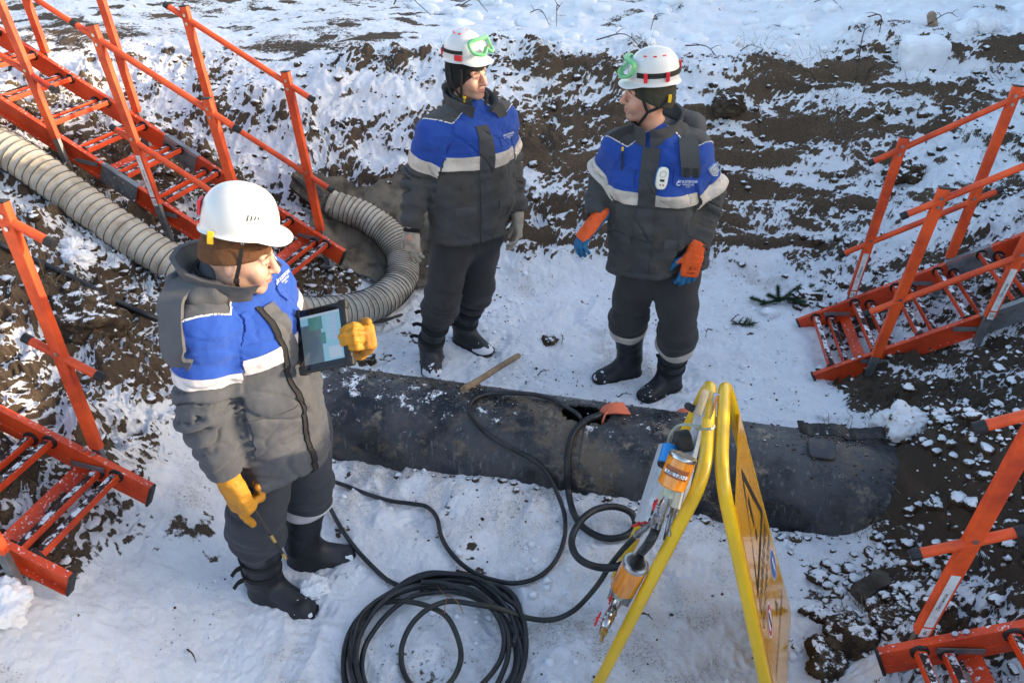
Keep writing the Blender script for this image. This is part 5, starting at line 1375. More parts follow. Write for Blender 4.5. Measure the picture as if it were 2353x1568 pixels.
def glove(wr, d, back, thumb_side, m, root, curl=(.35, .4, .45, .5), spread=.08, thumb=(.6, .5), sc=1.0, name="glove", palm_m=None, cuff=.05, cuff_m=None, curls=None, puff=0.0, h=.0032):
    """wr wrist centre, d towards the knuckles, back = outward normal of the back of the hand, thumb_side +1/-1 along d x back"""
    wr = V(wr); d = unit(d); back = V(back); back = unit(back-d*np.dot(back, d)); s = np.cross(d, back)*thumb_side   # s: thumb side
    k = sc; S = SDF(wr-.24*k*V(1, 1, 1), wr+.24*k*V(1, 1, 1), h)
    pal = wr+d*.055*k
    S.box(pal, (d, s, back), (.052*k, .042*k, (.016+puff)*k), .014*k, .012)
    S.cone(wr-d*.01*k, wr+d*.03*k, .034*k, .036*k, .015, (back, .78)); S.cone(wr-d*cuff*k, wr, .040*k, .035*k, .01, (back, .88))
    S.ell(wr+d*.035*k+s*.022*k-back*.010*k, (d, s, back), (.034*k, .020*k, .018*k), .012)
    Ls = [(.040, .024, .021), (.045, .028, .022), (.042, .026, .021), (.033, .020, .019)]; tips = []
    for j in range(4):
        b = wr+d*(.098-.004*abs(j-1))*k+s*(.031-.0205*j)*k; ang = 0; dr = unit(d+s*spread*(1.5-j)); r_ = (.0112, .0118, .0112, .0100)[j]*k+puff*.25*k
        cu = curls[j] if curls else (curl[j],)*3
        p = b-dr*.012*k
        for seg in range(3):
            ang += cu[seg]; dd = dr*math.cos(ang)-back*math.sin(ang); p2 = p+dd*(Ls[j][seg]+(.012 if seg == 0 else 0))*k; S.cone(p, p2, r_*(1-.06*seg), r_*(1-.06*(seg+1)), .004); p = p2
        tips.append(p)
    b = wr+d*.025*k+s*.030*k-back*.008*k; t1 = unit(d*.75+s*(1.0-thumb[1]*.6)-back*thumb[0]*.5); p = b+t1*.042*k; S.cone(b, p, .0155*k, .0135*k, .008)
    t2 = unit(d*.95+s*(.45-thumb[1]*.8)-back*thumb[0]*.8); p2 = p+t2*.034*k; S.cone(p, p2, .0132*k, .0118*k, .004); t3 = unit(t2-s*.25*thumb[1]); S.cone(p2, p2+t3*.026*k, .0118*k, .0105*k, .003)
    v, q = S.mesh(); v = relax(v, q, 1); n = vnormals(v, q); v = v+n*(.0015*noise3(v[:, 0]*60, v[:, 1]*60, v[:, 2]*60)+.0012*noise3((v@d)*120, v@s*20, v@back*20))[:, None]
    at = {}
    side = (v-wr)@back+.35*((v-wr)@d-.09*k)*-0
    at['palm'] = -side-.004*k+.0+np.where((v-wr)@d > .085*k, .010*k, 0)
    ob = put(name, v, q, m, root, at)
    return ob, tips, (wr, d, back, s)
# ------------------------------------------------------------------ people
def J3(px, Y, z):
    dep = Y*math.cos(CAM_T)+(CAM_H-z)*math.sin(CAM_T); return V((px-1176)/(CAM_F*2352)*dep, Y, z)
def body_mesh(J, H, fr, root, m, head):
    """the continuous figure under the clothes, joined with the head"""
    S = SDF(np.min([J[k] for k in J], 0)-.22, np.max([J[k] for k in J], 0)+.22, .014); f = fr.f
    S.cone(J['chest']+V(0, 0, .08), J['waist'], .14, .125, .03, (f, .66)); S.cone(J['waist'], J['pelvis'], .125, .14, .03, (f, .7)); S.cone(J['neck']-V(0, 0, .05), head.P(0, -.03, -.12), .056, .052, .02)
    for a in 'rl':
        S.cone(J['neck']-V(0, 0, .05), J['s'+a], .06, .052, .03); S.cone(J['s'+a], J['e'+a], .052, .040, .02); S.cone(J['e'+a], J['w'+a], .040, .028, .015)
        d = unit(J['w'+a]-J['e'+a]); S.cone(J['w'+a], J['w'+a]+d*.07, .028, .030, .01)
        S.cone(J['h'+a], J['k'+a], .082, .056, .02); S.cone(J['k'+a], J['a'+a], .052, .036, .02); S.cone(J['a'+a]*V(1, 1, .5)+V(0, 0, .03), J['t'+a]*.6+J['a'+a]*V(.4, .4, 0), .030, .018, .02)
    v, q = S.mesh(); v = relax(v, q, 1)
    hv, hf, at = H; n = len(v)
    return put("body", np.concatenate([v, hv]), np.concatenate([q, hf+n]), m, root, {k: np.concatenate([np.zeros(n), a]) for k, a in at.items()})
def chin_strap(fr, side_pts, parent, clip=None, r=.006, w_=.014):
    for P in side_pts:
        strap(spline([fr.P(*p) for p in P], 6), fr.f, w_, .0025, "chin_strap", m_gear, parent)
    if clip: MB().box(fr.P(*clip), fr.ax, (.012, .02, .03), .003).build("strap_clip", m_yelc, parent)

# ---------- man in the black cap (left of the two standing behind the pipe)
def man_black_cap():
    yaw = math.radians(33)
    J = dict(neck=J3(1076, 3.80, 1.50), chest=J3(1082, 3.80, 1.33), waist=J3(1085, 3.80, 1.10), hem=J3(1084, 3.81, .865),
             sr=J3(994, 3.70, 1.425), er=J3(957, 3.71, 1.19), wr=J3(947, 3.63, .985), sl=J3(1152, 3.91, 1.43), el=J3(1170, 3.96, 1.19), wl=J3(1186, 3.86, .97),
             pelvis=J3(1082, 3.84, .86), hr=J3(1044, 3.79, .83), kr=J3(1016, 3.73, .50), ar=J3(990, 3.78, .15), tr=J3(993, 3.58, .08), hl=J3(1112, 3.88, .83), kl=J3(1094, 3.90, .49), al=J3(1066, 3.99, .15), tl=J3(1125, 3.83, .08))
    root = empty("person", V(J3(1040, 3.8, .05)[0], 3.80, .05), "man in a black knit cap and white helmet with green goggles, smiling", "person")
    hf = Frame(J3(1071, 3.77, 1.682), math.radians(55), math.radians(2), math.radians(-3)); sc = .92
    b = body_mesh(J, make_head(hf, 1.15, sc, lid=.0018), Frame(J['chest'], yaw), root, m_skin1, hf); eyes(hf, b, (-.1, -.05), sc)
    beanie(hf, m_blackknit, root, .024, -.125, sc)
    fh = Frame(hf.P(0, -.004, .083), math.radians(55), math.radians(1), math.radians(-3)); h, P, Sh = helmet(fh, root, .87, kind=0)
    goggles(P, h, h, zc=.068, up=.55); helmet_band(P, h, .040, 1.05, 5.2, dz=-.0, w_=.009)
    for sx in (-1, 1): MB().box(P(sx*.103, .035, .014), fh.ax, (.012, .040, .024), .003).build("red_clip", m_redp, h)
    MB().box(P(.035, -.117, .02), fh.ax, (.03, .012, .03), .003).build("red_clip", m_redp, h)
    for pp in (1.9, 2.6, -1.9, -2.6, 1.2): MB().tube([Sh(pp, .26, .003), Sh(pp+.25, .27, .003)], .003, 8).build("red_vent", m_redp, h)
    chin_strap(hf, [[(.088, -.03, .05), (.088, -.02, -.02), (.070, .02, -.09), (.03, .05, -.125)], [(.088, .04, .05), (.080, .03, -.03), (.070, .02, -.09)], [(-.088, .01, .05), (-.082, .01, -.03), (-.066, .03, -.09), (-.02, .055, -.127), (.03, .05, -.125)]], h, (.062, .03, -.098))
    R = dict(sh=.19, ch=.228, cd=.150, wa=.232, wd=.155, he=.245, hd=.165, ua=.076, fa=.058, band=(-.072, -.004), yoke=(.130,), seam=-.09, band_arm=(.48, .74))
    c = Coat(J, yaw, R, root, m_coatB, seed=3); c.band(m_refl)
    c.piping(m_pipe_)
    m_pl = mat("dark placket", (.048, .048, .052), rough=.85, bump=.4, bump_scale=420)
    c.strip("placket", -.028, .045, -.49, .13, .007, m_pl)
    m_bl = mat("blue cloth", (.016, .058, .29), rough=.8, bump=.4, bump_scale=420, sheen=.1, spec=.3)
    m_gc = mat("dark cloth", (.062, .062, .065), rough=.85, bump=.4, bump_scale=420)
    c.strip("pocket_flap", .075, .200, .015, .062, .006, m_bl); c.strip("pocket_flap", -.190, -.075, .015, .062, .006, m_bl)
    c.strip("pocket_flap", .070, .215, -.30, -.255, .006, m_gc); c.strip("pocket_flap", -.21, -.065, -.30, -.255, .006, m_gc)
    c.logo(-.125, .055, .014, root)
    cf = Frame(J['neck']+c.fr.f*.012+V(0, 0, .01), yaw+.12); collar(c, cf, m_gc, .098, .122, .050, .112, .46, .03); collar(c, cf, m_gc, .078, .092, .07, .098, .5, .01, name="inner_collar", seed=4)
    strap([cf.P(-.06, .12, .03), cf.P(-.10, .115, .0), cf.P(-.13, .10, -.04)], cf.r, .05, .006, "collar_tab", m_gc, c.ob)
    tob, v, q, n, own, tl = trousers(J, yaw, dict(hip=.170, th=.112, kn=.095, an=.082, puff=(.00, .09, .099), end=.165), m_trB, root, seed=2)
    for a, s in (('r', 1), ('l', 2)):
        top = J['k'+a]+(J['a'+a]-J['k'+a])*.18
        bo = boot(J['a'+a], J['t'+a], top, root, m_trB if False else mat("felt boot", (.022, .022, .024), rough=.8, bump=.4, bump_scale=200, col2=(.035, .034, .034), mix_scale=9), .084, .072, .058, .045, straps=((.05, .016), (.14, .014), (.23, .012)), snowy=.75)
    m_g = mat("cream knit glove", (.42, .37, .31), rough=.9, bump=.5, bump_scale=260, col2=(.30, .22, .16), mix_scale=20)
    d = unit(V(.02, -.10, -1)); g, _, _ = glove(J['wr']+unit(J['wr']-J['er'])*.045, d, V(-.35, -.9, .1), 1, m_g, root, (.25, .3, .3, .35), .05, (.5, .2), 1.0, cuff=.03)
    MB().tube([J['wr']+unit(J['wr']-J['er'])*.005, J['wr']+unit(J['wr']-J['er'])*.045], [.044, .042], 20).build("knit_cuff", m_blackknit, root)
    g, _, _ = glove(J['wl']+unit(J['wl']-J['el'])*.05, unit(V(.05, -.2, -1)), V(.9, .2, 0), -1, m_g, root, (.4, .4, .45, .5), .03, (.5, .5), 1.0, cuff=.03)
man_black_cap()

# ---------- man with the radio badge (right of the two)
def man_profile():
    yaw = math.radians(-10)
    J = dict(neck=J3(1502, 3.47, 1.475), chest=J3(1508, 3.47, 1.30), waist=J3(1510, 3.48, 1.06), hem=J3(1512, 3.48, .83),
             sr=J3(1424, 3.54, 1.405), er=J3(1386, 3.60, 1.245), wr=J3(1372, 3.47, 1.115), sl=J3(1590, 3.44, 1.42), el=J3(1634, 3.47, 1.20), wl=J3(1603, 3.36, 1.005),
             pelvis=J3(1512, 3.50, .82), hr=J3(1470, 3.53, .80), kr=J3(1444, 3.57, .47), ar=J3(1446, 3.645, .15), tr=J3(1366, 3.565, .08), hl=J3(1556, 3.47, .80), kl=J3(1556, 3.41, .46), al=J3(1539, 3.515, .15), tl=J3(1472, 3.385, .08))
    root = empty("person", V(J3(1480, 3.5, .05)[0], 3.5, .05), "man in orange and blue gloves with a white badge on his blue chest", "person")
    hf = Frame(J3(1492, 3.44, 1.668), math.radians(-92), math.radians(0), math.radians(4)); sc = .97
    b = body_mesh(J, make_head(hf, 1.15, sc, lid=.0018), Frame(J['chest'], yaw), root, m_skin1, hf); eyes(hf, b, (0, 0), sc)
    beanie(hf, mat("olive knit", (.040, .038, .026), rough=.95, bump=.6, bump_scale=240), root, .024, -.055, sc)
    fh = Frame(hf.P(0, -.006, .079), math.radians(-92), math.radians(4), math.radians(4)); h, P, Sh = helmet(fh, root, .93, kind=1)
    goggles(P, h, h, zc=.058, up=.45); helmet_band(P, h, .034, .75, 5.5, dz=0)
    for sx in (-1, 1):
        for yy in (.045, -.055): MB().box(P(sx*(.099-.1*abs(yy)*.3+.004), yy, .026), fh.ax, (.010, .016, .040), .003).build("red_clip", m_redp, h)
    MB().box(P(0, -.122, .045), fh.ax, (.035, .008, .045), .003).build("red_clip", m_redp, h)
    for pp in (-.9, -1.5, -2.1): MB().tube([Sh(pp-.1, .40, .002), Sh(pp+.1, .40, .002)], .003, 8).build("red_vent", m_redp, h)
    for sx in (-1, 1):
        chin_strap(hf, [[(sx*.088, .05, .05), (sx*.086, .035, .0), (sx*.078, .012, -.050)], [(sx*.086, -.075, .03), (sx*.086, -.04, -.02), (sx*.078, .012, -.050)], [(sx*.078, .012, -.050), (sx*.062, .03, -.09), (sx*.03, .045, -.125), (0, .05, -.13)]], h, None, w_=.013)
    MB().box(hf.P(-.088, -.075, .015), hf.ax, (.008, .014, .034), .003).build("strap_clip", m_yelc, h)
    R = dict(sh=.19, ch=.222, cd=.150, wa=.226, wd=.155, he=.252, hd=.172, ua=.078, fa=.062, band=(-.104, -.042), yoke=(.130,), seam=-.12, band_arm=(.63, .88))
    c = Coat(J, yaw, R, root, m_coatB, seed=9); c.band(m_refl); c.piping(m_pipe_)
    m_pl = _M["dark placket"]; m_bl = _M["blue cloth"]; m_gc = _M["dark cloth"]
    c.strip("placket", -.005, .075, -.50, .16, .007, m_pl)
    c.strip("pocket_flap", -.185, -.075, .005, .075, .006, m_bl); c.strip("pocket_flap", .10, .19, -.02, .060, .006, m_bl)
    c.strip("pocket_flap", -.215, -.065, -.31, -.265, .005, m_gc); c.strip("pocket_flap", .09, .21, -.31, -.265, .005, m_gc)
    c.logo(-.115, .012, .016, root)
    # badge clipped to the placket: gas detector
    p, n = c.surf_point(-.022, .028); F2 = Frame(p+n*.018, yaw+.25, -.12, .1)
    det = MB(); pr = []
    o_ = [(math.copysign(abs(math.cos(t))**.6, math.cos(t))*.027, math.copysign(abs(math.sin(t))**.75, math.sin(t))*.050) for t in np.linspace(0, 2*math.pi, 33)[:-1]]
    vs = [F2.P(x, -.010, z) for x, z in o_]+[F2.P(x, .004, z) for x, z in o_]+[F2.P(x*.86, .009, z*.92) for x, z in o_]; N_ = 32
    fs = [(k, (k+1) % N_, N_+(k+1) % N_, N_+k) for k in range(N_)]+[(N_+k, N_+(k+1) % N_, 2*N_+(k+1) % N_, 2*N_+k) for k in range(N_)]+[tuple(range(2*N_, 3*N_))]
    badge = empty("gas_detector", F2.o, "white and blue gas detector badge clipped on the blue chest beside the placket", "gas detector")
    body_ = MB().add(vs, fs, True).build("case", mat("detector white", (.66, .66, .60), rough=.4), badge); MB().add([F2.P(x*1.05, -.012, z*1.03) for x, z in o_]+[F2.P(x*1.05, .001, z*1.03) for x, z in o_], fs[:32], True).build("case_edge", mat("detector blue", (.03, .20, .55), rough=.4), badge)
    MB().tube([F2.P(.013*math.cos(t), .0095, .020+.013*math.sin(t)) for t in np.linspace(0, 2*math.pi, 21)], .0012, 6, False).build("sensor_ring", m_gal, badge); MB().box(F2.P(0, .0095, -.008), F2.ax, (.020, .002, .010)).build("display", m_ink, badge)
    for x, mm in ((.006, m_gal), (-.007, m_redp)): MB().cyl(F2.P(x, .009, -.028), F2.P(x, .0105, -.028), .0042, 12).build("button", mm, badge)
    # pen
    p, n = c.surf_point(.160, .075); MB().cyl(p+n*.008-V(0, 0, .035), p+n*.014+V(0, 0, .055), .0042, 8).cyl(p, p+n*.01, .002, 6).build("pen", m_blk, c.ob); MB().cyl(p+n*.014+V(0, 0, .055), p+n*.015+V(0, 0, .072), .0048, 8).build("pen_cap", m_yelc, c.ob)
    # sleeve patch
    el, sl = J['el'], J['sl']; ax = unit(el-sl); cen = sl+(el-sl)*.40; out = unit(V(.55, -.80, .1)); out = unit(out-ax*(out@ax)); X = unit(np.cross(-ax, out)); cp = cen+out*.095
    pent = [(-.020, .024), (.020, .024), (.020, -.012), (0, -.030), (-.020, -.012)]
    for k_, mm, pr in ((1.0, m_white, .0), (.88, mat("patch grey", (.22, .26, .30), rough=.6), .0015)): MB().add([cp+X*x*k_-ax*y*k_+out*pr for x, y in pent]+[cp+X*x*k_-ax*y*k_-out*.02 for x, y in pent], [(0, 1, 2, 3, 4)]+[(i, 5+i, 5+(i+1) % 5, (i+1) % 5) for i in range(5)]).build("sleeve_patch", mm, c.ob)
    text_mesh("Газ", .013, cp+out*.002-ax*.010, X, -ax, "sleeve_patch_text", m_white, c.ob); text_mesh("УХТА", .010, cp+out*.002+ax*.006, X, -ax, "sleeve_patch_text", m_white, c.ob)
    cf = Frame(J['neck']+c.fr.f*.010+V(0, 0, .01), yaw-.25); collar(c, cf, m_gc, .102, .122, .062, .125, .10, .01, th=.012)
    # collar wing and hood
    strap([cf.P(.075, .085, .050), cf.P(.12, .10, .030), cf.P(.165, .095, -.004)], unit(cf.f+cf.u), .07, .006, "collar_wing", m_gc, c.ob)
    S = SDF(J['neck']-V(.30, .12, .32), J['neck']+V(.36, .36, .18), .008); F = c.fr
    S.ell(F.P(-.06, -.15, .205), F.ax, (.150, .075, .060), .03); S.cone(F.P(-.02, -.12, .25), F.P(-.15, -.06, .20), .060, .052, .03); S.cone(F.P(-.13, -.06, .215), F.P(-.19, .0, .14), .045, .038, .02); S.cone(F.P(.05, -.14, .22), F.P(.10, -.08, .20), .05, .045, .03)
    S.ell(F.P(-.06, -.16, .275), F.ax, (.11, .05, .035), .02, 'sub')
    v, q = S.mesh(); v = relax(v, q, 2); nn = vnormals(v, q); v = v+nn*(.010*noise3(v[:, 0]*9, v[:, 1]*9, v[:, 2]*14)+.004*noise3(v[:, 0]*25, v[:, 1]*25, v[:, 2]*30))[:, None]; put("hood", v, q, m_gc, c.ob)
    # hood flap with two velcro pads hanging over the left chest
    pf = []; ymx = 0
    for (x, z) in ((-.120, .20), (-.128, .165), (-.136, .125), (-.144, .085), (-.150, .050)):
        p, n = c.surf_point(x, z); yl = float((p-c.fr.o)@c.fr.f); ymx = max(ymx, yl); pf.append(c.fr.P(x, ymx+.020, z))
    fl = strap(spline(pf, 5), c.fr.r, .082, .010, "hood_flap", m_gc, c.ob)
    t_ = unit(pf[-2]-pf[-1]); nn_ = unit(np.cross(c.fr.r, t_)); nn_ = nn_ if nn_@c.fr.f > 0 else -nn_
    for dx in (-.019, .019): MB().box(pf[-1]*.6+pf[-2]*.4+nn_*.0075+c.fr.r*dx, (c.fr.r, t_, nn_), (.026, .044, .004), .001).build("velcro_pad", m_blk, fl)
    tob, v, q, n, own, tl = trousers(J, yaw, dict(hip=.172, th=.115, kn=.096, an=.090, puff=(.0, .06, .096), end=.120), m_trB, root, seed=5)
    for a, s in (('r', 1), ('l', 2)):
        k_ = J['k'+a]; d = unit(J['a'+a]-k_)
        g = np.minimum(tl-.068, .118-tl); patch("reflective_band", v, q, n, g, .004, m_refl, tob, own == s)
        top = k_+d*.11; boot(J['a'+a], J['t'+a], top, root, m_boot, .083, .068, .058, .045, straps=((.09, .008), (.17, .008)) if a == 'l' else (), snowy=.45)
    # two-tone gloves
    m_g = mat("orange and blue glove", (.78, .10, .012), rough=.6, bump=.4, bump_scale=240, attr=[("palm", .0, (.02, .14, .30))])
    dr = unit(V(-.62, -.25, -.75)); glove(J['wr']+unit(J['wr']-J['er'])*.05, dr, V(-.75, -.30, .58), 1, m_g, root, (.55, .6, .65, .7), .06, (.7, .6), 1.08, cuff=.04, curls=[(.35, .5, .4), (.4, .5, .4), (.45, .55, .4), (.5, .6, .4)])
    g, _, (w0, dd, bk, sd) = glove(J['wl']+unit(J['wl']-J['el'])*.055, unit(V(-.16, -.10, -1)), V(.10, -1, -.05), 1, m_g, root, (.3, .35, .4, .4), .07, (.5, .15), 1.12, cuff=.05, curls=[(.25, .6, .7), (.25, .65, .7), (.3, .7, .7), (.3, .7, .7)])
    c0_ = w0+dd*.065+bk*.022; text_mesh("КОМУС", .013, c0_+dd*.028, sd*-1 if False else unit(np.cross(-dd, bk)), -dd, "glove_print", m_ink, g, .002); text_mesh("EN 388", .012, c0_-dd*.004+sd*.012, dd, unit(np.cross(-dd, bk)), "glove_print", m_ink, g, .002)
    text_mesh("2Х", .012, c0_+dd*.006-sd*.014, unit(np.cross(-dd, bk)), -dd, "glove_print", m_ink, g, .002)
man_profile()

# ---------- man with the tablet
def man_tablet():
    yaw = math.radians(75)
    J = dict(neck=J3(512, 2.17, 1.40), chest=J3(560, 2.18, 1.22), waist=J3(596, 2.18, .98), hem=J3(628, 2.18, .725),
             sr=J3(460, 2.01, 1.330), er=J3(462, 1.95, 1.07), wr=J3(514, 1.935, .855), sl=J3(606, 2.355, 1.325), el=J3(672, 2.45, 1.10), wl=J3(772, 2.27, 1.10),
             pelvis=J3(650, 2.20, .78), hr=J3(610, 2.13, .76), kr=J3(588, 2.08, .46), ar=J3(606, 2.12, .11), tr=J3(716, 2.015, .03), hl=J3(690, 2.28, .76), kl=J3(702, 2.29, .47), al=J3(696, 2.29, .11), tl=J3(826, 2.31, .03))
    root = empty("person", V(J3(680, 2.2, 0)[0], 2.2, 0), "man in yellow gloves and brown cap looking down at the tablet in his hand", "person")
    hf = Frame(J3(546, 2.145, 1.518), math.radians(97), math.radians(13), math.radians(2)); sc = .96
    m_sk = skin_mat("pale skin", (.52, .31, .23), (.46, .24, .18), (.12, .08, .05))
    b = body_mesh(J, make_head(hf, .1, sc, lid=.004), Frame(J['chest'], yaw), root, m_sk, hf); eyes(hf, b, (0, -.5), sc)
    beanie(hf, mat("brown knit", (.115, .048, .020), rough=.95, bump=.6, bump_scale=240, col2=(.085, .036, .015), mix_scale=30), root, .030, -.020, sc)
    fh = Frame(hf.P(0, .006, .103), math.radians(97), math.radians(12), math.radians(3)); h, P, Sh = helmet(fh, root, .95, kind=1)
    MB().box(P(0, -.124, .045), fh.ax, (.05, .010, .045), .003).build("red_clip", m_redp, h)
    for sx in (-1, 1):
        for k in range(4):
            pp = sx*(1.26-.10*k); MB().tube([Sh(pp-.02*sx, .705+.010*k, .0006), Sh(pp+.02*sx, .80-.006*k, .0006)], .0016, 6).build("vent_slot", m_blk, h)
    MB().box(P(.096, -.075, -.018), fh.ax, (.006, .018, .040), .003).build("strap_clip", m_yelc, h); MB().tube([P(.106, .02+.004*math.cos(t), -.018+.004*math.sin(t)) for t in np.linspace(0, 2*math.pi, 13)], .0013, 6, False).build("strap_ring", m_chrome, h)
    for sx in (-1, 1): chin_strap(hf, [[(sx*.090, .022, .065), (sx*.086, .018, .010), (sx*.076, .012, -.050), (sx*.055, .028, -.10), (sx*.02, .045, -.128), (0, .05, -.130)]], h, None, w_=.012)
    MB().box(hf.P(.078, .012, -.048), hf.ax, (.008, .018, .016), .003).build("strap_slider", m_gear, h)
    R = dict(sh=.19, ch=.200, cd=.170, wa=.210, wd=.195, he=.215, hd=.200, ua=.082, fa=.062, band=(-.040, .016), band_slope=0.0, yoke=(.150,), seam=-.08, band_arm=(.46, .61))
    c = Coat(J, yaw, R, root, m_coatF, seed=14, h=.0065)
    c.band(m_reflF); c.piping(m_pipe_)
    m_gF = mat("grey quilted cloth", (.085, .088, .10), rough=.85, bump=.4, bump_scale=420, col2=(.065, .066, .075), mix_scale=6); m_bF = mat("bright blue cloth", (.020, .072, .36), rough=.8, bump=.4, bump_scale=420, sheen=.1, spec=.3)
    m_in = mat("black lining", (.014, .013, .014), rough=.9)
    c.strip("placket", .000, .050, -.50, .14, .010, m_gF); c.strip("zip_lining", .050, .066, -.50, .15, .006, m_in)
    c.strip("pocket_flap", .095, .180, .100, .150, .008, m_bF); c.strip("chest_pocket", .090, .185, .060, .122, .005, m_bF); c.strip("pocket_flap", -.17, -.065, .105, .150, .008, m_bF)
    c.strip("side_pocket", .075, .205, -.36, -.20, .005, m_gF)
    c.logo(-.125, .150, .016, root)
    cf = Frame(J['neck']+c.fr.f*.022+V(0, 0, .0), yaw+.05); collar(c, cf, m_gF, .102, .130, .055, .125, .42, .04, th=.014); collar(c, cf, m_blackknit, .070, .078, .05, .085, .3, .0, name="neck_warmer", seed=2)
    # hood thrown back
    N0 = J['neck']; F = c.fr; S = SDF(N0-V(.36, .34, .30), N0+V(.20, .30, .16), .007)
    S.cone(F.P(.115, -.03, .205), F.P(.07, -.115, .185), .050, .062, .03); S.cone(F.P(.07, -.115, .185), F.P(-.06, -.135, .19), .062, .062, .03); S.cone(F.P(-.06, -.15, .19), F.P(-.12, -.04, .21), .075, .05, .03)
    S.ell(F.P(.05, -.150, .14), F.ax, (.105, .060, .070), .03); S.cone(F.P(.115, .02, .215), F.P(.13, -.03, .20), .040, .052, .02)
    S.cone(F.P(.075, -.115, .262), F.P(-.05, -.13, .262), .036, .036, .02, None, 'sub'); S.ell(F.P(.02, -.02, .27), F.ax, (.075, .08, .10), .02, 'sub')
    v, q = S.mesh(); v = relax(v, q, 2); nn = vnormals(v, q); v = v+nn*(.014*noise3(v[:, 0]*8, v[:, 1]*8+3, v[:, 2]*11)+.007*noise3(v[:, 0]*19, v[:, 1]*19, v[:, 2]*24))[:, None]; ho = put("hood", v, q, m_gF, c.ob)
    # flap of the hood over the right shoulder
    def sp(x, y, z, o): 
        t = F.P(x, y, z); i = int(np.argmin(np.sum((c.v-t)**2, 1))); return c.v[i]+c.n[i]*o
    pts = [F.P(.118, -.055, .250), sp(.15, -.045, .19, .038), sp(.19, -.025, .14, .028), sp(.215, -.020, .08, .022), sp(.225, -.020, .04, .020)]
    strap(spline(pts, 6), unit(F.f*.9+F.r*.1), .082, .012, "hood_flap", m_gF, c.ob)
    tob, v, q, n, own, tl = trousers(J, yaw, dict(hip=.165, th=.112, kn=.098, an=.088, puff=(-.02, .07, .100), end=.150), m_trF, root, seed=8)
    g = np.minimum(tl-.098, .142-tl); patch("reflective_band", v, q, n, g, .005, m_reflF, tob, own == 2)
    for a in 'rl':
        k_ = J['k'+a]; d = unit(J['a'+a]-k_); boot(J['a'+a], J['t'+a], k_+d*.10, root, m_boot, .086, .070, .062, -.002, snowy=.42, straps=((.10, .008), (.18, .008)) if a == 'r' else ())
    m_g = mat("yellow leather glove", (.50, .22, .012), rough=.6, bump=.5, bump_scale=90, col2=(.38, .15, .010), mix_scale=14)
    wr = J['wr']+unit(J['wr']-J['er'])*.055
    g, tips, (w0, dd, bk, sd) = glove(wr, unit(V(.26, -.08, -.95)), V(-.55, -.82, .10), 1, m_g, root, sc=1.22, cuff=.065, spread=.02, thumb=(.9, .1), curls=[(.10, .1, .1), (1.2, 1.3, .8), (1.3, 1.3, .8), (1.3, 1.3, .8)], puff=.006)
    # rod in the right hand
    a = w0+dd*.085-bk*.030+sd*.01; tip = J3(650, 1.90, .49)
    o = MB().tube([a-unit(tip-a)*.05, a+(tip-a)*.25, a+(tip-a)*.26, tip], [.010, .010, .0065, .005], 12).build("sampling_probe", m_blk); tag(o, "thin black probe with a yellow tip in the man's right glove", "probe")
    MB().cyl(tip-unit(tip-a)*.002, tip+unit(tip-a)*.022, .0062, 10).build("probe_tip", m_brass, o); t_ = a+(tip-a)*.68; MB().cyl(t_, t_+unit(tip-a)*.03, .0068, 10).build("probe_ring", m_brass, o)
    # tablet
    n_ = unit(V(-.30, -.75, .59)); c_ = J3(746, 2.13, 1.222)
    C = [onplane(x, y, c_, n_) for x, y in ((681, 716), (796, 690), (812, 835), (690, 862))]
    ct = sum(C)/4; X = unit((C[1]-C[0])+(C[2]-C[3])); Y = unit((C[0]-C[3])+(C[1]-C[2])); Y = unit(Y-X*(X@Y)); Wd = (np.linalg.norm(C[1]-C[0])+np.linalg.norm(C[2]-C[3]))/2; Ht = (np.linalg.norm(C[0]-C[3])+np.linalg.norm(C[1]-C[2]))/2; n_ = np.cross(X, Y)
    tb = empty("tablet", ct, "rugged black tablet with a lit blue screen held in yellow gloved fingers", "tablet")
    MB().box(ct, (X, Y, n_), (Wd, Ht, .022), .009).build("case", mat("tablet rubber", (.018, .019, .022), rough=.55), tb)
    for sx in (-1, 1):
        for sy in (-1, 1): MB().box(ct+X*sx*(Wd/2-.012)+Y*sy*(Ht/2-.012), (X, Y, n_), (.032, .032, .027), .008).build("corner_bumper", m_blk, tb)
    MB().box(ct+n_*.0112, (X, Y, n_), (Wd-.014, Ht-.014, .002)).build("bezel", mat("glass bezel", (.006, .006, .008), rough=.08), tb)
    ms = bpy.data.materials.new("tablet screen"); ms.use_nodes = True; N = ms.node_tree.nodes; L = ms.node_tree.links; p = N["Principled BSDF"]
    p.inputs['Base Color'].default_value = (.05, .07, .08, 1); p.inputs['Roughness'].default_value = .08; p.inputs['Emission Color'].default_value = (.22, .46, .62, 1); p.inputs['Emission Strength'].default_value = .17
    sw, sh = Wd-.046, Ht-.050; s_c = ct+n_*.0125
    sc_ = MB().add([s_c-X*sw/2-Y*sh/2, s_c+X*sw/2-Y*sh/2, s_c+X*sw/2+Y*sh/2, s_c-X*sw/2+Y*sh/2], [(0, 1, 2, 3)]).build("screen", ms, tb)
    me2 = ms.copy(); me2.node_tree.nodes["Principled BSDF"].inputs['Emission Color'].default_value = (.36, .42, .66, 1)
    MB().add([s_c+n_*.0004+X*(sw*.30)-Y*sh*.1, s_c+n_*.0004+X*(sw*.38)-Y*sh*.1, s_c+n_*.0004+X*(sw*.38)+Y*sh*.46, s_c+n_*.0004+X*(sw*.30)+Y*sh*.46], [(0, 1, 2, 3)]).build("screen_column", me2, sc_)
    def quad(x0, y0, x1, y1, nm, m, h=.0004): return MB().add([s_c+n_*h+X*sw*x0+Y*sh*y0, s_c+n_*h+X*sw*x1+Y*sh*y0, s_c+n_*h+X*sw*x1+Y*sh*y1, s_c+n_*h+X*sw*x0+Y*sh*y1], [(0, 1, 2, 3)]).build(nm, m, sc_)
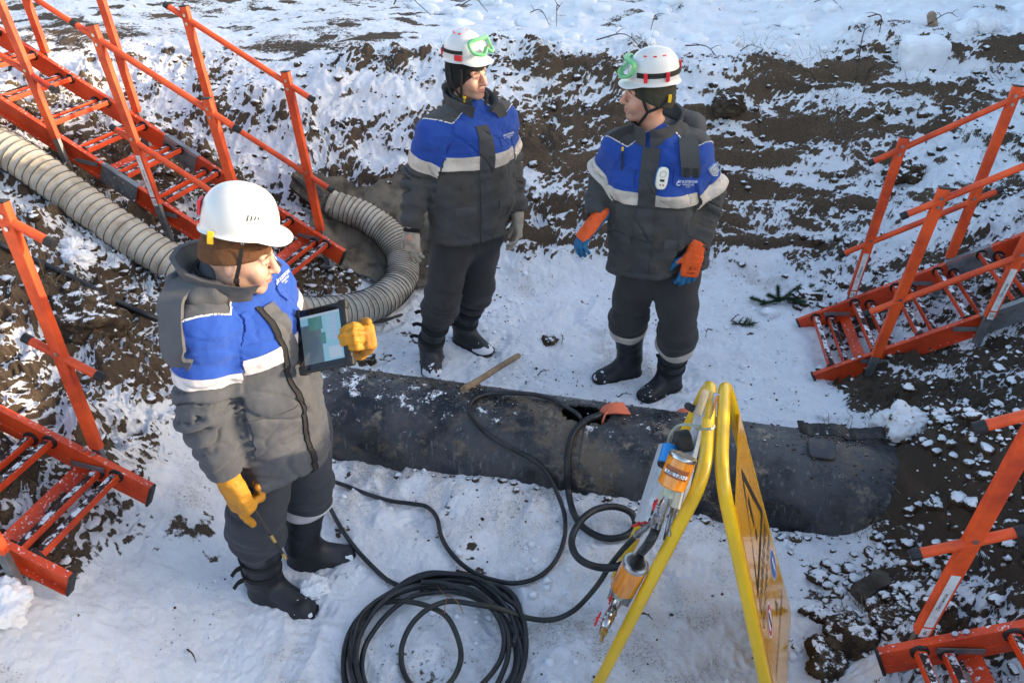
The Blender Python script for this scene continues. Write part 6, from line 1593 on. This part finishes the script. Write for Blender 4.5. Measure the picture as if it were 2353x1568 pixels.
    def scr(nm, c, st=.17): q = ms.copy(); q.name = nm; b_ = q.node_tree.nodes["Principled BSDF"]; b_.inputs['Emission Color'].default_value = (*c, 1); b_.inputs['Emission Strength'].default_value = st; return q
    sd_, sg_, sl_ = scr("screen dark reflection", (.05, .07, .09)), scr("screen green", (.02, .16, .13)), scr("screen light", (.42, .52, .66))
    quad(-.5, -.5, .0, .30, "screen_view_reflection", sd_); quad(-.30, .18, .05, .44, "screen_view_reflection", sg_, .0006); quad(-.02, -.14, .10, .10, "screen_view_reflection", sg_, .0006)  # dark lower-left quad paints the man's reflection onto the glass
    quad(.14, -.46, .46, -.22, "screen_field", sl_)
    for k in range(9): quad(.14, .40-.055*k, .26+.02*(k % 3), .415-.055*k, "screen_text_row", sl_)
    quad(-.5, .45, .5, .5, "screen_title_bar", sl_)
    # left hand round the right edge, fingers on the front
    edge = ct+X*(Wd/2)-Y*Ht*.10
    m_g2 = m_g
    dh = unit(n_*.75+X*.66+Y*.06); wrl = edge+X*.066-n_*.010-dh*.118
    g, tips, fr_ = glove(wrl, dh, unit(X*.75-n_*.66), 1, m_g2, root, sc=1.04, cuff=.05, spread=.10, thumb=(-.1, .75), puff=.005, curls=[(1.0, 1.1, .5), (1.1, 1.1, .5), (1.15, 1.1, .5), (1.2, 1.1, .5)])
man_tablet()
# ------------------------------------------------------------------ loose things on the ground
m_clod = mat("soil clod", (.050, .034, .024), rough=.95, col2=(.10, .068, .042), mix_scale=12, bump=1.0, bump_scale=60, snow=.80, snow_scale=26, spec=.1)
m_clod2 = mat("bare clod", (.050, .036, .026), rough=.95, col2=(.11, .082, .055), mix_scale=16, bump=1.0, bump_scale=70, snow=.50, snow_scale=26, spec=.1)
m_snow = mat("packed snow", (.82, .83, .87), rough=.85, col2=(.74, .75, .79), mix_scale=9, bump=.7, bump_scale=45, spec=.2)
def ico(sub):
    bm = bmesh.new(); bmesh.ops.create_icosphere(bm, subdivisions=sub, radius=1); v = np.array([tuple(q.co) for q in bm.verts]); f = np.array([[w_.index for w_ in q.verts] for q in bm.faces]); bm.free(); return v, f
def lump(v, seed, amp=.35, sc=1.3): return v*(1+amp*noise3(v[:, 0]*sc+seed*3.1, v[:, 1]*sc, v[:, 2]*sc+seed)+amp*.45*noise3(v[:, 0]*sc*2.7, v[:, 1]*sc*2.7+seed, v[:, 2]*sc*2.7))[:, None]
def scatter(name, n, size, region, m, label, sub=1, seed=1, sink=.35, flat=.75, facet=False):
    r = np.random.default_rng(seed); bv, bf = ico(sub); vars_ = [lump(bv, k+seed*7, .5) for k in range(14)]; VV, FF = [], []; off = 0
    cnt = 0
    while cnt < n:
        x, y = region(r)
        if x is None: continue
        s_ = size[0]*(size[1]/size[0])**(r.random()**2.2); a = r.uniform(0, 6.28); v = vars_[r.integers(14)]*V(1, r.uniform(.6, 1), flat*r.uniform(.7, 1.1)); v = v@np.array([[math.cos(a), math.sin(a), 0], [-math.sin(a), math.cos(a), 0], [0, 0, 1]])
        VV.append(v*s_+V(x, y, surf_h(x, y)+s_*(flat*.5-sink))); FF.append(bf+off); off += len(bv); cnt += 1
    me = mesh_from(name, np.concatenate(VV), np.concatenate(FF), not facet); o = link(name, me, m); return tag(o, label, None, None, 'stuff')
def reg_bank(r):
    k = r.random()
    if k < .35: x, y = r.uniform(-3.2, -.8), r.uniform(1.2, 5.0)
    elif k < .62: x, y = r.uniform(1.2, 3.2), r.uniform(1.2, 4.6)
    else: x, y = r.uniform(-3.0, 4.2), r.uniform(4.5, 6.3)
    B, F_ = terrain_regions(V(x), V(y), V(0.)); b = float(B*(1-F_))
    return (x, y) if r.random() < b else (None, None)
def reg_floor(r):
    x, y = r.uniform(-1.3, 1.9), r.uniform(1.3, 4.9); B, F_ = terrain_regions(V(x), V(y), V(0.))
    if noise2(x*1.6, y*1.6, 9)+.5*noise2(x*6, y*6, 8) < .12 and r.random() < .93: return None, None
    return (x, y) if float(B) < .5 else (None, None)
scatter("soil_clods", 2800, (.008, .042), reg_bank, m_clod, "snow dusted clods of soil strewn over the trench banks", 2, 1)
scatter("soil_crumbs", 1100, (.0025, .009), reg_floor, m_clod2, "dark soil crumbs sprinkled on the trodden snow", 1, 2, .1)
def reg_snow(r):
    x, y = r.uniform(-1.2, 1.8), r.uniform(1.3, 4.8); return (x, y) if noise2(x*1.5, y*1.5, 5) > .05 else (None, None)
scatter("snow_crumbs", 700, (.006, .026), reg_snow, m_snow, "small crumbs of snow on the trench floor", 1, 3, .25)
def reg_plat(r):
    x, y = r.uniform(-1.0, 5.0), r.uniform(6.2, 10.0); return x, y
scatter("snow_lumps", 260, (.03, .15), reg_plat, m_snow, "lumps of thrown snow on the plateau above the trench", 2, 4, .35, .7)
def one_lump(name, px, py, r, m, label, cat, fl=(1, 1, .8), seed=1, dz=0.0, sub=5, group=None, yaw=0.0):
    p = ground(px, py); v, f = ico(sub); v = lump(v, seed, .42, 1.1); v = v*(1-.16*np.abs(noise3(v[:, 0]*3.2, v[:, 1]*3.2, v[:, 2]*3.2+seed))+.07*noise3(v[:, 0]*7, v[:, 1]*7, v[:, 2]*7+seed)+.05*noise3(v[:, 0]*15, v[:, 1]*15, v[:, 2]*15))[:, None]*V(fl)*r
    a = yaw; v = v@np.array([[math.cos(a), math.sin(a), 0], [-math.sin(a), math.cos(a), 0], [0, 0, 1]])
    return tag(link(name, mesh_from(name, v+p+V(0, 0, r*fl[2]*.12+dz), f), m), label, cat, group)
one_lump("snow_chunk", 178, 602, .075, m_snow, "broken white snow chunk on the left bank beside the nearest orange post", "snow chunk", (1.2, .9, .8), 3)
one_lump("snow_chunk", 170, 570, .055, m_snow, "upper snow chunk of the pair behind the left orange post", "snow chunk", (1, 1, 1), 5)
one_lump("snow_chunk", 203, 566, .034, m_snow, "small round snow chunk right of the pair on the left bank", "snow chunk", (1.2, 1, .8), 6)
one_lump("snow_chunk", 8, 1400, .095, m_snow, "large round snow chunk at the left edge below the ladder foot", "snow chunk", (1, 1, .9), 7)
one_lump("snow_chunk", 722, 1352, .050, m_snow, "crumbly snow chunk between the boots of the man with the tablet", "snow chunk", (1.2, 1, .8), 8)
one_lump("snow_chunk", 1770, 722, .045, m_snow, "white snow chunk beside the green spruce branch", "snow chunk", (1.3, 1, .8), 9)
m_dsnow = mat("dirty snow", (.74, .75, .78), rough=.9, col2=(.10, .07, .05), mix_scale=16, mix_lo=.56, mix_hi=.62, bump=.8, bump_scale=45, spec=.2)
one_lump("snow_chunk", 2066, 985, .12, m_dsnow, "large snow chunk lying on soil behind the right end of the pipe", "snow chunk", (1, .9, 1.0), 11)
one_lump("snow_chunk", 1891, 958, .030, m_snow, "small snow chunk behind the pipe near the torn wrapping", "snow chunk", (1, .9, .9), 12)
one_lump("snow_chunk", 1898, 1010-15, .028, m_snow, "tiny snow chunk at the edge of the torn black wrapping", "snow chunk", (1, .9, .9), 13)
one_lump("soil_clod", 1952, 1468, .105, m_clod2, "big frozen soil clod with dry grass at the foot of the right bank", "soil clod", (1.1, 1, .8), 21)
one_lump("soil_clod", 2052, 1420, .062, m_clod2, "brown soil clod between the big clod and the orange post", "soil clod", (1.5, 1, .7), 22)
one_lump("soil_clod", 1893, 1524, .075, m_clod2, "rounded soil clod nearest the bottom edge, right of the stand", "soil clod", (.9, 1.1, .9), 23)
one_lump("soil_clod", 192, 735, .16, m_clod2, "big dark overhanging soil clod on the left bank under the black cable", "soil clod", (1.35, 1, .75), 24, -.02)
one_lump("soil_clod", 1012*2.297*.0+398*1.0, 655, .07, m_clod, "snow dusted soil clod on the left bank under the ribbed duct", "soil clod", (1, 1, .9), 25)
one_lump("soil_clod", 1262*1.0, 0+845-60, .045, m_clod2, "small soil clod on the snow between the two standing men", "soil clod", (1.1, 1, .8), 26)
one_lump("soil_clod", 838, 828, .05, m_clod2, "soil clod on the snow beside the tablet, behind the pipe", "soil clod", (1.4, 1, .7), 27)
one_lump("soil_clod", 1672, 245, .10, m_clod2, "dark earth lump with roots on the far bank right of the profile man", "soil clod", (1.2, 1, .9), 28)
one_lump("soil_clod", 2080, 400, .12, m_clod, "round earth lump on the far bank above the right ladder", "soil clod", (1.2, 1, .8), 29)
# snow block and birch post on the plateau
p = ground(2118, 150); bm = bmesh.new(); bmesh.ops.create_cube(bm, size=1); bmesh.ops.subdivide_edges(bm, edges=list(bm.edges), cuts=22, use_grid_fill=True)
v = np.array([tuple(q.co) for q in bm.verts]); f = [tuple(w_.index for w_ in q.verts) for q in bm.faces]; bm.free()
L8 = (np.abs(v*2)**5).sum(1)**.2; v = v/np.maximum(L8, .2)[:, None]*np.maximum(np.abs(v*2).max(1), .01)[:, None]
v = v*(1+.10*noise3(v[:, 0]*2.5, v[:, 1]*2.5, v[:, 2]*2.5)-.05*np.abs(noise3(v[:, 0]*8, v[:, 1]*8, v[:, 2]*8)))[:, None]*V(.36, .36, .30); v[:, 0] += v[:, 2]*.12
o = link("snow_block", mesh_from("snow_block", v+p+V(0, .12, .05), f), m_snow); tag(o, "squared block of snow standing on the plateau at the upper right", "snow block")
a = atY(2145, 95, p[1]+.42); b_ = atY(2139, 34, p[1]+.42); m_birch = mat("birch bark", (.30, .22, .16), rough=.8, col2=(.10, .07, .05), mix_scale=14, stretch=(1, 1, 4), bump=.5, bump_scale=50)
o = MB().tube([a-(b_-a)*.8, a, (a+b_)/2+V(.006, 0, 0), b_, b_+unit(b_-a)*.02], [.042, .040, .037, .034, .02], 12).build("birch_post", m_birch); tag(o, "broken birch post sticking out of the snow behind the snow block", "post")
m_log = mat("weathered wood", (.10, .082, .065), rough=.9, col2=(.03, .024, .018), mix_scale=6, bump=.8, bump_scale=60, stretch=(1, 1, 3))
a, b_ = ground(1965, 1372, .02), ground(2035, 1325, .03); o = MB().tube(spline([a, a*.6+b_*.4+V(0, 0, .01), b_], 4), [.03, .042, .045, .042, .040, .036, .042, .046, .03][:9], 6, True, False).build("wood_fragment", m_log); tag(o, "weathered split log fragment on the soil below the pipe's right end", "log fragment")
# birch log pieces on the far bank
# twigs
m_twig = mat("dark twig", (.045, .032, .022), rough=.9)
r = np.random.default_rng(12)
tw = [(1965, 190, 1998, 60, 1), (1990, 40, 2010, 120, 2), (1870, 5, 1935, 22, 3), (1700, 118, 1752, 112, 4), (1575, 105, 1650, 135, 5), (1285, 15, 1278, 60, 6), (1508, 45, 1492, 80, 7), (1370, 92, 1480, 118, 8), (2045, 98, 2095, 100, 9), (1200, 40, 1262, 58, 10), (905, 10, 990, 35, 11), (1060, 12, 1120, 28, 12), (1845, 160, 1880, 215, 13), (2010, 150, 1985, 205, 14), (1680, 735, 1700, 722, 15), (1636, 757, 1620, 775, 16), (1292, 770, 1290, 790, 17), (1420, 930*0+912, 1452, 905, 18), (1470, 1408, 1500, 1422, 19), (975, 640*0+1322, 985, 1345, 20), (1560, 838, 1580, 836, 21), (1235, 862, 1262, 850, 22), (1920, 150*0+870, 1950, 880, 23), (430, 1490, 450, 1520, 24), (2128, 60, 2200, 40, 25)]
TWL = ['thin forked twig left of the birch post on the plateau', 'twig standing in the snow at the middle of the right plateau', 'twig at the very top edge above the right plateau', 'twig right of the goggles of the profile man', 'twig pointing down to the white helmet of the profile man', 'short upright twig at the top edge left of the black cap man', "twig just left of the black cap man's helmet top", "long twig behind the black cap man's helmet", "twig above the profile man's helmet", 'twig at the top edge between ladder and black cap man', 'twig at the top left near the ladder handrail', "twig right of the upper left ladder's handrail", 'twig hanging over the ridge left of the snow block', 'twig on the ridge below the left end of the snow block', 'twig tip beside the spruce sprig', 'tiny twig on the floor left of the spruce sprig', 'tiny twig between the two standing men', 'twig behind the pipe near the wooden pole', 'bent dark twig under the yellow stand', 'short twig at the top of the hose coil', "short twig right of the profile man's boots", 'twig by the lower end of the wooden pole', 'twig below the foot of the right ladder', 'twig on the snow in the lower left foreground', 'twig at the top right beside the birch post']
for (x0, y0, x1, y1, k) in tw:
    a, b_ = ground(x0, y0, .01), ground(x1, y1, .02); L_ = np.linalg.norm(b_-a)
    if L_ > 1.2: b_ = a+(b_-a)/L_*.7; L_ = .7
    mid = (a+b_)/2+V(r.uniform(-.1, .1)*L_, 0, r.uniform(.05, .22)*L_); path = spline([a, mid, b_], 6); rad = .0035+.004*min(1, L_)
    mb = MB().tube(path, list(np.linspace(rad, rad*.4, len(path))), 6)
    for q in (4, 8):
        if q < len(path)-1: e = path[q]+V(r.uniform(-.3, .3), r.uniform(-.2, .2), r.uniform(.0, .25))*L_*.5; mb.tube([path[q], (path[q]+e)/2+V(0, 0, .01), e], [rad*.6, rad*.4, rad*.25], 5)
    tag(mb.build("twig", m_twig), TWL[k-1], "twig", "twigs lying on the snow")
# grass and spruce
def blades(n, c, rad, L0, L1, wd, seed, lean=.6):
    r = np.random.default_rng(seed); V_, F_ = [], []
    for k in range(n):
        a = r.uniform(0, 6.28); rr = rad*math.sqrt(r.random()); x, y = c[0]+rr*math.cos(a), c[1]+rr*math.sin(a); z = surf_h(x, y)-.005; d = unit(V(r.normal()*lean, r.normal()*lean, 1)); L_ = r.uniform(L0, L1); s_ = unit(np.cross(d, V(r.normal(), r.normal(), .1)))*wd
        b = V(x, y, z); m_ = b+d*L_*.55; e = m_+unit(d+V(r.normal()*.4, r.normal()*.4, -.5))*L_*.5; i = len(V_); V_ += [b-s_, b+s_, m_+s_*.7, m_-s_*.7, e]; F_ += [(i, i+1, i+2, i+3), (i+3, i+2, i+4)]
    return V_, F_
m_dry = mat("dry grass", (.22, .17, .085), rough=.9, col2=(.12, .09, .05), mix_scale=20); m_need = mat("spruce needles", (.030, .075, .028), rough=.7, col2=(.055, .085, .035), mix_scale=20)
allv, allf = [], []
for k, (px, py, n, rad, L0, L1) in enumerate([(165, 650, 90, .12, .04, .12), (220, 700, 60, .10, .04, .10), (1960, 1425, 60, .09, .04, .12), (1905, 205, 70, .22, .05, .2), (1500, 120, 50, .22, .04, .15), (1830, 130, 50, .25, .04, .16), (1240, 100, 30, .2, .03, .10), (2060, 230, 50, .25, .05, .2), (690, 305, 25, .06, .04, .12), (1730, 108, 40, .2, .05, .2), (1960, 990, 50, .15, .04, .14), (310, 640, 30, .1, .03, .1), (2010, 1180, 40, .12, .04, .12), (300, 430, 30, .12, .03, .1), (1290, 560, 40, .2, .02, .07), (1230, 640, 40, .15, .02, .06), (2290, 120, 60, .3, .05, .2), (960, 130, 30, .3, .03, .12)]):
    v_, f_ = blades(n, ground(px, py), rad, L0, L1, .0016, 40+k, .9); i = len(allv); allv += v_; allf += [tuple(q+i for q in f__) for f__ in f_]
tag(MB().add(allv, allf).build("dry_grass", m_dry), "dry yellow grass poking out of the soil and snow", None, None, 'stuff')
def spruce(name, px, py, L_, n, label, seed, dr):
    r = np.random.default_rng(seed); c = ground(px, py, .01); d = unit(V(dr)); root = empty(name, c, label, "spruce branch")
    mb = MB(); stems = [(c, c+d*L_)]
    for k in range(9): t = r.uniform(.05, .8); b = c+d*L_*t; stems.append((b, b+unit(d*.8+V(r.normal(), r.normal()*.7, r.uniform(.1, .6)))*L_*r.uniform(.25, .5)))
    for a, b in stems: mb.tube([a, (a+b)/2+V(0, 0, .01), b], [.004, .003, .0015], 5)
    mb.build("stem", m_twig, root); V_, F_ = [], []
    for k in range(n):
        a, b = stems[r.integers(len(stems))]; p = a+(b-a)*r.random()+V(0, 0, .005); q = unit(unit(b-a)*.6+V(r.normal(), r.normal(), r.normal()))*r.uniform(.018, .034); s_ = unit(np.cross(q, V(r.normal(), r.normal(), r.normal())))*.0012; i = len(V_); V_ += [p-s_, p+s_, p+q]; F_ += [(i, i+1, i+2)]
    o = MB().add(V_, F_).build("needles", m_need, root); o['kind'] = 'stuff'
spruce("spruce_branch", 1745, 700, .38, 6500, "dark green spruce branch lying at the foot of the far bank", 3, (1, .15, .12))
spruce("spruce_sprig", 1680, 744, .13, 500, "small spruce sprig on the snow left of the larger branch", 4, (.9, -.3, .1))
one_lump("soil_clod", 1850, 690, .085, m_clod, "snow dusted earth lump right of the green spruce branch", "soil clod", (1.3, 1, .8), 31)

# soil and snow caught on the pipe and along its foot
def scatter_pts(name, pts, sizes, m, label, sub, seed):
    r = np.random.default_rng(seed); bv, bf = ico(sub); vars_ = [lump(bv, k+seed*5, .5) for k in range(10)]; VV, FF = [], []
    for k, (q, s_) in enumerate(zip(pts, sizes)): VV.append(vars_[r.integers(10)]*V(1, r.uniform(.6, 1), .6)*s_+q); FF.append(bf+k*len(bv))
    return tag(link(name, mesh_from(name, np.concatenate(VV), np.concatenate(FF)), m), label, None, None, 'stuff')
r = np.random.default_rng(31); P1, S1, P2, S2 = [], [], [], []
for k in range(900):
    u = r.uniform(-.5, 2.6); c = r.choice([-.1, .38, 1.5, 2.2]); u = u if r.random() < .4 else r.normal(c, .16); th = r.normal(.1, .42); P1.append(pipe_pt(u, th, PR+.001)); S1.append(.0022+.007*r.random()**3)
for k in range(240):
    u = r.uniform(-.4, 2.7); th = -math.pi/2-r.uniform(-.10, .12) if r.random() < .6 else math.pi/2; q = pipe_pt(u, th, PR+r.uniform(.0, .05)); s_ = .005+.022*r.random()**4; q[2] = surf_h(q[0], q[1])+s_*.2; P2.append(q); S2.append(s_)
for k in range(520):
    x, y = (r.normal(1.80, .20), r.normal(2.45, .26)) if r.random() < .7 else (r.normal(1.38, .14), r.normal(2.0, .14)); s_ = .007+.038*r.random()**3
    if abs((x-PA[0])*PN[0]+(y-PA[1])*PN[1]) > PR or x > 1.72: P2.append(V(x, y, surf_h(x, y)+s_*.15)); S2.append(s_)
scatter_pts("soil_on_pipe", P1, S1, m_clod2, "crumbs of dry soil scattered on top of the pipe", 1, 5)
scatter_pts("soil_along_pipe", P2, S2, m_clod, "snow dusted soil lumps along the foot and right end of the pipe", 2, 6)
